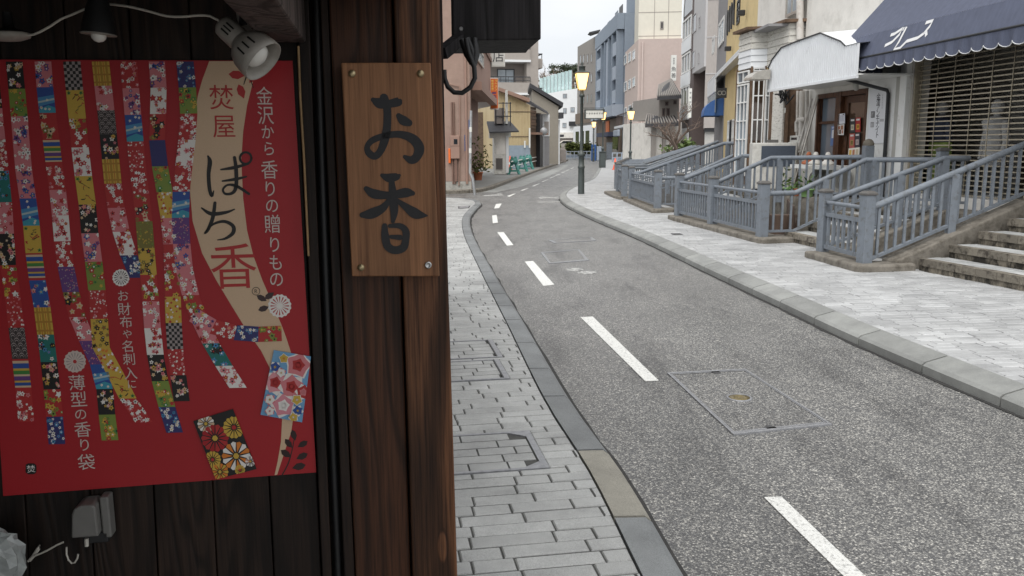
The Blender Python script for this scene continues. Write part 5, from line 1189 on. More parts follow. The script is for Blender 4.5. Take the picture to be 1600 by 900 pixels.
mb = MB(); mb.tube([R1.pt(a, dC + .02, z + .008) for a, z in pr], .012, 6); mb.build('edge_trim', 'black_paint', cn)
P_(cn, 'soffit', 'white_paint', (R1, pr[0][0] - .4, u_l, .01, dC - .02, zb_ + .004, zb_ + .03)); P_(cn, 'sill_trim', 'sheet_white', (R1, pr[0][0] - .4, u_l, dC - .03, dC + .022, zb_ - .045, zb_ - .002))
# hood vent on the canopy's far end
hv = thing('range_hood', 'rust-stained metal vent hood at the end of the corrugated canopy', 'vent', R1.pt(u_l, dC, zb_))
mb = MB(); r = rect(R1, 1183, 128, 1216, 106, dC + .02); arc = [(dC + .04, r[2]), (dC + .42, r[2])] + [(dC + .04 + .38 * math.cos(a), r[2] + (r[3] - r[2]) * math.sin(a)) for a in [k * math.pi / 14 for k in range(1, 7)]] + [(dC + .04, r[3])]
uh = u_l - .15; mb.prism([R1.pt(uh, d, z) for d, z in arc], R1.u * .42); mb.build('hood', 'tin', hv)
# pipes, meters and leaning poles in the corner beside the café window
def pipe(x0, y0, x1, y1, r, label, d=.08, m='pvc', fr=None):
    fr = fr or R1; q = MB(); a, b = fr.hit(x0, y0, d), fr.hit(x1, y1, d); q.tube([fr.pt(a[0], d, a[1]), fr.pt(b[0], d, b[1])], r, 10); return tag(q.build('pipe', m), label, 'pipe')
pipe(1250, -10, 1250, 62, .075, 'thick cream downpipe high on the stucco wall', .1)
pipe(1261, 142, 1260, 236, .04, 'grey pipe nearest the café display window'); pipe(1253, 142, 1251, 238, .055, 'thick pale pipe beside the electric meter'); pipe(1246, 142, 1245, 236, .028, 'thin pale pipe between meter and shingle house')
q = MB(); pts = [R1.hit(x, y, .1) for x, y in ((1259, 186), (1248, 187), (1245, 191), (1245, 206))]; q.tube([R1.pt(a, .1, b) for a, b in pts], .045, 10); tag(q.build('pipe_elbow', 'pvc'), 'stubby cream pipe bend on the cluttered wall', 'pipe')
for i, (xa, xb) in enumerate(((1275, 1238), (1278, 1243), (1271, 1234))):
    a, b = R1.hit(xa, 148 + 3 * i, .15), R1.hit(xb, 262, .5); q = MB(); q.tube([R1.pt(a[0], .12 + .03 * i, a[1]), R1.pt(b[0], .55, .72)], .02, 8)
    tag(q.build('leaning_pole', 'pvc' if i != 1 else 'tin'), ('pale pole leaning on the wall left of the café window', 'metal pole leaning among the pale poles', 'second pale pole leaning toward the shingle house')[i], 'pole')
def meter(x0, y0, x1, y1, d, label, m='unit_white'):
    r = rect(R1, x0, y0, x1, y1, d); t = thing('meter_box', label, 'meter', R1.pt(r[0], d, r[2])); P_(t, 'case', m, (R1, r[0], r[1], .01, d, r[2], r[3]), bevel=.015)
    P_(t, 'window', 'glass_dark', (R1, r[0] + (r[1] - r[0]) * .2, r[1] - (r[1] - r[0]) * .2, d, d + .006, r[3] - (r[3] - r[2]) * .3, r[3] - (r[3] - r[2]) * .14)); P_(t, 'cover', m, (R1, r[0] + .03, r[1] - .03, d, d + .04, r[2] + .02, r[2] + (r[3] - r[2]) * .55), bevel=.01)
meter(1234, 212, 1247, 234, .16, 'pale gas meter box low beside the leaning poles'); meter(1220, 161, 1231, 178, .2, 'rounded electric meter under the canopy')
q = MB(); h = R1.hit(1222, 150, .3)
for i in range(9):
    a = R1.pt(h[0] + random.uniform(-.25, .2), .3, h[1] + random.uniform(-.1, .1)); q.tube([a, a + V3(random.uniform(-.1, .1), -.1, -.1), a + V3(random.uniform(-.15, .15), -.1, .08), a + V3(random.uniform(-.2, .2), 0, random.uniform(-.1, .1))], .018, 6)
tag(q.build('wire_tangle', 'black_rubber'), 'tangle of black wires under the canopy', 'cable')
# outdoor units and pots on the terrace
def ac_unit(p, ang, w, h, dp, label, grille='unit_white', z=.72):
    f = turned((p[0], p[1]), ang); t = thing('outdoor_unit', label, 'air conditioner', (*p, z)); P_(t, 'case', 'unit_white', (f, -w / 2, w / 2, -dp / 2, dp / 2, z + .06, z + h), bevel=.015)
    for s_ in (-1, 1): P_(t, 'foot', 'black_paint', (f, s_ * w * .35 - .05, s_ * w * .35 + .05, -dp / 2, dp / 2, z - .004, z + .06))
    if grille == 'unit_blue': P_(t, 'grille_panel', 'unit_blue', (f, -w * .3, w * .46, dp / 2, dp / 2 + .012, z + .5, z + h - .06)); P_(t, 'top_cap', 'rail_cap', (f, -.12, .08, -.1, .1, z + h, z + h + .06))
    else:
        mb = MB(); mb.lathe(f.pt(-w * .12, dp / 2 + .004, z + h * .54), [(h * .36, 0), (h * .36, .015), (h * .33, .015), (h * .33, 0)], 24, axis=f.n); mb.build('fan_ring', 'unit_white', t)
        for k in range(6): r_ = h * .05 * (k + 1); mb = MB(); mb.lathe(f.pt(-w * .12, dp / 2 + .006, z + h * .54), [(r_, 0), (r_, .008), (r_ - .006, .008), (r_ - .006, 0)], 20, axis=f.n); mb.build('grille_ring', 'grey_paint', t)
    return t
p = R1.pt(6.9, .75, 0); ac_unit((5.2, 16.75), -.12, .85, .96, .4, 'large outdoor unit with dark blue grille before the gridded window', 'unit_blue')
ac_unit((5.72, 15.45), -.2, .55, .55, .3, 'white outdoor unit with fan ring under the café display window'); ac_unit((5.95, 14.95), -.2, .5, .55, .3, 'plain white outdoor unit next to the café door')
def pot(p, z, r, h, m, label, leaves=30, lm='leaf', spread=.16, up=.2, ls=.06):
    t = thing('flower_pot', label, 'potted plant', (*p, z)); mb = MB(); mb.lathe((*p, z), [(r * .75, 0), (r, h * .85), (r * 1.1, h * .86), (r * 1.1, h), (r * .9, h), (r * .85, h * .8)], 14); mb.build('pot', m, t)
    if leaves:
        mb = MB(); R_ = random.Random(int(p[0] * 1000))
        for i in range(leaves):
            c = V3(p[0], p[1], z + h) + V3(R_.gauss(0, spread * .6), R_.gauss(0, spread * .6), abs(R_.gauss(0, up * .7))); d1 = V3(R_.uniform(-1, 1), R_.uniform(-1, 1), R_.uniform(-.2, 1)).normalized() * ls; d2 = d1.cross(V3(R_.random(), R_.random(), .3)).normalized() * ls * .35
            mb.add([c - d1, c + d2, c + d1, c - d2], [(0, 1, 2, 3)])
        mb.build('foliage', lm, t)
pot((5.3, 15.0), .72, .13, .14, 'green_plastic', 'green plastic planter on the terrace under the outdoor units'); pot((5.16, 15.5), .72, .12, .14, 'green_plastic', 'pale green planter by the rusty panel', 30, 'leaf_light'); pot((5.22, 15.25), .72, .07, .13, 'terracotta', 'small terracotta pot between two planters', 14)
for i, (x, y, m, lb) in enumerate(((1256, 240, 'terracotta', 'terracotta figurine on the unit under the café window'), (1267, 240, 'stucco_cream', 'pale seated figurine beside the terracotta one'), (1286, 240, 'stucco_cream', 'pale figurine alone on the café ledge'))):
    h = R1.hit(x + 8, 240, .5); q = MB(); p = R1.pt(h[0], .5, 1.27); q.lathe(p, [(.1, 0), (.13, .02), (.12, .05), (.07, .08), (.06, .12), (.035, .15), (.05, .19), (.03, .23), (.0, .24)], 12); tag(q.build('figurine', m), lb, 'figurine')
q = MB(); q.box(R1, R1.U(1310, 240, .5), R1.U(1258, 240, .5) + .2, .35, .7, 1.2, 1.268); tag(q.build('ledge_board', 'white_paint'), 'white board on the outdoor units carrying the figurines', 'board')

# ---------------------------------------------------------------- R2: old white boarded house with stepped bays
b2 = thing('boarded_house', 'old white weatherboarded house with stepped bays and gridded windows', 'house', (5.6, 18.8, 0))
bays = [((6.03, 17.62), (5.72, 17.68)), ((5.72, 17.68), (5.61, 18.75)), ((5.61, 18.75), (5.27, 18.82)), ((5.27, 18.82), (5.2, 19.55))]
zE = D(1190, 47, 18.75).z; zS = D(1178, 106, 18.8).z
for i, (a, b) in enumerate(bays):
    f = Fr(a, b, (0, 5)); L = f.L
    P_(b2, 'backing', 'old_brown', (f, .0, L, -.14, -.03, .72, zE))
    z = zS; k = 0
    while z < zE - .02:                      # lapped boards
        hh = .135; mb = MB(); zt = min(z + hh, zE); mb.add([f.pt(0.004, .022, z), f.pt(L - .004, .022 + random.uniform(-.003, .004), z), f.pt(L - .004, .002, zt - .004), f.pt(.004, .002, zt - .004), f.pt(.004, -.03, z), f.pt(L - .004, -.03, z), f.pt(L - .004, -.03, zt - .004), f.pt(.004, -.03, zt - .004)],
            [(0, 1, 2, 3), (4, 7, 6, 5), (0, 4, 5, 1), (1, 5, 6, 2), (2, 6, 7, 3), (3, 7, 4, 0)]); mb.build('board', 'sheet_white' if (i >= 2 and k < 3) else 'old_board', b2); z += hh; k += 1
    # eave
    P_(b2, 'eave', 'old_brown', (f, -.08, L + .08, -.25, .14, zE + .002 + .004 * i, zE + .06 + .004 * i))
    P_(b2, 'corner_trim', 'old_brown', (f, L - .05, L - .003, .0235, .05, .74, zS + .03))
    if i == 2: window(b2, f, .03, L - .06, 1.15, zS - .08, .0, .035, 2, 4, 'white_paint', 'glass_brown', None, .04, bar=.025); window(b2, f, .03, L - .06, zS - .07, zS - .005, .0, .02, 2, 1, 'white_paint', 'glass_dark', None, .04)
    if i == 3: window(b2, f, .02, L - .03, .95, zS - .32, .0, .035, 3, 5, 'white_paint', 'glass_sky', None, .04, bar=.025); window(b2, f, .02, L - .03, zS - .3, zS - .04, .0, .03, 2, 1, 'white_paint', 'glass_sky', None, .04)
    if i == 1: window(b2, f, L - .3, L - .05, 1.15, zS - .1, .0, .03, 1, 4, 'white_paint', 'glass_dark', None, .04, bar=.02); P_(b2, 'plank_patch', 'old_board', (f, .1, L - .4, -.02, .018, .74, zS - .05)); P_(b2, 'post', 'old_brown', (f, L - .42, L - .33, -.02, .05, .74, zS))
P_(b2, 'mass', 'stucco_cream', (WORLD, 6.3, 9, 18.0, 20.9, .05, 7)); P_(b2, 'upper_wall', 'stucco_cream', (WORLD, 6.0, 6.28, 18.6, 21.0, zE + .1, 7))
fU = Fr((6.03, 17.65), (6.0, 20.9), (0, 15)); window(b2, fU, .35, 1.1, zE + .25, zE + 1.6, .04, .06, 2, 1, 'tin', 'glass_pale'); P_(b2, 'bay_roof', 'grey_wall', (WORLD, 5.3, 6.1, 17.75, 20.0, zE - .05, zE + .0))

# ---------------------------------------------------------------- R3: yellow and grey fronts
R3 = Fr((6.0, 21.0), (8.0, 33.3), (0, 20)); b3 = thing('yellow_building', 'yellow rendered shop building with black raised letters', 'building', (6.2, 22, 0)); b3g = thing('grey_building', 'dark grey rendered building with white framed windows beside the yellow front', 'building', (7.3, 29, 0))
uy = R3.U(1135.5, 60)
P_(b3, 'wall', 'yellow_wall', (R3, 0, uy, -5, 0, .05, 12)); P_(b3g, 'wall', 'grey_wall', (R3, uy + .01, R3.L, -5, .005, .05, 12))
r = rect(R3, 1152, 40, 1157.5, -4); window(b3, R3, r[0], r[1], r[2], r[3], .01, .06, 1, 3, 'black_paint', 'glass_dark')
for (x0, y0, x1, y1) in ((1123.5, 77, 1133.5, 24), (1113.5, 92, 1118, 50)): r = rect(R3, x0, y0, x1, y1 + 0); window(b3g, R3, r[0], r[1], R3.Z((x0 + x1) / 2, y0 - 8), R3.Z((x0 + x1) / 2, y1 + 8), .02, .1, 2, 1, 'white_paint', 'glass_pale')
mb = MB()
for x, y in ((1148, 18), (1144.3, 25), (1141, 30), (1138, 36)): h = R3.hit(x, y); mb = MB(); mb.prism([R3.pt(h[0] + a_ * .2, .05, h[1] + b_ * .42) for a_, b_ in ((-.7, -1), (.2, -.9), (.8, -.2), (.7, .6), (.1, 1), (-.6, .8), (-.3, .1))], R3.n * -.045); mb.build('letter', 'black_paint', b3)
for x, y in ((1145, 76), (1167, 20)): h = R3.hit(x, y); P_(b3, 'spot_light', 'black_paint', (R3, h[0] - .1, h[0] + .1, .05, .25, h[1] - .07, h[1] + .07), bevel=.02)
# glazed lean-to, blue awning, black sign and the shop windows below
r0 = R3.hit(1150, 92); r1_ = R3.hit(1112, 132)
lt = thing('glazed_lean_to', 'white sheet fascia and shallow roof along the yellow and grey fronts', 'canopy', R3.pt(3, .3, 3)); ua, ub = .3, R3.L - .1
P_(lt, 'roof_sheet', 'sheet_white', (R3, ua, ub, .01, .34, 3.98, 4.03)); P_(lt, 'fascia', 'sheet_white', (R3, uy, ub, .3, .335, 3.45, 3.979), (R3, ua, uy - .01, .3, .335, 3.9, 3.979))
n_ = 7
for k in range(n_): u0 = uy + (ub - uy) * k / n_; P_(lt, 'side_pane', 'glass_pale', (R3, u0 + .03, u0 + (ub - uy) / n_ - .03, .29, .31, 2.75, 3.44))
for k in range(8): u0 = .3 + k * .75; window(b3, R3, u0, u0 + .7, .75, 2.4, .02, .05, 2, 3, 'white_paint' if k % 2 else 'black_paint', ('glass_dark', 'glass_sky', 'glass_brown')[k % 3], None, .05)
ba = thing('blue_awning', 'rounded royal blue dome awning under the grey front', 'awning', R3.pt(7, .6, 2.6))
uA0 = R3.U(1131, 160); uA1 = uA0 + 1.6
mb = MB(); zz = D(1115, 178, 28).z; hgt = D(1115, 149, 28).z - zz; nA = 8; pts = []
for i in range(nA + 1):
    a = math.pi / 2 * i / nA; pts.append((0.66 * math.cos(a), zz + .1 + (hgt - .1) * math.sin(a)))
for (d0, z0), (d1, z1) in zip([(0.66, zz)] + pts, pts): mb.add([R3.pt(uA0, d0, z0), R3.pt(uA1, d0, z0), R3.pt(uA1, d1, z1), R3.pt(uA0, d1, z1)], [(0, 1, 2, 3)], 0, None, True)
for uu in (uA0, uA1): mb.poly([R3.pt(uu, d, z) for d, z in [(0, zz), (0.66, zz)] + pts])
mb.build('cover', 'awning_royal', ba)
hs = thing('hanging_sign', 'black projecting sign with two linked rings above the blue awning', 'sign', D(1127, 145, 27)); fS = Fr((D(1120, 145, 26.5).x, 26.5), (D(1135, 145, 26.5).x, 26.45), (0, 0)); zs0, zs1 = D(1127, 153, 26.5).z, D(1127, 137.5, 26.5).z
P_(hs, 'board', 'black_paint', (fS, 0, fS.L, -.06, 0, zs0, zs1)); mb = MB()
for c in (.3, .7): mb.stroke(fS, [(fS.L * c + .06 * math.cos(a * .524), (zs0 + zs1) / 2 + .06 * math.sin(a * .524), .012) for a in range(13)], .004)
mb.build('ring_emblem', 'grey_paint', hs)
# ---------------------------------------------------------------- left side of the street
mat('stucco_brown', (0.33, 0.232, 0.19), 0.9, 0.1, 4, bmp=1.0, bscale=9, dirt=(0.26, 0.17, 0.14), dscale=1.0)
mat('brown_smooth', (0.31, 0.2, 0.16), 0.85, 0.06, 3)
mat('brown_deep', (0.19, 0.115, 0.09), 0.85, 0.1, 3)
mat('cream_sheet', (0.52, 0.42, 0.25), 0.7, 0.08, 3, stretch=(1, 1, .3), dirt=(0.4, 0.3, 0.17), dscale=1.5)
mat('bluegrey_sheet', (0.24, 0.29, 0.34), 0.6, 0.08, 5)
mat('roof_brown', (0.27, 0.17, 0.13), 0.8, 0.15, 6)
mat('roof_dark', (0.045, 0.045, 0.05), 0.6, 0.2, 8)
mat('weathered_wood', (0.11, 0.075, 0.05), 0.85, 0.4, 5, stretch=(1, 1, 3))
mat('apartment', (0.36, 0.325, 0.295), 0.8, 0.05, 3); mat('apartment_dark', (0.27, 0.24, 0.22), 0.8, 0.06, 3)
mat('greige', (0.27, 0.245, 0.205), 0.85, 0.06, 3)
mat('orange_sign', (0.75, 0.16, 0.03), 0.5, 0.05, 5); mat('sign_white', (0.7, 0.7, 0.66), 0.5, 0.04, 5)
mat('blue_plate', (0.02, 0.07, 0.22), 0.4, 0.1, 10)
mat('teal_plastic', (0.05, 0.2, 0.17), 0.5, 0.1, 10)
mat('cone_orange', (0.75, 0.12, 0.05), 0.5, 0.1, 10)
mat('lamp_green', (0.06, 0.072, 0.07), 0.45, 0.2, 20); mat('pole_grey', (0.33, 0.34, 0.35), 0.5, 0.1, 10, metal=.3)
lamp_mat('lamp_glow', (1.0, 0.6, 0.22), 1.5)
mat('bark', (0.1, 0.075, 0.058), 0.9, 0.3, 20); mat('pine', (0.045, 0.06, 0.03), 0.8, 0.4, 10, rand=.5); mat('twig', (0.2, 0.15, 0.12), 0.9, 0.2, 10)
mat('pink_wall', (0.49, 0.4, 0.365), 0.9, 0.05, 3, bmp=.3); mat('pink_front', (0.6, 0.5, 0.455), 0.9, 0.05, 3); mat('cream_tower', (0.68, 0.65, 0.56), 0.85, 0.04, 2)
mat('slate_wall', (0.24, 0.285, 0.345), 0.8, 0.06, 3); mat('slate_light', (0.36, 0.41, 0.48), 0.8, 0.06, 3)
mat('taupe_wall', (0.27, 0.25, 0.23), 0.85, 0.06, 3); mat('taupe_brown', (0.17, 0.13, 0.1), 0.8, 0.08, 3); mat('white_wall', (0.74, 0.755, 0.765), 0.8, 0.04, 2)
mat('siding', (0.36, 0.33, 0.31), 0.8, 0.15, 9, stretch=(6, 6, .3)); mat('bay_grey', (0.46, 0.45, 0.45), 0.8, 0.05, 3); mat('dark_brown', (0.1, 0.075, 0.07), 0.7, 0.1, 5)
mat('hedge_leaf', (0.1, 0.12, 0.03), 0.8, 0.4, 8, rand=.5)
mat('pale_stone', (0.42, 0.41, 0.39), 0.85, 0.1, 5)
m_g, t_g, b_g = nodes('screen_glass'); b_g.inputs['Base Color'].default_value = (0.55, 0.72, 0.72, 1); b_g.inputs['Roughness'].default_value = 0.08; b_g.inputs['Alpha'].default_value = 0.55
def wins(parent, fr, pix, frame='white_paint', pane='glass_dark', fw=.08, nu=1, nz=1, d=.01, sill=None):
    for x0, y0, x1, y1 in pix:
        r = rect(fr, x0, y0, x1, y1); zc0 = fr.Z((x0 + x1) / 2, max(y0, y1)); zc1 = fr.Z((x0 + x1) / 2, min(y0, y1)); window(parent, fr, r[0], r[1], zc0, zc1, d, fw, nu, nz, frame, pane, sill, .05)
# left mid pavement and kerb beyond the side street
LM = [(-3.5, 29.3), (-1.6, 30.0), (-0.98, 32.0), (-0.26, 38.4), (1.23, 52.0), (3.16, 67.9), (6.1, 93)]
lms = spline(LM, .5); mb = MB(); mb.prism([V3(p.x, p.y, -.02) for p in lms] + [V3(4, 93, -.02), V3(-6, 60, -.02), V3(-8, 29.3, -.02)], (0, 0, .12)); lp_ = struct(mb.build('pavement_far_left', 'far_ground'))
mb = MB()
kerb_run('kerb_far_left', lms, .18, .13, 1.6, ('mossy',), roadside=1, upto=300)
# L1: brown roughcast building
LA, LB = (-1.46, 30.4), (-1.02, 44.5)
fs1 = Fr((-6.5, 30.2), LA, (0, 0)); ff1 = Fr(LA, LB, (5, 35))
l1 = thing('roughcast_building', 'brown roughcast building with jutting upper floor at the side street corner', 'building', (*LA, 0))
P_(l1, 'side_wall', 'stucco_brown', (fs1, 0, fs1.L, -.4, 0, .4, 11)); P_(l1, 'plinth', 'concrete', (fs1, 0, fs1.L + .01, -.4, .03, 0, .39))
P_(l1, 'mass', 'brown_deep', (ff1, .42, ff1.L, -6, -.7, 0, 3.9)); P_(l1, 'upper_floor', 'brown_smooth', (ff1, .42, ff1.L, -6, -.02, 3.92, 11)); P_(l1, 'corner_wall', 'stucco_brown', (ff1, 0, .4, -1.0, 0.0, .0, 11))
r = rect(ff1, 740, 166, 764, 136); P_(l1, 'balcony_front', 'brown_smooth', (ff1, 1.2, ff1.L - .4, 0, .35, 4.0, ff1.Z(742, 130, .35)))
P_(l1, 'ledge_band', 'brown_deep', (ff1, .42, ff1.L, 0, .06, 5.9, 6.1)); P_(l1, 'recess_plinth', 'concrete', (ff1, .45, ff1.L, -.69, -.6, 0, .35))
wins(l1, ff1, [(744, 100, 754, 78)], 'tin', 'glass_pale')
for x in (706.5, 709.5): a = fs1.hit(x, 200, .05); q = MB(); q.tube([fs1.pt(a[0], .05, .3), fs1.pt(a[0], .05, 3.2)], .03, 6); q.build('conduit', 'brown_deep', l1)
q = MB(); P0 = [fs1.hit(x, y, .05) for x, y in ((700, 131), (718, 135), (718.5, 195), (717, 290))]; q.tube([fs1.pt(a, .05, b) for a, b in P0], .025, 6); q.build('conduit', 'brown_smooth', l1)
a = fs1.hit(727, 95, .05); q = MB(); q.tube([fs1.pt(a[0], .05, .3), fs1.pt(a[0], .05, 9)], .045, 8); q.build('downpipe', 'brown_smooth', l1)
r = rect(fs1, 704.5, 248, 718, 212); t_ = thing('meter_cabinet', 'brown meter cabinet with a small window on the roughcast wall', 'meter', fs1.pt(r[0], .1, r[2])); P_(t_, 'case', 'brown_smooth', (fs1, r[0], r[1], .002, .18, r[2], r[3]), bevel=.02); P_(t_, 'window', 'glass_dark', (fs1, r[0] + .12, r[0] + .25, .181, .19, r[3] - .3, r[3] - .12)); P_(t_, 'seam', 'brown_deep', (fs1, r[0], r[1], .181, .184, r[2] + .44, r[2] + .46)); P_(t_, 'pipe', 'brown_deep', (fs1, r[0] + .14, r[0] + .22, .05, .12, .4, r[2]))
r = rect(fs1, 726, 236, 731, 211); t_ = thing('street_plate', 'blue enamel street plate with white characters on the roughcast wall', 'sign', fs1.pt(r[0], .03, r[2])); P_(t_, 'plate', 'blue_plate', (fs1, r[0], r[1], .003, .02, r[2], r[3])); mb = MB()
for i, ch in enumerate('本町一丁目3'): put_glyph(mb, fs1, ch, (r[0] + r[1]) / 2, r[3] - .07 - i * (r[3] - r[2] - .06) / 6, .085, .023)
mb.build('lettering', 'sign_white', t_)
r = rect(fs1, 701, 255, 704, 232); q = MB(); q.box(fs1, r[0], r[1], .003, .12, r[2], r[3]); tag(q.build('letter_box', 'orange_sign', bevel=.02), 'small orange box on the roughcast wall', 'box')
# utility pole with bands, pot plant at its foot
p = G(742, 300, .1); q = MB(); top = D(736, 173, p.y + .3); base = V3(p.x, p.y, .0); q.tube([base, V3(p.x - .07, p.y, .55), V3(p.x - .16, p.y + .05, .75), top], .045, 8); t_ = thing('sign_pole', 'thin steel sign pole bent at its foot before the brown building', 'pole', base); q.build('pole', 'pole_grey', t_)
for k in range(5): c = V3(p.x - .16, p.y + .05, .75).lerp(top, .15 + .17 * k); q = MB(); q.lathe(c, [(.048, 0), (.048, .16)], 10); q.build('band', 'sign_white' if k % 2 else 'pole_grey', t_)
q = MB(); q.box(WORLD, top.x - .09, top.x - .01, top.y - .02, top.y, top.z - .62, top.z - .3); q.build('plate', 'blue_plate', t_)
pp = G(747, 281.5, .1); pot((pp.x, pp.y), .1, .22, .38, 'terracotta', 'terracotta pot with a leafy shrub at the brown building', 240, 'hedge_leaf', .38, .9, .1)
# projecting signs
f0 = Fr((-1.15, 44.6), (-.2, 44.6), (0, 0))
def boxsign(name, label, x0, y0, x1, y1, Y, face, chars, col, size, dpt=.25, cat='sign', frame='sign_white', vert=True):
    f = Fr((D(x0, y0, Y).x, Y), (D(x1, y0, Y).x, Y + .02), (0, 0)); z1, z0 = D(x0, y0, Y).z, D(x0, y1, Y).z; t = thing(name, label, cat, f.pt(0, 0, z0))
    P_(t, 'case', frame, (f, 0, f.L, -dpt, 0, z0, z1)); P_(t, 'face', face, (f, f.L * .06, f.L * .94, .001, .012, z0 + (z1 - z0) * .03, z1 - (z1 - z0) * .03)); mb = MB()
    for ch, u, v, s_, c in chars: put_glyph(mb, f, ch, f.L * u, z1 - (z1 - z0) * v, s_, .02, 0, c)
    mb.build('lettering', 'sheet_print', t); return t
boxsign('shop_sign', 'white box sign with one black character under the eave', 768, 72, 789, 104, 44.3, 'sign_white', [('店', .5, .5, .62, INK)], INK, .6)
boxsign('lantern_sign', 'tall orange lit restaurant sign with yellow and dark characters', 765.5, 121.5, 778.5, 171, 43.5, 'orange_sign', [(c, .72, .1 + .085 * i, .17, (.9, .75, .2)) for i, c in enumerate('ラーメン')] + [(c, .3, .1 + .085 * i, .17, (.9, .75, .2)) for i, c in enumerate('####')] + [(c, .5, .5 + .14 * i, .34, (.05, .05, .2)) for i, c in enumerate('###')], INK, .2)
# clutter beside it: condensers, roofed cabinet
t_ = thing('roofed_cabinet', 'pale tall cabinet with small tiled roof and outdoor unit, beside the orange sign', 'cabinet', (-1.0, 46, 0)); fc = Fr((D(772, 240, 46).x, 46), (D(795, 240, 46).x, 46.1), (0, 0))
P_(t_, 'case', 'unit_white', (fc, .0, fc.L, -.8, 0, .12, D(780, 205, 46).z)); P_(t_, 'recess', 'stucco_cream', (fc, .12, fc.L * .78, .002, .02, D(780, 241, 46).z, D(780, 208, 46).z)); P_(t_, 'vent', 'apartment_dark', (fc, .1, fc.L * .58, .002, .04, D(780, 265, 46).z, D(780, 247, 46).z)); P_(t_, 'door', 'white_wall', (fc, fc.L * .8, fc.L * .98, .003, .05, .2, D(780, 212, 46).z))
for k in range(6): P_(t_, 'vent_slat', 'black_paint', (fc, .12 + k * (fc.L * .56 - .12) / 6, .15 + k * (fc.L * .56 - .12) / 6, .041, .05, D(780, 264, 46).z, D(780, 248, 46).z))
mb = MB(); zr = D(780, 196, 46).z; mb.add([fc.pt(-.3, .5, zr - .35), fc.pt(fc.L + .5, .5, zr - .3), fc.pt(fc.L + .2, -.9, zr + .25), fc.pt(-.3, -.9, zr + .25), fc.pt(-.3, .5, zr - .42), fc.pt(fc.L + .5, .5, zr - .37), fc.pt(fc.L + .2, -.9, zr + .15), fc.pt(-.3, -.9, zr + .15)], [(0, 1, 2, 3), (4, 7, 6, 5), (0, 4, 5, 1), (1, 5, 6, 2), (2, 6, 7, 3), (3, 7, 4, 0)]); mb.build('roof', 'roof_dark', t_)
q = MB(); q.box(fc, -.25, -.02, -.3, .1, D(771, 216, 46).z, D(771, 206, 46).z); q.build('fuse_box', 'unit_white', t_)
ra = thing('rooftop_rack', 'dark steel rack with pipes above the small tiled roof', 'rack', fc.pt(.3, -.4, zr)); mb = MB()
for u in (.15, .55, .95): mb.bar(fc.pt(u, -.3, zr), fc.pt(u, -.3, zr + 1.25), .06, .06)
for z in (.5, 1.2): mb.bar(fc.pt(.1, -.3, zr + z), fc.pt(1.0, -.3, zr + z), .05, .05)
mb.build('frame', 'roof_dark', ra); P_(ra, 'unit', 'apartment_dark', (fc, .1, .62, -.7, -.34, zr + .1, zr + .95)); P_(ra, 'flue', 'sign_white', (fc, .7, .82, -.6, -.4, zr + .1, zr + 1.9))
q = MB(); q.box(Fr((D(793, 200, 46.5).x, 46.5), (D(798, 200, 46.5).x, 46.5), (0, 0)), 0, .18, -.05, 0, D(795, 214, 46.5).z, D(795, 199, 46.5).z); tag(q.build('wall_sign', 'sign_white'), 'small white panel hanging beside the roofed cabinet', 'sign')
# L3: cream corrugated house, gable wall facing the street
YH = 57.0; fh = Fr((D(775, 200, YH).x, YH), (D(829, 200, YH).x, YH + .6), (0, 0)); h3 = thing('corrugated_house', 'cream corrugated house with sloping brown roof behind teal barriers', 'house', fh.pt(0, 0, 0))
zL, zR = D(776, 137, YH).z, D(826, 164, YH).z
k = 46
for i in range(k):
    u0, u1 = fh.L * i / k, fh.L * (i + 1) / k; z0_, z1_ = zL + (zR - zL) * i / k, zL + (zR - zL) * (i + 1) / k; d = .0 if i % 2 else .035; mb = MB()
    mb.add([fh.pt(u0, d, .1), fh.pt(u1, d, .1), fh.pt(u1, d, z1_), fh.pt(u0, d, z0_), fh.pt(u0, -.1, .1), fh.pt(u1, -.1, .1), fh.pt(u1, -.1, z1_), fh.pt(u0, -.1, z0_)], [(0, 1, 2, 3), (4, 7, 6, 5), (0, 4, 5, 1), (1, 5, 6, 2), (2, 6, 7, 3), (3, 7, 4, 0)]); mb.build('cladding_strip', 'cream_sheet', h3)
mb = MB(); mb.add([fh.pt(-.2, .5, zL + .1), fh.pt(fh.L * .92, .5, zR + .45), fh.pt(fh.L * .92, -7, zR + .45), fh.pt(-.2, -7, zL + .1), fh.pt(-.2, .5, zL - .12), fh.pt(fh.L * .92, .5, zR + .2), fh.pt(fh.L * .92, -7, zR + .2), fh.pt(-.2, -7, zL - .12)], [(0, 1, 2, 3), (4, 7, 6, 5), (0, 4, 5, 1), (1, 5, 6, 2), (2, 6, 7, 3), (3, 7, 4, 0)]); mb.build('roof', 'roof_brown', h3)
P_(h3, 'mass', 'cream_sheet', (fh, .02, fh.L - .02, -7, -.11, .1, zR)); P_(h3, 'seam', 'weathered_wood', (fh, .02, fh.L, .036, .06, D(800, 175, YH).z, D(800, 175, YH).z + .05), (fh, .02, fh.L, .036, .06, D(800, 214, YH).z, D(800, 214, YH).z + .05))
r0_, r1_2 = D(795, 251, YH), D(828, 227, YH); P_(h3, 'lower_sheet', 'bluegrey_sheet', (fh, fh.U(794, 240), fh.U(828, 240), .04, .1, .12, r1_2.z))
for x, y0, y1 in ((820, 231, 220), (827.5, 231, 200)): q = MB(); a = fh.hit(x, y0, .15); b = fh.hit(x, y1, .15); q.tube([fh.pt(a[0], .15, a[1]), fh.pt(b[0], .15, b[1])], .06, 8); q.build('vent_pipe', 'sign_white', h3)
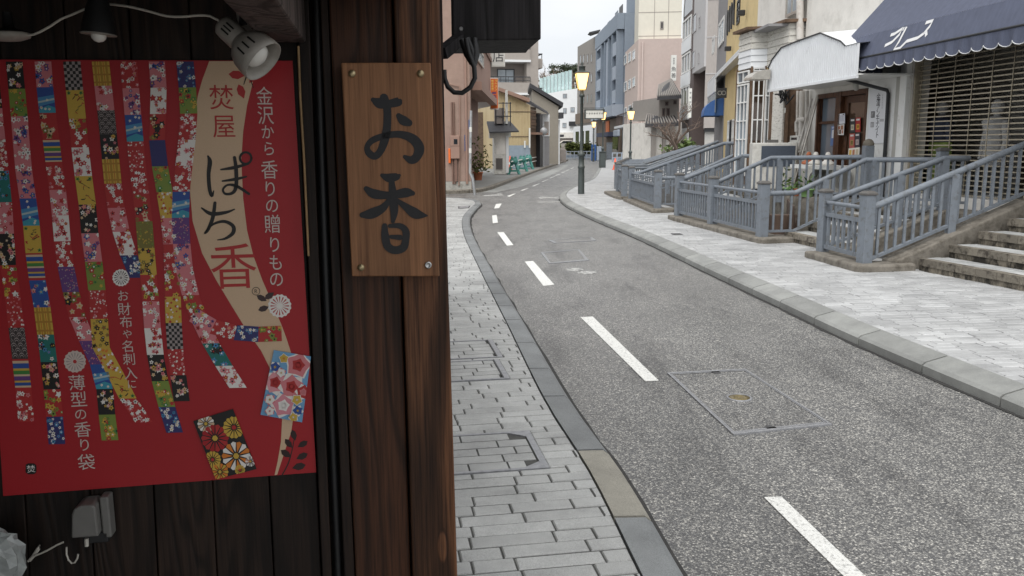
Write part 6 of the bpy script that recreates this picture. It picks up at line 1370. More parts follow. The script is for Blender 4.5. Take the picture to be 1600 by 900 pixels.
# L4: weathered wooden front with black roof, then white and charcoal porch
YW = 60; fw_ = Fr((D(824, 200, YW).x, YW), (D(846, 200, YW + 4).x, YW + 4), (3, 40)); h4 = thing('weathered_house', 'derelict weathered wooden house front under a dark sloping roof', 'house', fw_.pt(0, 0, 0)); z4 = D(826, 165, YW).z
P_(h4, 'wall', 'weathered_wood', (fw_, 0, fw_.L, -5, 0, .1, z4 - .4))
for k in range(7): P_(h4, 'plank', 'old_brown' if k % 3 else 'weathered_wood', (fw_, .05, fw_.L * .55, .002, .05 + .03 * (k % 2), D(830, 200, YW).z + k * .22, D(830, 200, YW).z + k * .22 + .19))
P_(h4, 'post', 'black_paint', (fw_, fw_.L * .6, fw_.L * .8, .002, .3, .1, z4 - .5)); P_(h4, 'lower_shed', 'roof_brown', (fw_, -.2, fw_.L * .7, .0, .8, D(830, 208, YW).z - .1, D(830, 208, YW).z + .05))
mb = MB(); a0 = D(820, 159, YW - 1); a1 = D(859, 180, YW + 5); mb.prism([a0, a1, a1 + V3(-.2, 0, .3), a0 + V3(0, 0, .3)], (-.3, 6, .5)); mb.build('roof', 'roof_dark', h4)
h5 = thing('porch_block', 'white upper and charcoal lower porch block beside the weathered house', 'building', D(850, 258, 66)); f5 = Fr((D(846, 200, 66).x, 66), (D(859, 200, 66).x, 66.2), (0, 0)); P_(h5, 'upper', 'white_wall', (f5, 0, f5.L, -3, 0, D(850, 213, 66).z, D(850, 178, 66).z)); P_(h5, 'lower', 'grey_wall', (f5, .05, f5.L, -3, -.05, 0, D(850, 213, 66).z - .01)); P_(h5, 'recess', 'apartment', (f5, f5.L * .35, f5.L * .9, .002, .01, D(850, 211, 66).z, D(850, 190, 66).z))
# L5: greige house
Y5 = 72; f6 = Fr((D(832, 200, Y5).x, Y5), (D(873, 200, Y5).x, Y5 + .5), (0, 0)); h6 = thing('greige_house', 'plain greige rendered house with black eaves', 'house', f6.pt(0, 0, 0)); zA_, zB_ = D(838, 148, Y5).z, D(872, 166, Y5).z
mb = MB(); mb.prism([f6.pt(0, 0, .05), f6.pt(f6.L, 0, .05), f6.pt(f6.L, 0, zB_), f6.pt(0, 0, zA_ + .4)], (0, 8, 0)); mb.build('wall', 'greige', h6)
mb = MB(); mb.prism([f6.pt(-.3, .3, zA_ + .6), f6.pt(f6.L + .3, .3, zB_ - .05), f6.pt(f6.L + .35, .3, zB_ + .3), f6.pt(-.3, .3, zA_ + .95)], (0, 9, 0)); mb.build('roof', 'roof_dark', h6); P_(h6, 'eave_box', 'roof_dark', (f6, f6.L + .01, f6.L + .4, -2, .2, zB_ - 1.0, zB_ - .5))
P_(h6, 'street_wall', 'white_wall', (f6, f6.L + .01, f6.L + .22, -7, -.3, .05, zB_ - 1.1)); P_(h6, 'small_roof', 'roof_dark', (f6, f6.L + .01, f6.L + .6, -5, -.35, D(875, 214, Y5).z, D(875, 210, Y5).z))
def bush(name, label, c, size, n, m, leaf=.12, cat='shrub', trunk=None, seed=1, kind=None):
    t = thing(name, label, cat, (c[0], c[1], c[2])); R_ = random.Random(seed); mb = MB()
    cl = [(R_.gauss(0, .45), R_.gauss(0, .45), R_.uniform(.2, 1)) for _ in range(14)]
    for i in range(n):
        q = R_.choice(cl); p = V3(c[0] + (q[0] + R_.gauss(0, .18)) * size[0], c[1] + (q[1] + R_.gauss(0, .18)) * size[1], c[2] + max(.02, (q[2] + R_.gauss(0, .12))) * size[2]); d1 = V3(R_.uniform(-1, 1), R_.uniform(-1, 1), R_.uniform(-.6, .8)).normalized() * leaf; d2 = d1.cross(V3(R_.random() - .5, R_.random() - .5, .5)).normalized() * leaf * .5
        mb.add([p - d1, p + d2, p + d1, p - d2], [(0, 1, 2, 3)])
    mb.build('foliage', m, t)
    mb = MB()
    for k in range(4): mb.tube([V3(c[0], c[1], c[2]), V3(c[0] + R_.uniform(-.3, .3) * size[0], c[1] + R_.uniform(-.3, .3) * size[1], c[2] + size[2] * .7)], [.03, .01], 5)
    mb.build('stem', 'bark', t); return t
p = G(866, 252, .1); q = MB(); q.box(WORLD, p.x - .8, p.x + .5, p.y - 1, p.y + 2, .0, .75); tag(q.build('planter_box', 'pale_stone', bevel=.03), 'low pale stone planter by the greige house', 'planter'); bush('planted_shrub', 'yellowish green shrub in the pale stone planter', (p.x, p.y, .72), (.6, .8, 1.1), 600, 'hedge_leaf', .14, seed=4)
q = MB(); q.box(WORLD, p.x + .55, p.x + 1.15, p.y - .5, p.y + 3, 0, 1.3); tag(q.build('stone_wall_end', 'apartment_dark', bevel=.03), 'dark stubby wall end past the planter', 'wall')
# apartment block behind
YA = 85; fa1 = Fr((D(735, 100, YA).x, YA), (D(842, 100, YA).x, YA + 1.5), (0, 0)); ap = thing('apartment_block', 'tall brown-grey apartment block with balconies and railings', 'building', fa1.pt(4, 0, 0)); zt = D(842, -60, YA).z
P_(ap, 'tower', 'apartment', (fa1, fa1.U(823, 100), fa1.L, -12, 0, 0, zt)); P_(ap, 'recess_wall', 'apartment_dark', (fa1, 0, fa1.U(823, 100) - .01, -12, -1.4, 0, zt))
for yt, yb in ((128, 144), (76, 92), (24, 40)):
    z0_, z1_ = D(800, yb, YA).z, D(800, yt, YA).z; uR_ = fa1.U(828, 130); bal = P_(ap, 'balcony', 'apartment', (fa1, 0, uR_, -1.3, .25, z0_, z1_)); P_(bal, 'slab_edge', 'white_wall', (fa1, 0, uR_ + .03, -1.3, .32, z0_ - .22, z0_ - .01))
    mb = MB(); zr_ = z1_ + .55; mb.bar(fa1.pt(0, .15, zr_), fa1.pt(uR_, .15, zr_), .07, .09); mb.bar(fa1.pt(0, .15, z1_ + .22), fa1.pt(uR_, .15, z1_ + .22), .05, .06)
    for k in range(9): mb.bar(fa1.pt(uR_ * k / 8, .15, z1_), fa1.pt(uR_ * k / 8, .15, zr_), .05, .05)
    mb.build('railing', 'roof_dark', bal); wz = z1_ - .55; window(ap, fa1, fa1.U(781, 115), fa1.U(808.5, 115), wz, wz + 2.0, -1.38, .09, 2, 1, 'roof_dark', 'glass_pale', None, .06)
for y in (100, 155): z0_ = D(840, y + 4, YA).z; z1_ = D(840, y - 17, YA).z; o = P_(ap, 'end_balcony', 'apartment', (fa1, fa1.L + .01, fa1.L + .62, -4, -.6, z0_, z1_ - .3), bevel=.1); P_(o, 'railing', 'roof_dark', (fa1, fa1.L + .5, fa1.L + .58, -4, -.6, z1_ + .1, z1_ + .2), (fa1, fa1.L + .1, fa1.L + .58, -.72, -.66, z1_ + .1, z1_ + .2), (fa1, fa1.L + .5, fa1.L + .56, -.72, -.64, z1_ - .3, z1_ + .1))

# ---------------------------------------------------------------- far end of the street
# R4: tiled and arched fronts
f41 = Fr((13.2, 58), (15.9, 57.4), (0, 0)); b4 = thing('siding_building', 'grey building with vertical ribbed siding and projecting pale bay', 'building', (13.4, 58, 0)); P_(b4, 'side_wall', 'siding', (f41, 0, f41.L, -12, 0, D(1100, 200, 58).z, 16))
for y in (0, 59, 116, 176): z_ = D(1105, y, 58).z; P_(b4, 'joint', 'bay_grey', (f41, 0, f41.L, .001, .03, z_, z_ + .07))
P_(b4, 'dark_base', 'black_paint', (f41, .05, f41.L, -11, -.1, D(1105, 206, 58).z, D(1105, 200, 58).z - .01)); P_(b4, 'base_wall', 'pale_stone', (f41, .1, f41.L, -11, -.3, .0, D(1105, 206, 58).z))
f42 = Fr((13.18, 58), (13.66, 63.9), (5, 60)); P_(b4, 'bay_wall', 'bay_grey', (f42, 0, f42.L, -.4, .1, D(1085, 108, 60).z, 16)); wins(b4, Fr(f42.pt(0, .1, 0).xy, f42.pt(f42.L, .1, 0).xy, (5, 60)), [(1083, 50, 1089, 22), (1081.5, 106, 1086.5, 80), (1092.5, 43, 1095, 26), (1091, 99, 1093, 82)], 'bay_grey', 'glass_dark', .06)
f43 = Fr((13.7, 64), (14.0, 70), (5, 64)); b4b = thing('arched_building', 'narrow dark brown building with arched window and white spandrels', 'building', (13.8, 66, 0)); P_(b4b, 'wall', 'dark_brown', (f43, -.3, f43.L, -8, 0, 0, 20)); P_(b4b, 'pilaster', 'dark_brown', (f43, -.28, 1.3, .002, .06, 0, 19.9))
for y0, y1, w0 in ((66, 36, 1), (117, 88, 1), (168, 137, 1), (200, 180, 0)):
    if w0: window(b4b, f43, 1.5, f43.L - .3, f43.Z(1067, y0), f43.Z(1067, y1), .02, .12, 3, 1, 'white_paint', 'glass_dark', None, .08)
    P_(b4b, 'spandrel', 'white_wall', (f43, 1.25, f43.L - .1, .003, .12, f43.Z(1067, y0 + 20), f43.Z(1067, y0 + 1)))
mb = MB(); zc = f43.Z(1067, 30); uc = (1.3 + f43.L - .3) / 2; ra_ = (f43.L - 1.6) / 2
mb.stroke(f43, [(uc + ra_ * math.cos(math.pi * k / 12), zc + ra_ * 1.15 * math.sin(math.pi * k / 12), .3) for k in range(13)], .06); mb.build('arch_trim', 'white_paint', b4b); mb = MB(); mb.poly([f43.pt(uc + ra_ * math.cos(math.pi * k / 12), .03, zc + ra_ * 1.15 * math.sin(math.pi * k / 12)) for k in range(13)]); mb.build('arch_pane', 'glass_dark', b4b)
P_(b4b, 'white_edge', 'white_wall', (f43, f43.L + .01, f43.L + .5, -7, -.1, 0, 13.5)); 
boxsign('vertical_sign', 'narrow white sign with a column of characters beside the arched building', 1049, 86, 1057.5, 126, 83.5, 'sign_white', [('魚', .5, .55, .5, INK), ('善', .5, .8, .5, INK)] + [(c, .5, .14 + .09 * i, .25, INK) for i, c in enumerate('###')], INK, .3)
boxsign('vertical_sign', 'white banner sign with small characters before the siding building', 1077, 138, 1081.5, 184, 56, 'sign_white', [(c, .5, .15 + .16 * i, .17, INK) for i, c in enumerate('#####')], INK, .3)
# R5 pink and tower
f5s = Fr((12.72, 85), (17.0, 84.6), (0, 0)); f5f = Fr((12.7, 85), (13.0, 97), (3, 90)); b5 = thing('pink_building', 'pink rendered building with a downpipe on its blank side wall', 'building', (12.8, 86, 0)); zt5 = D(1000, 61, 85).z
P_(b5, 'side_wall', 'pink_wall', (f5s, 0, f5s.L, -12, 0, 0, zt5)); P_(b5, 'front_wall', 'pink_front', (f5f, .01, f5f.L, -.3, .05, 0, zt5)); q = MB(); q.tube([f5s.pt(.35, .1, 0), f5s.pt(.33, .1, zt5 - .3)], .08, 8); q.build('downpipe', 'pink_front', b5)
wins(b5, Fr(f5f.pt(0, .05, 0).xy, f5f.pt(f5f.L, .05, 0).xy, (3, 90)), [(x + dx, y0 + dx * .0 - (x - 975) * .55, x + dx + 4.3, y0 - 15 - (x - 975) * .55) for y0 in (101, 143, 183) for dx, x in ((0, 975.5), (0, 982), (0, 988.5))], 'white_paint', 'glass_pale', .12)
tw = thing('cream_tower', 'cream panelled lift tower with one small window above the pink building', 'tower', (13.5, 88, zt5)); ft = Fr((12.75, 86), (16.95, 85.6), (0, 0)); P_(tw, 'wall', 'cream_tower', (ft, 0, ft.L, -8, 0, zt5 + .01, 24)); wins(tw, ft, [(1031.5, 46, 1037, 33.5)], 'taupe_wall', 'glass_dark', .1)
for y in (20, 57): z_ = D(1010, y, 86).z; P_(tw, 'joint', 'apartment', (ft, 0, ft.L, .001, .02, z_, z_ + .06))
for x in (1022, 1044): u = ft.U(x, 30); P_(tw, 'joint', 'apartment', (ft, u, u + .06, .001, .02, zt5, 24))
P_(b5, 'shop_canopy', 'white_wall', (f5f, .3, f5f.L, .05, 1.2, 3.5, 3.75)); P_(b5, 'shop_base', 'pale_stone', (f5f, .0, f5f.L, .051, .2, 0, 3.4)); P_(b5, 'shop_opening', 'glass_dark', (f5f, 2.5, 9, .21, .24, .3, 3.2)); mb = MB()
for k in range(10): mb.bar(f5f.pt(.4 + k * 1.1, 1.1, 3.76), f5f.pt(.4 + k * 1.1, 1.1, 4.9), .05, .05)
mb.bar(f5f.pt(.4, 1.1, 4.9), f5f.pt(10.3, 1.1, 4.9), .08, .08); mb.build('balcony_railing', 'dark_brown', b5); P_(b5, 'shop_sign', 'slate_light', (f5f, 5, 10, 1.21, 1.5, 2.6, 3.3), bevel=.1)
# R6 slate apartment
f6f = Fr((12.95, 98), (12.5, 119), (0, 105)); f6s = Fr((12.97, 98), (16.5, 98), (0, 0)); b6 = thing('slate_building', 'blue-grey apartment building with recessed balconies and a vertical name', 'building', (12.9, 100, 0)); zt6 = D(972, 20, 98).z
P_(b6, 'mass', 'slate_wall', (f6s, 0, 5, -20, 0, 0, zt6)); uu = [f6f.U(x, 100, .4) for x in (972, 964.5, 958.5, 952.5, 946.5, 939.5)]
ys6 = [(44, 68), (77, 100), (110, 133), (143, 166)]
for k, (xa, xb) in enumerate(((971, 965), (963.5, 959), (957.5, 953), (951.5, 947.5), (946, 939.5))):
    if k == 2: u0, u1 = f6f.U(xa), f6f.U(xb); P_(b6, 'name_strip', 'slate_light', (f6f, min(u0, u1), max(u0, u1), .0, .6, 6, zt6 - 2)); continue
    for i in range(4):
        y = 56 + 33 * i; u0, u1 = sorted((f6f.U(xa), f6f.U(xb))); zc = 1.65 + (228 - y - (972 - xa) * .18) / 1300 * 107 + .8
        if k in (0, 4): o = P_(b6, 'balcony', 'slate_light', (f6f, u0, u1, .01, .75, zc - 1.9, zc - .4)); P_(b6, 'opening', 'black_paint', (f6f, u0 + .2, u1 - .2, .01, .06, zc - .39, zc + 1.0))
        else: window(b6, f6f, u0, u1, zc - .6, zc + 1.0, .02, .12, 2, 1, 'slate_wall', 'glass_dark'); P_(b6, 'spandrel', 'slate_light', (f6f, u0, u1, .01, .2, zc - 1.7, zc - .7))
for x in (972, 964.2, 958.2, 952.2, 946.8, 939): u = f6f.U(x); P_(b6, 'fin', 'slate_wall', (f6f, u - .25, u + .25, .0, .8, 5, zt6 - 1.8))
P_(b6, 'parapet', 'slate_wall', (f6f, -.01, f6f.L, .01, .82, zt6 - 1.75, zt6)); P_(b6, 'podium', 'slate_light', (f6f, 0, f6f.L, .01, 1.3, 5.0, 6.3)); P_(b6, 'shop_front', 'taupe_brown', (f6f, .5, f6f.L - .5, .02, .3, .1, 4.9)); P_(b6, 'shop_panel', 'orange_sign', (f6f, 9, 12, .31, .4, 3.3, 4.7)); P_(b6, 'shop_glass', 'glass_dark', (f6f, 1.5, 6, .31, .34, .4, 3.2)); P_(b6, 'shop_awning', 'navy_cloth', (f6f, 1, 12, .35, 1.6, 2.7, 3.2))
wins(b6, f6s, [(990.5, 58, 996, 47)], 'slate_wall', 'glass_pale', .1); P_(b6, 'stair_tower', 'slate_wall', (f6s, 1.5, 4.5, -10, -2, zt6, zt6 + 3)); P_(b6, 'roof_tank', 'pale_stone', (f6s, .8, 1.4, -10, -7, zt6, zt6 + .9))
# R7 taupe
f7 = Fr((10.6, 136), (12.28, 122), (0, 110)); f7s = Fr((12.3, 122), (13.2, 122.1), (0, 0)); b7 = thing('taupe_building', 'taupe concrete block with narrow windows and brown side strip', 'building', (11.5, 128, 0)); zt7 = D(930, 55, 122).z
P_(b7, 'front_wall', 'taupe_wall', (f7, 0, f7.L, -10, 0, 0, zt7)); P_(b7, 'side_strip', 'taupe_brown', (f7s, .02, f7s.L, -8, 0, 0, zt7 - .02)); q = MB(); q.prism([D(921, 50, 121), D(938, 46, 121), D(938, 48, 121), D(926, 52, 121)], (0, 3, 0)); q.build('roof_slab', 'roof_dark', b7)
wins(b7, f7, [(x, y + (924 - x) * .12, x + 2.4, y - 15 + (924 - x) * .12) for y in (98, 129, 161, 191) for x in (906, 911, 917, 923)], 'taupe_wall', 'glass_pale', .15); P_(b7, 'base', 'white_wall', (f7, -.01, f7.L, .01, .6, 0, 4.6)); P_(b7, 'band', 'taupe_brown', (f7, 0, f7.L, .01, .3, 5, 6.6))
for k in range(3): u0 = 2 + k * 3.8; P_(b7, 'shop_bay', 'glass_dark', (f7, u0, u0 + 2.6, .61, .64, .4, 3.8))
# R8 white building, glass screen, hill trees
f8 = Fr((D(850, 200, 150).x, 150), (D(906, 200, 150).x, 148), (0, 0)); b8 = thing('white_building', 'plain white building with small square windows at the end of the street', 'building', f8.pt(3, 0, 0)); mb = MB(); zl, zr8 = D(858, 147, 150).z, D(902, 138, 150).z
mb.prism([f8.pt(0, 0, 0), f8.pt(f8.L, 0, 0), f8.pt(f8.L, 0, zr8), f8.pt(0, 0, zl)], (0, 14, 0)); mb.build('wall', 'white_wall', b8); wins(b8, f8, [(879.5, 153.5, 886, 146.5), (880, 177.5, 885.5, 169), (891.5, 175.5, 898, 167.5), (879, 200, 885, 192)], 'grey_wall', 'glass_pale', .1, 2); P_(b8, 'dark_unit', 'black_paint', (f8, f8.U(890), f8.U(901), .0, .6, D(895, 197, 149).z, D(895, 190, 149).z)); P_(b8, 'garage', 'apartment_dark', (f8, f8.U(872), f8.U(903), .01, .2, .1, D(890, 216, 149).z)); P_(b8, 'band', 'stucco_cream', (f8, f8.U(872), f8.U(903), .01, .5, D(890, 216, 149).z + .01, D(890, 207, 149).z))
gs = thing('glass_screen', 'tall pale green glass screen wall above the white building', 'glass wall', D(870, 165, 158)); yG = 158
for i in range(9):
    x0, x1 = 843 + i * 5.6, 848.2 + i * 5.6; zt_ = D(x0, 122 - (x0 - 843) * .27, yG).z; fG = Fr((D(x0, 150, yG).x, yG), (D(x1, 150, yG).x, yG - .15), (0, 0)); P_(gs, 'pane', 'screen_glass', (fG, 0, fG.L, -.05, 0, D(x0, 165, yG).z, zt_)); P_(gs, 'post', 'pole_grey', (fG, fG.L, fG.L + .07, -.08, .03, D(x0, 166, yG).z, zt_ + .1))
P_(gs, 'footing', 'pale_stone', (WORLD, D(842, 165, yG).x, D(900, 165, yG).x, yG - .2, yG + 1, 0, D(870, 165, yG).z))
def bare_tree(label, base, h, seed, m='twig', spread=.9, lv=4, r0=.12, name='bare_tree', n0=5):
    t = thing(name, label, 'tree', base); R_ = random.Random(seed); tr = MB(); cr = MB(); base = Vector(base)
    def grow(p, d, L, r, k):
        e = p + d * L; mid = p.lerp(e, .5) + V3(R_.uniform(-1, 1), R_.uniform(-1, 1), R_.uniform(-.5, .5)) * L * .08
        (tr if k == lv else cr).tube([p, mid, e], [r, r * .8, r * .6], 5 if k > 1 else 3, cap=False)
        if k == 0: return
        for i in range(R_.choice((2, 3, 3)) if k < lv else n0):
            nd = (d + V3(R_.uniform(-1, 1), R_.uniform(-1, 1), R_.uniform(-.35, .6)) * spread).normalized(); grow(p.lerp(e, R_.uniform(.55, 1)), nd, L * R_.uniform(.55, .75), r * .5, k - 1)
    grow(base, V3(R_.uniform(-.1, .1), R_.uniform(-.1, .1), 1).normalized(), h * .38, r0, lv); tr.build('trunk', 'bark', t); cr.build('crown', m, t); return t
def pine(label, base, h, seed):
    t = thing('pine_tree', label, 'tree', base); R_ = random.Random(seed); base = Vector(base); mb = MB(); mb.tube([base, base + V3(.2, 0, h * .5), base + V3(-.1, 0, h)], [.25, .16, .05], 6); mb.build('trunk', 'bark', t); mb = MB()
    cl = [base + V3(R_.uniform(-.22, .22) * h, R_.uniform(-.2, .2) * h, h * R_.uniform(.5, 1.0)) for _ in range(13)]
    for i in range(1500):
        c = R_.choice(cl); p = c + V3(R_.gauss(0, .07 * h), R_.gauss(0, .07 * h), R_.gauss(0, .028 * h)); d1 = V3(R_.uniform(-1, 1), R_.uniform(-1, 1), R_.uniform(-.3, 1)).normalized() * .28; d2 = d1.cross(V3(R_.random() - .5, R_.random() - .5, .3)).normalized() * .07; mb.add([p - d1, p + d2, p + d1, p - d2], [(0, 1, 2, 3)])
    mb.build('crown', 'pine', t)
for i, (x, yb, Y, s_) in enumerate(((857, 160, 168, 5), (866, 160, 165, 8), (849, 160, 170, 7), (893, 160, 172, 9))): c = D(x, yb, Y); bare_tree(('bare tree behind the glass screen, spreading low', 'bare tree rising tallest in the middle behind the glass screen', 'bare tree at the apartment end of the glass screen', 'bare tree behind the taupe block end of the glass screen')[i], (c.x, c.y, c.z - 1), 9 if i != 1 else 11, s_, r0=.42)
for i, (x, yt, Y, h) in enumerate(((874, 104, 185, 8), (884, 102, 188, 8.5), (895, 100, 190, 9), (900, 99, 192, 9.5))): c = D(x, yt, Y); pine(('thin-crowned pine nearest the bare trees on the hill', 'second pine on the hill behind the glass screen', 'third pine on the hill toward the taupe block', 'pine half hidden by the taupe block')[i], (c.x, c.y, c.z - h), h, 20 + i)
mb = MB(); mb.prism([V3(-30, 160.5, -1), V3(60, 160.5, -1), V3(60, 160.5, 11.4), V3(12, 160.5, 12.4), V3(-30, 160.5, 8)], (0, 60, 0)); struct(mb.build('hill', 'hedge_leaf'))
# old tiled house between siding building and pink building
YJ = 66; fj = Fr((D(1022, 200, YJ).x, YJ), (D(1062, 200, YJ).x, YJ + .4), (0, 0)); hj = thing('tiled_house', 'old two-storey house with grey tiled roofs beside the pink wall', 'house', fj.pt(0, 0, 0)); P_(hj, 'upper_wall', 'taupe_wall', (fj, fj.U(1029), fj.L, -6, 0, D(1035, 186, YJ).z, D(1035, 152, YJ).z)); P_(hj, 'lower_wall', 'stucco_cream', (fj, fj.U(1013), fj.L, -6, .6, 0, D(1035, 191, YJ).z)); P_(hj, 'pillar', 'taupe_wall', (fj, fj.U(1013), fj.U(1019), .61, .9, 0, D(1035, 194, YJ).z), (fj, fj.U(1030), fj.U(1034), .61, .9, 0, D(1035, 194, YJ).z)); wins(hj, fj, [(1034, 181, 1039, 169), (1041, 181, 1046, 169), (1039, 165, 1044, 159), (1052, 163, 1057, 157)], 'dark_brown', 'glass_dark', .08)
for (x0, y0, x1, y1, dz, dd) in ((1027, 151, 1064, 134, .35, 1.2), (1008, 194, 1060, 182, .3, 1.6)):
    a, b = D(x0, y0, YJ - dd), D(x1, y1, YJ - dd + .3); mb = MB(); mb.add([a, V3(b.x, a.y, a.z + .1), V3(b.x, a.y + 4, b.z + .8), V3(a.x + .8, a.y + 4, b.z + .3), a - V3(0, 0, .25), V3(b.x, a.y, a.z - .15), V3(b.x, a.y + 4, b.z + .5), V3(a.x + .8, a.y + 4, b.z)], [(0, 1, 2, 3), (4, 7, 6, 5), (0, 4, 5, 1), (1, 5, 6, 2), (2, 6, 7, 3), (3, 7, 4, 0)]); rf = mb.build('roof', 'roof_dark', hj)
    for k in range(12): u = k / 12; p0_ = a.lerp(V3(b.x, a.y, a.z + .1), u) + V3(0, 0, .04); p1_ = V3(a.x + .8, a.y + 4, b.z + .3).lerp(V3(b.x, a.y + 4, b.z + .8), u) + V3(0, 0, .04); q = MB(); q.tube([p0_, p1_], .06, 5); q.build('tile_ridge', 'taupe_wall', rf)
c = G(1048, 250, .1); bare_tree('gnarled bare garden tree in front of the siding building', (D(1060, 215, 40).x, 40, .6), 3.6, 31, 'twig', 1.1, 5, .14, n0=4); bare_tree('bare reddish shrub mass beside the gnarled tree', (D(1045, 215, 42).x, 42, .6), 2.8, 33, 'twig', 1.2, 5, .07, 'bare_shrub', 6); bare_tree('bare bush at the foot of the pink wall', (D(1003, 225, 75).x, 75, .3), 2.6, 35, 'twig', 1.2, 4, .07, 'bare_shrub', 6)
bush('garden_bush', 'bright green bush under the gnarled bare tree', (D(1072, 222, 41).x, 41, .9), (.9, .8, .9), 500, 'leaf_light', .13, seed=9)

# ---------------------------------------------------------------- street furniture
def street_lamp(base, h, label, sign=False, scale=1.0):
    t = thing('street_lamp', label, 'street lamp', base, 'lit street lamps along the right pavement'); b = Vector(base); s_ = h / 3.85
    pr_ = [(.14, 0), (.14, .02), (.135, .55), (.13, .78), (.15, .8), (.15, .86), (.125, .88), (.115, 1.15), (.16, 1.17), (.16, 1.25), (.1, 1.29), (.07, 1.35)]
    mb = MB(); mb.lathe(b, [(r * s_ * .74, z * s_) for r, z in pr_], 12); mb.build('base', 'lamp_green', t)
    mb = MB(); mb.lathe(b, [(r * s_, z * s_) for r, z in [(.052, 1.35), (.048, 1.6), (.045, 2.95), (.085, 2.97), (.085, 3.02), (.055, 3.05), (.05, 3.16)]], 12); mb.build('shaft', 'lamp_green', t)
    f = WORLD; zt_, zb2_ = 3.66 * s_, 3.17 * s_; P = lambda r, z: [b + V3(-r, -r, z), b + V3(r, -r, z), b + V3(r, r, z), b + V3(-r, r, z)]
    mb = MB(); mb.add(P(.11 * s_, zb2_) + P(.195 * s_, zt_), [(0, 1, 5, 4), (1, 2, 6, 5), (2, 3, 7, 6), (3, 0, 4, 7), (0, 3, 2, 1)]); mb.build('lantern_glass', 'lamp_glow', t)
    mb = MB()
    for i in range(4): mb.bar(P(.112 * s_, zb2_)[i], P(.198 * s_, zt_)[i], .016 * s_, .016 * s_)
    for r, z in ((.115, zb2_), (.2, zt_)):
        q = P(r * s_, z)
        for i in range(4): mb.bar(q[i], q[(i + 1) % 4], .02 * s_, .02 * s_)
    mb.build('lantern_frame', 'brass', t)
    mb = MB(); mb.add(P(.235 * s_, zt_ + .01) + P(.11 * s_, zt_ + .07 * s_), [(0, 1, 5, 4), (1, 2, 6, 5), (2, 3, 7, 6), (3, 0, 4, 7), (0, 3, 2, 1), (4, 5, 6, 7)]); mb.lathe(b + V3(0, 0, zt_ + .07 * s_), [(.1 * s_, 0), (.1 * s_, .12 * s_), (.12 * s_, .13 * s_), (.02 * s_, .16 * s_), (.035 * s_, .2 * s_), (.03 * s_, .25 * s_), (.0, .29 * s_)], 10); mb.build('lantern_roof', 'lamp_green', t)
    return t
lb_ = G(908, 303, .12); street_lamp(tuple(lb_), 3.95, 'nearest lit green street lamp, carrying the direction sign')
street_lamp((D(942, 230, 62).x, 62, .12), 4.1, 'lit street lamp on a slim pole behind the grey utility cabinet')
street_lamp((D(985, 230, 48).x, 48, .12), 3.6, 'lit street lamp rising behind the stair railings'); street_lamp((D(927.5, 230, 80).x, 80, .12), 3.9, 'farthest lit street lamp before the taupe block')
Yl = lb_.y; fsg = Fr((D(914, 180, Yl).x, Yl - .05), (D(942, 180, Yl).x, Yl), (0, 0)); ds = thing('direction_sign', 'small framed direction sign with arrow on the nearest lamp', 'sign', fsg.pt(0, 0, D(914, 185, Yl).z)); zs_, ze_ = D(928, 184.5, Yl).z, D(928, 172.5, Yl).z
P_(ds, 'board', 'sign_white', (fsg, .02, fsg.L, -.02, .02, zs_, ze_)); P_(ds, 'frame', 'lamp_green', (fsg, 0, fsg.L + .02, -.03, .03, ze_ + .001, ze_ + .03), (fsg, 0, fsg.L + .02, -.03, .03, zs_ - .03, zs_ - .001), (fsg, -.02, .018, -.03, .03, zs_ - .03, ze_ + .03), (fsg, fsg.L + .001, fsg.L + .03, -.03, .03, zs_ - .03, ze_ + .03)); mb = MB(); mb.bar(fsg.pt(-.12, 0, ze_ + .07), fsg.pt(fsg.L, 0, ze_ + .07), .02, .02); mb.build('bracket', 'lamp_green', ds); mb = MB()
for i, ch in enumerate('←#######'): mb = MB(); put_glyph(mb, fsg, ch, .06 + .08 * i, (zs_ + ze_) / 2 + .025, .08, .0225); mb.build('lettering', 'ink', ds)
p = G(849.5, 261.5, .1); q = MB(); tp = D(849, 196, p.y); t_ = thing('road_sign', 'round road sign seen from behind on a grey pole by the weathered house', 'sign', p); q.tube([p - V3(0, 0, .02), V3(p.x, p.y, tp.z)], .05, 8); q.build('pole', 'pole_grey', t_); q = MB(); q.lathe(V3(p.x, p.y - .06, D(849, 205, p.y).z), [(.27, 0), (.27, .02), (.0, .025)], 20, axis=(.1, -1, 0)); q.build('disc', 'pole_grey', t_)
# teal barriers
for i, (x, y) in enumerate(((803, 272.5), (816, 268), (826, 264.5), (838, 260.5))):
    p = G(x, y, .1); t_ = thing('animal_barrier', ('teal plastic barrier stand nearest the traffic cone', 'teal plastic barrier stand second from the traffic cone', 'teal plastic barrier stand third from the traffic cone', 'teal plastic barrier stand beside the weathered house')[i], 'barrier', p, 'teal barrier stands before the cream house'); mb = MB()
    for sx_ in (-1, 1): mb.bar(p + V3(sx_ * .3, -.25, -.01), p + V3(sx_ * .1, 0, .62), .14, .09); mb.bar(p + V3(sx_ * .3, .25, -.01), p + V3(sx_ * .1, 0, .62), .14, .09)
    mb.bar(p + V3(-.28, -.2, .2), p + V3(.28, -.2, .2), .08, .1); mb.build('leg_frame', 'teal_plastic', t_); q = MB(); q.lathe(p + V3(0, 0, .55), [(.05, 0), (.22, .05), (.25, .18), (.2, .3), (.08, .36)], 12); q.build('body', 'teal_plastic', t_)
    for sx_ in (-.1, .1): q = MB(); q.lathe(p + V3(sx_, -.05, .86), [(.07, 0), (.08, .06), (.04, .12)], 8); q.build('knob', 'teal_plastic', t_)
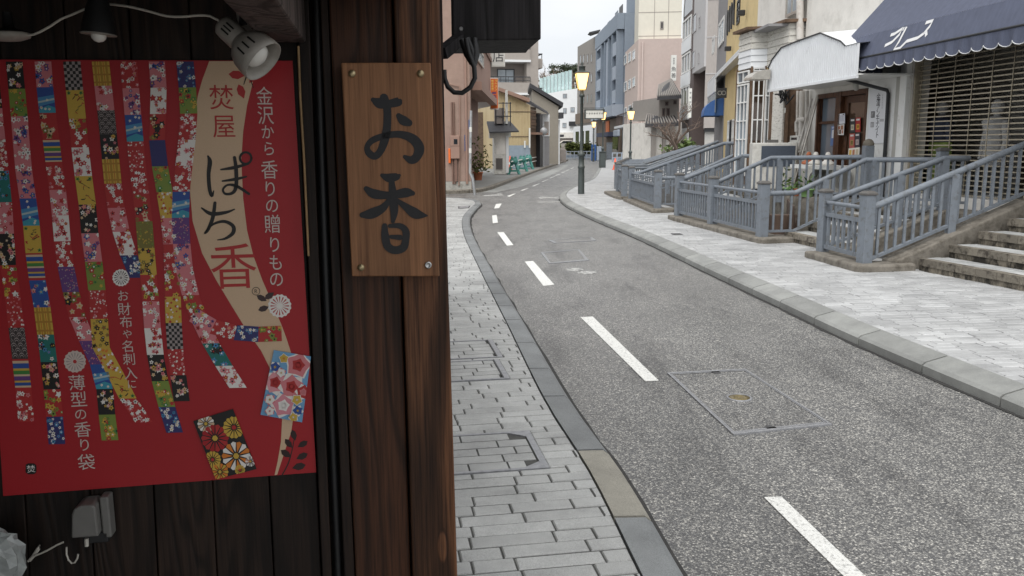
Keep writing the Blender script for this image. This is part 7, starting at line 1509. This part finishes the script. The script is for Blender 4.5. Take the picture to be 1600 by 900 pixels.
for z in (.45, .72):
    q = MB(); q.tube([G(x, y, .1) + V3(0, -.1, z) for x, y in ((799, 273.5), (816, 268), (826, 264.5), (842, 259.5))], .03, 6); tag(q.build('barrier_pipe', 'sign_white'), 'upper white pipe linking the teal barriers' if z > .5 else 'lower white pipe linking the teal barriers', 'pipe')
def cone(p, h, label):
    t = thing('traffic_cone', label, 'traffic cone', p); q = MB(); q.lathe(p, [(.17, .03), (.13, .12), (.035, h), (.02, h)], 14); q.build('body', 'cone_orange', t); q = MB(); q.box(WORLD, p[0] - .19, p[0] + .19, p[1] - .19, p[1] + .19, p[2], p[2] + .03); q.build('foot', 'cone_orange', t); q = MB(); q.lathe(p, [(.1, h * .45), (.078, h * .62)], 14, cap=False); q.build('band', 'sign_white', t)
cone(tuple(G(797, 268, .1)), .95, 'red traffic cone beside the roofed cabinet'); pc = G(961, 265, .12); cone(tuple(pc), .72, 'orange traffic cone standing by the grey stair railings')
# utility cabinets and the metal barrier across the end
def cabinet(x0, x1, yb, yt, label, m='rail_grey', z=.12):
    p = G((x0 + x1) / 2, yb, z); w = (x1 - x0) / 1300 * p.y; h = D((x0 + x1) / 2, yt, p.y).z - z; t = thing('utility_cabinet', label, 'cabinet', p); P_(t, 'case', m, (WORLD, p.x - w / 2, p.x + w / 2, p.y, p.y + .5, z - .01, z + h), bevel=.03); P_(t, 'door', m, (WORLD, p.x - w * .38, p.x + w * .38, p.y - .02, p.y - .001, z + .12, z + h - .1)); P_(t, 'lid', m, (WORLD, p.x - w / 2 - .03, p.x + w / 2 + .03, p.y - .04, p.y + .54, z + h + .002, z + h + .06))
cabinet(937, 946.5, 262, 238, 'short green-grey utility cabinet at the kerb', 'lamp_green'); cabinet(948, 956.5, 249, 223.5, 'tall plain grey utility cabinet behind the short one')
def barrier(x0, x1, y, Y, label, n):
    a, b = D(x0, y, Y), D(x1, y, Y); t = thing('metal_barrier', label, 'barrier', (a.x, Y, 0), 'metal barriers at the street end'); 
    for k in range(n + 1): q = MB(); u = a.x + (b.x - a.x) * k / n; q.box(WORLD, u - .05, u + .05, Y - .05, Y + .05, -.03, 1.0); q.build('post', 'slate_light', t)
    for z in (.95, .55, .2): q = MB(); q.box(WORLD, a.x, b.x, Y - .03, Y + .03, z - .04, z + .04); q.build('bar', 'slate_light', t)
    for k in range(n): u0 = a.x + (b.x - a.x) * (k + .08) / n; u1 = a.x + (b.x - a.x) * (k + .92) / n; q = MB(); q.box(WORLD, u0, u1, Y - .012, Y + .012, .26, .5); q.build('panel', 'slate_wall', t)
barrier(878, 936, 240, 100, 'long grey metal barrier across the end of the street', 9); barrier(957, 1000, 240, 78, 'grey metal barrier between the utility cabinet and the stair railings', 6)
for i, (x0, x1, Y) in enumerate(((884, 905, 106), (902, 927, 108))): a, b = D(x0, 235, Y), D(x1, 235, Y); bush('clipped_hedge', ('clipped yellow-green hedge behind the long barrier', 'clipped hedge under the taupe block')[i], ((a.x + b.x) / 2, Y, .1), ((b.x - a.x) * .62, .6, 1.6), 900, 'hedge_leaf', .22, 'hedge', seed=50 + i)
for i, (x0, x1, m) in enumerate(((925, 931, 'denim_blue'), (932.5, 940, 'slate_light'))): p = D((x0 + x1) / 2, 240, 92); q = MB(); q.box(WORLD, p.x - .26, p.x + .26, 92, 92.5, 0, 1.75 - .2 * i); tag(q.build('vending_box', m, bevel=.05), ('dark blue box standing at the long barrier', 'pale blue box standing at the long barrier')[i], 'box')
# parked car by the white building
pc = D(882, 226, 140); cz = 1.0; car = thing('parked_car', 'silver hatchback parked before the white building', 'car', (pc.x, 140, cz)); q = MB(); q.box(WORLD, pc.x - 3, pc.x + 4, 137, 146, -.03, cz - .01); struct(q.build('raised_lot', 'concrete'))
prof_ = [(-2.0, .35), (-2.05, .75), (-1.75, .95), (-.95, 1.02), (-.35, 1.48), (1.1, 1.5), (1.75, 1.1), (2.0, .95), (2.05, .4)]
mb = MB(); mb.prism([V3(pc.x + x, 139.1, cz + z) for x, z in prof_], (0, 1.7, 0)); mb.build('body', 'tin', car, bevel=.08)
mb = MB(); mb.prism([V3(pc.x + x, 139.06, cz + z) for x, z in ((-.8, 1.02), (-.32, 1.4), (1.0, 1.42), (1.5, 1.08))], (0, 1.78, 0)); mb.build('side_window', 'glass_dark', car)
for x in (-1.3, 1.3): q = MB(); q.lathe((pc.x + x, 139.02, cz + .31), [(.31, 0), (.31, .22), (.18, .23)], 16, axis=(0, 1, 0)); o = q.build('wheel', 'black_rubber', car); q = MB(); q.lathe((pc.x + x, 139.0, cz + .31), [(.18, 0), (.18, .03)], 12, axis=(0, 1, 0)); q.build('rim', 'tin', o)
for x in (-2.02,): q = MB(); q.box(WORLD, pc.x + x - .03, pc.x + x + .2, 139.08, 139.3, cz + .72, cz + .86); q.build('headlight', 'sign_white', car)
bpy.data.objects.remove(_fo)
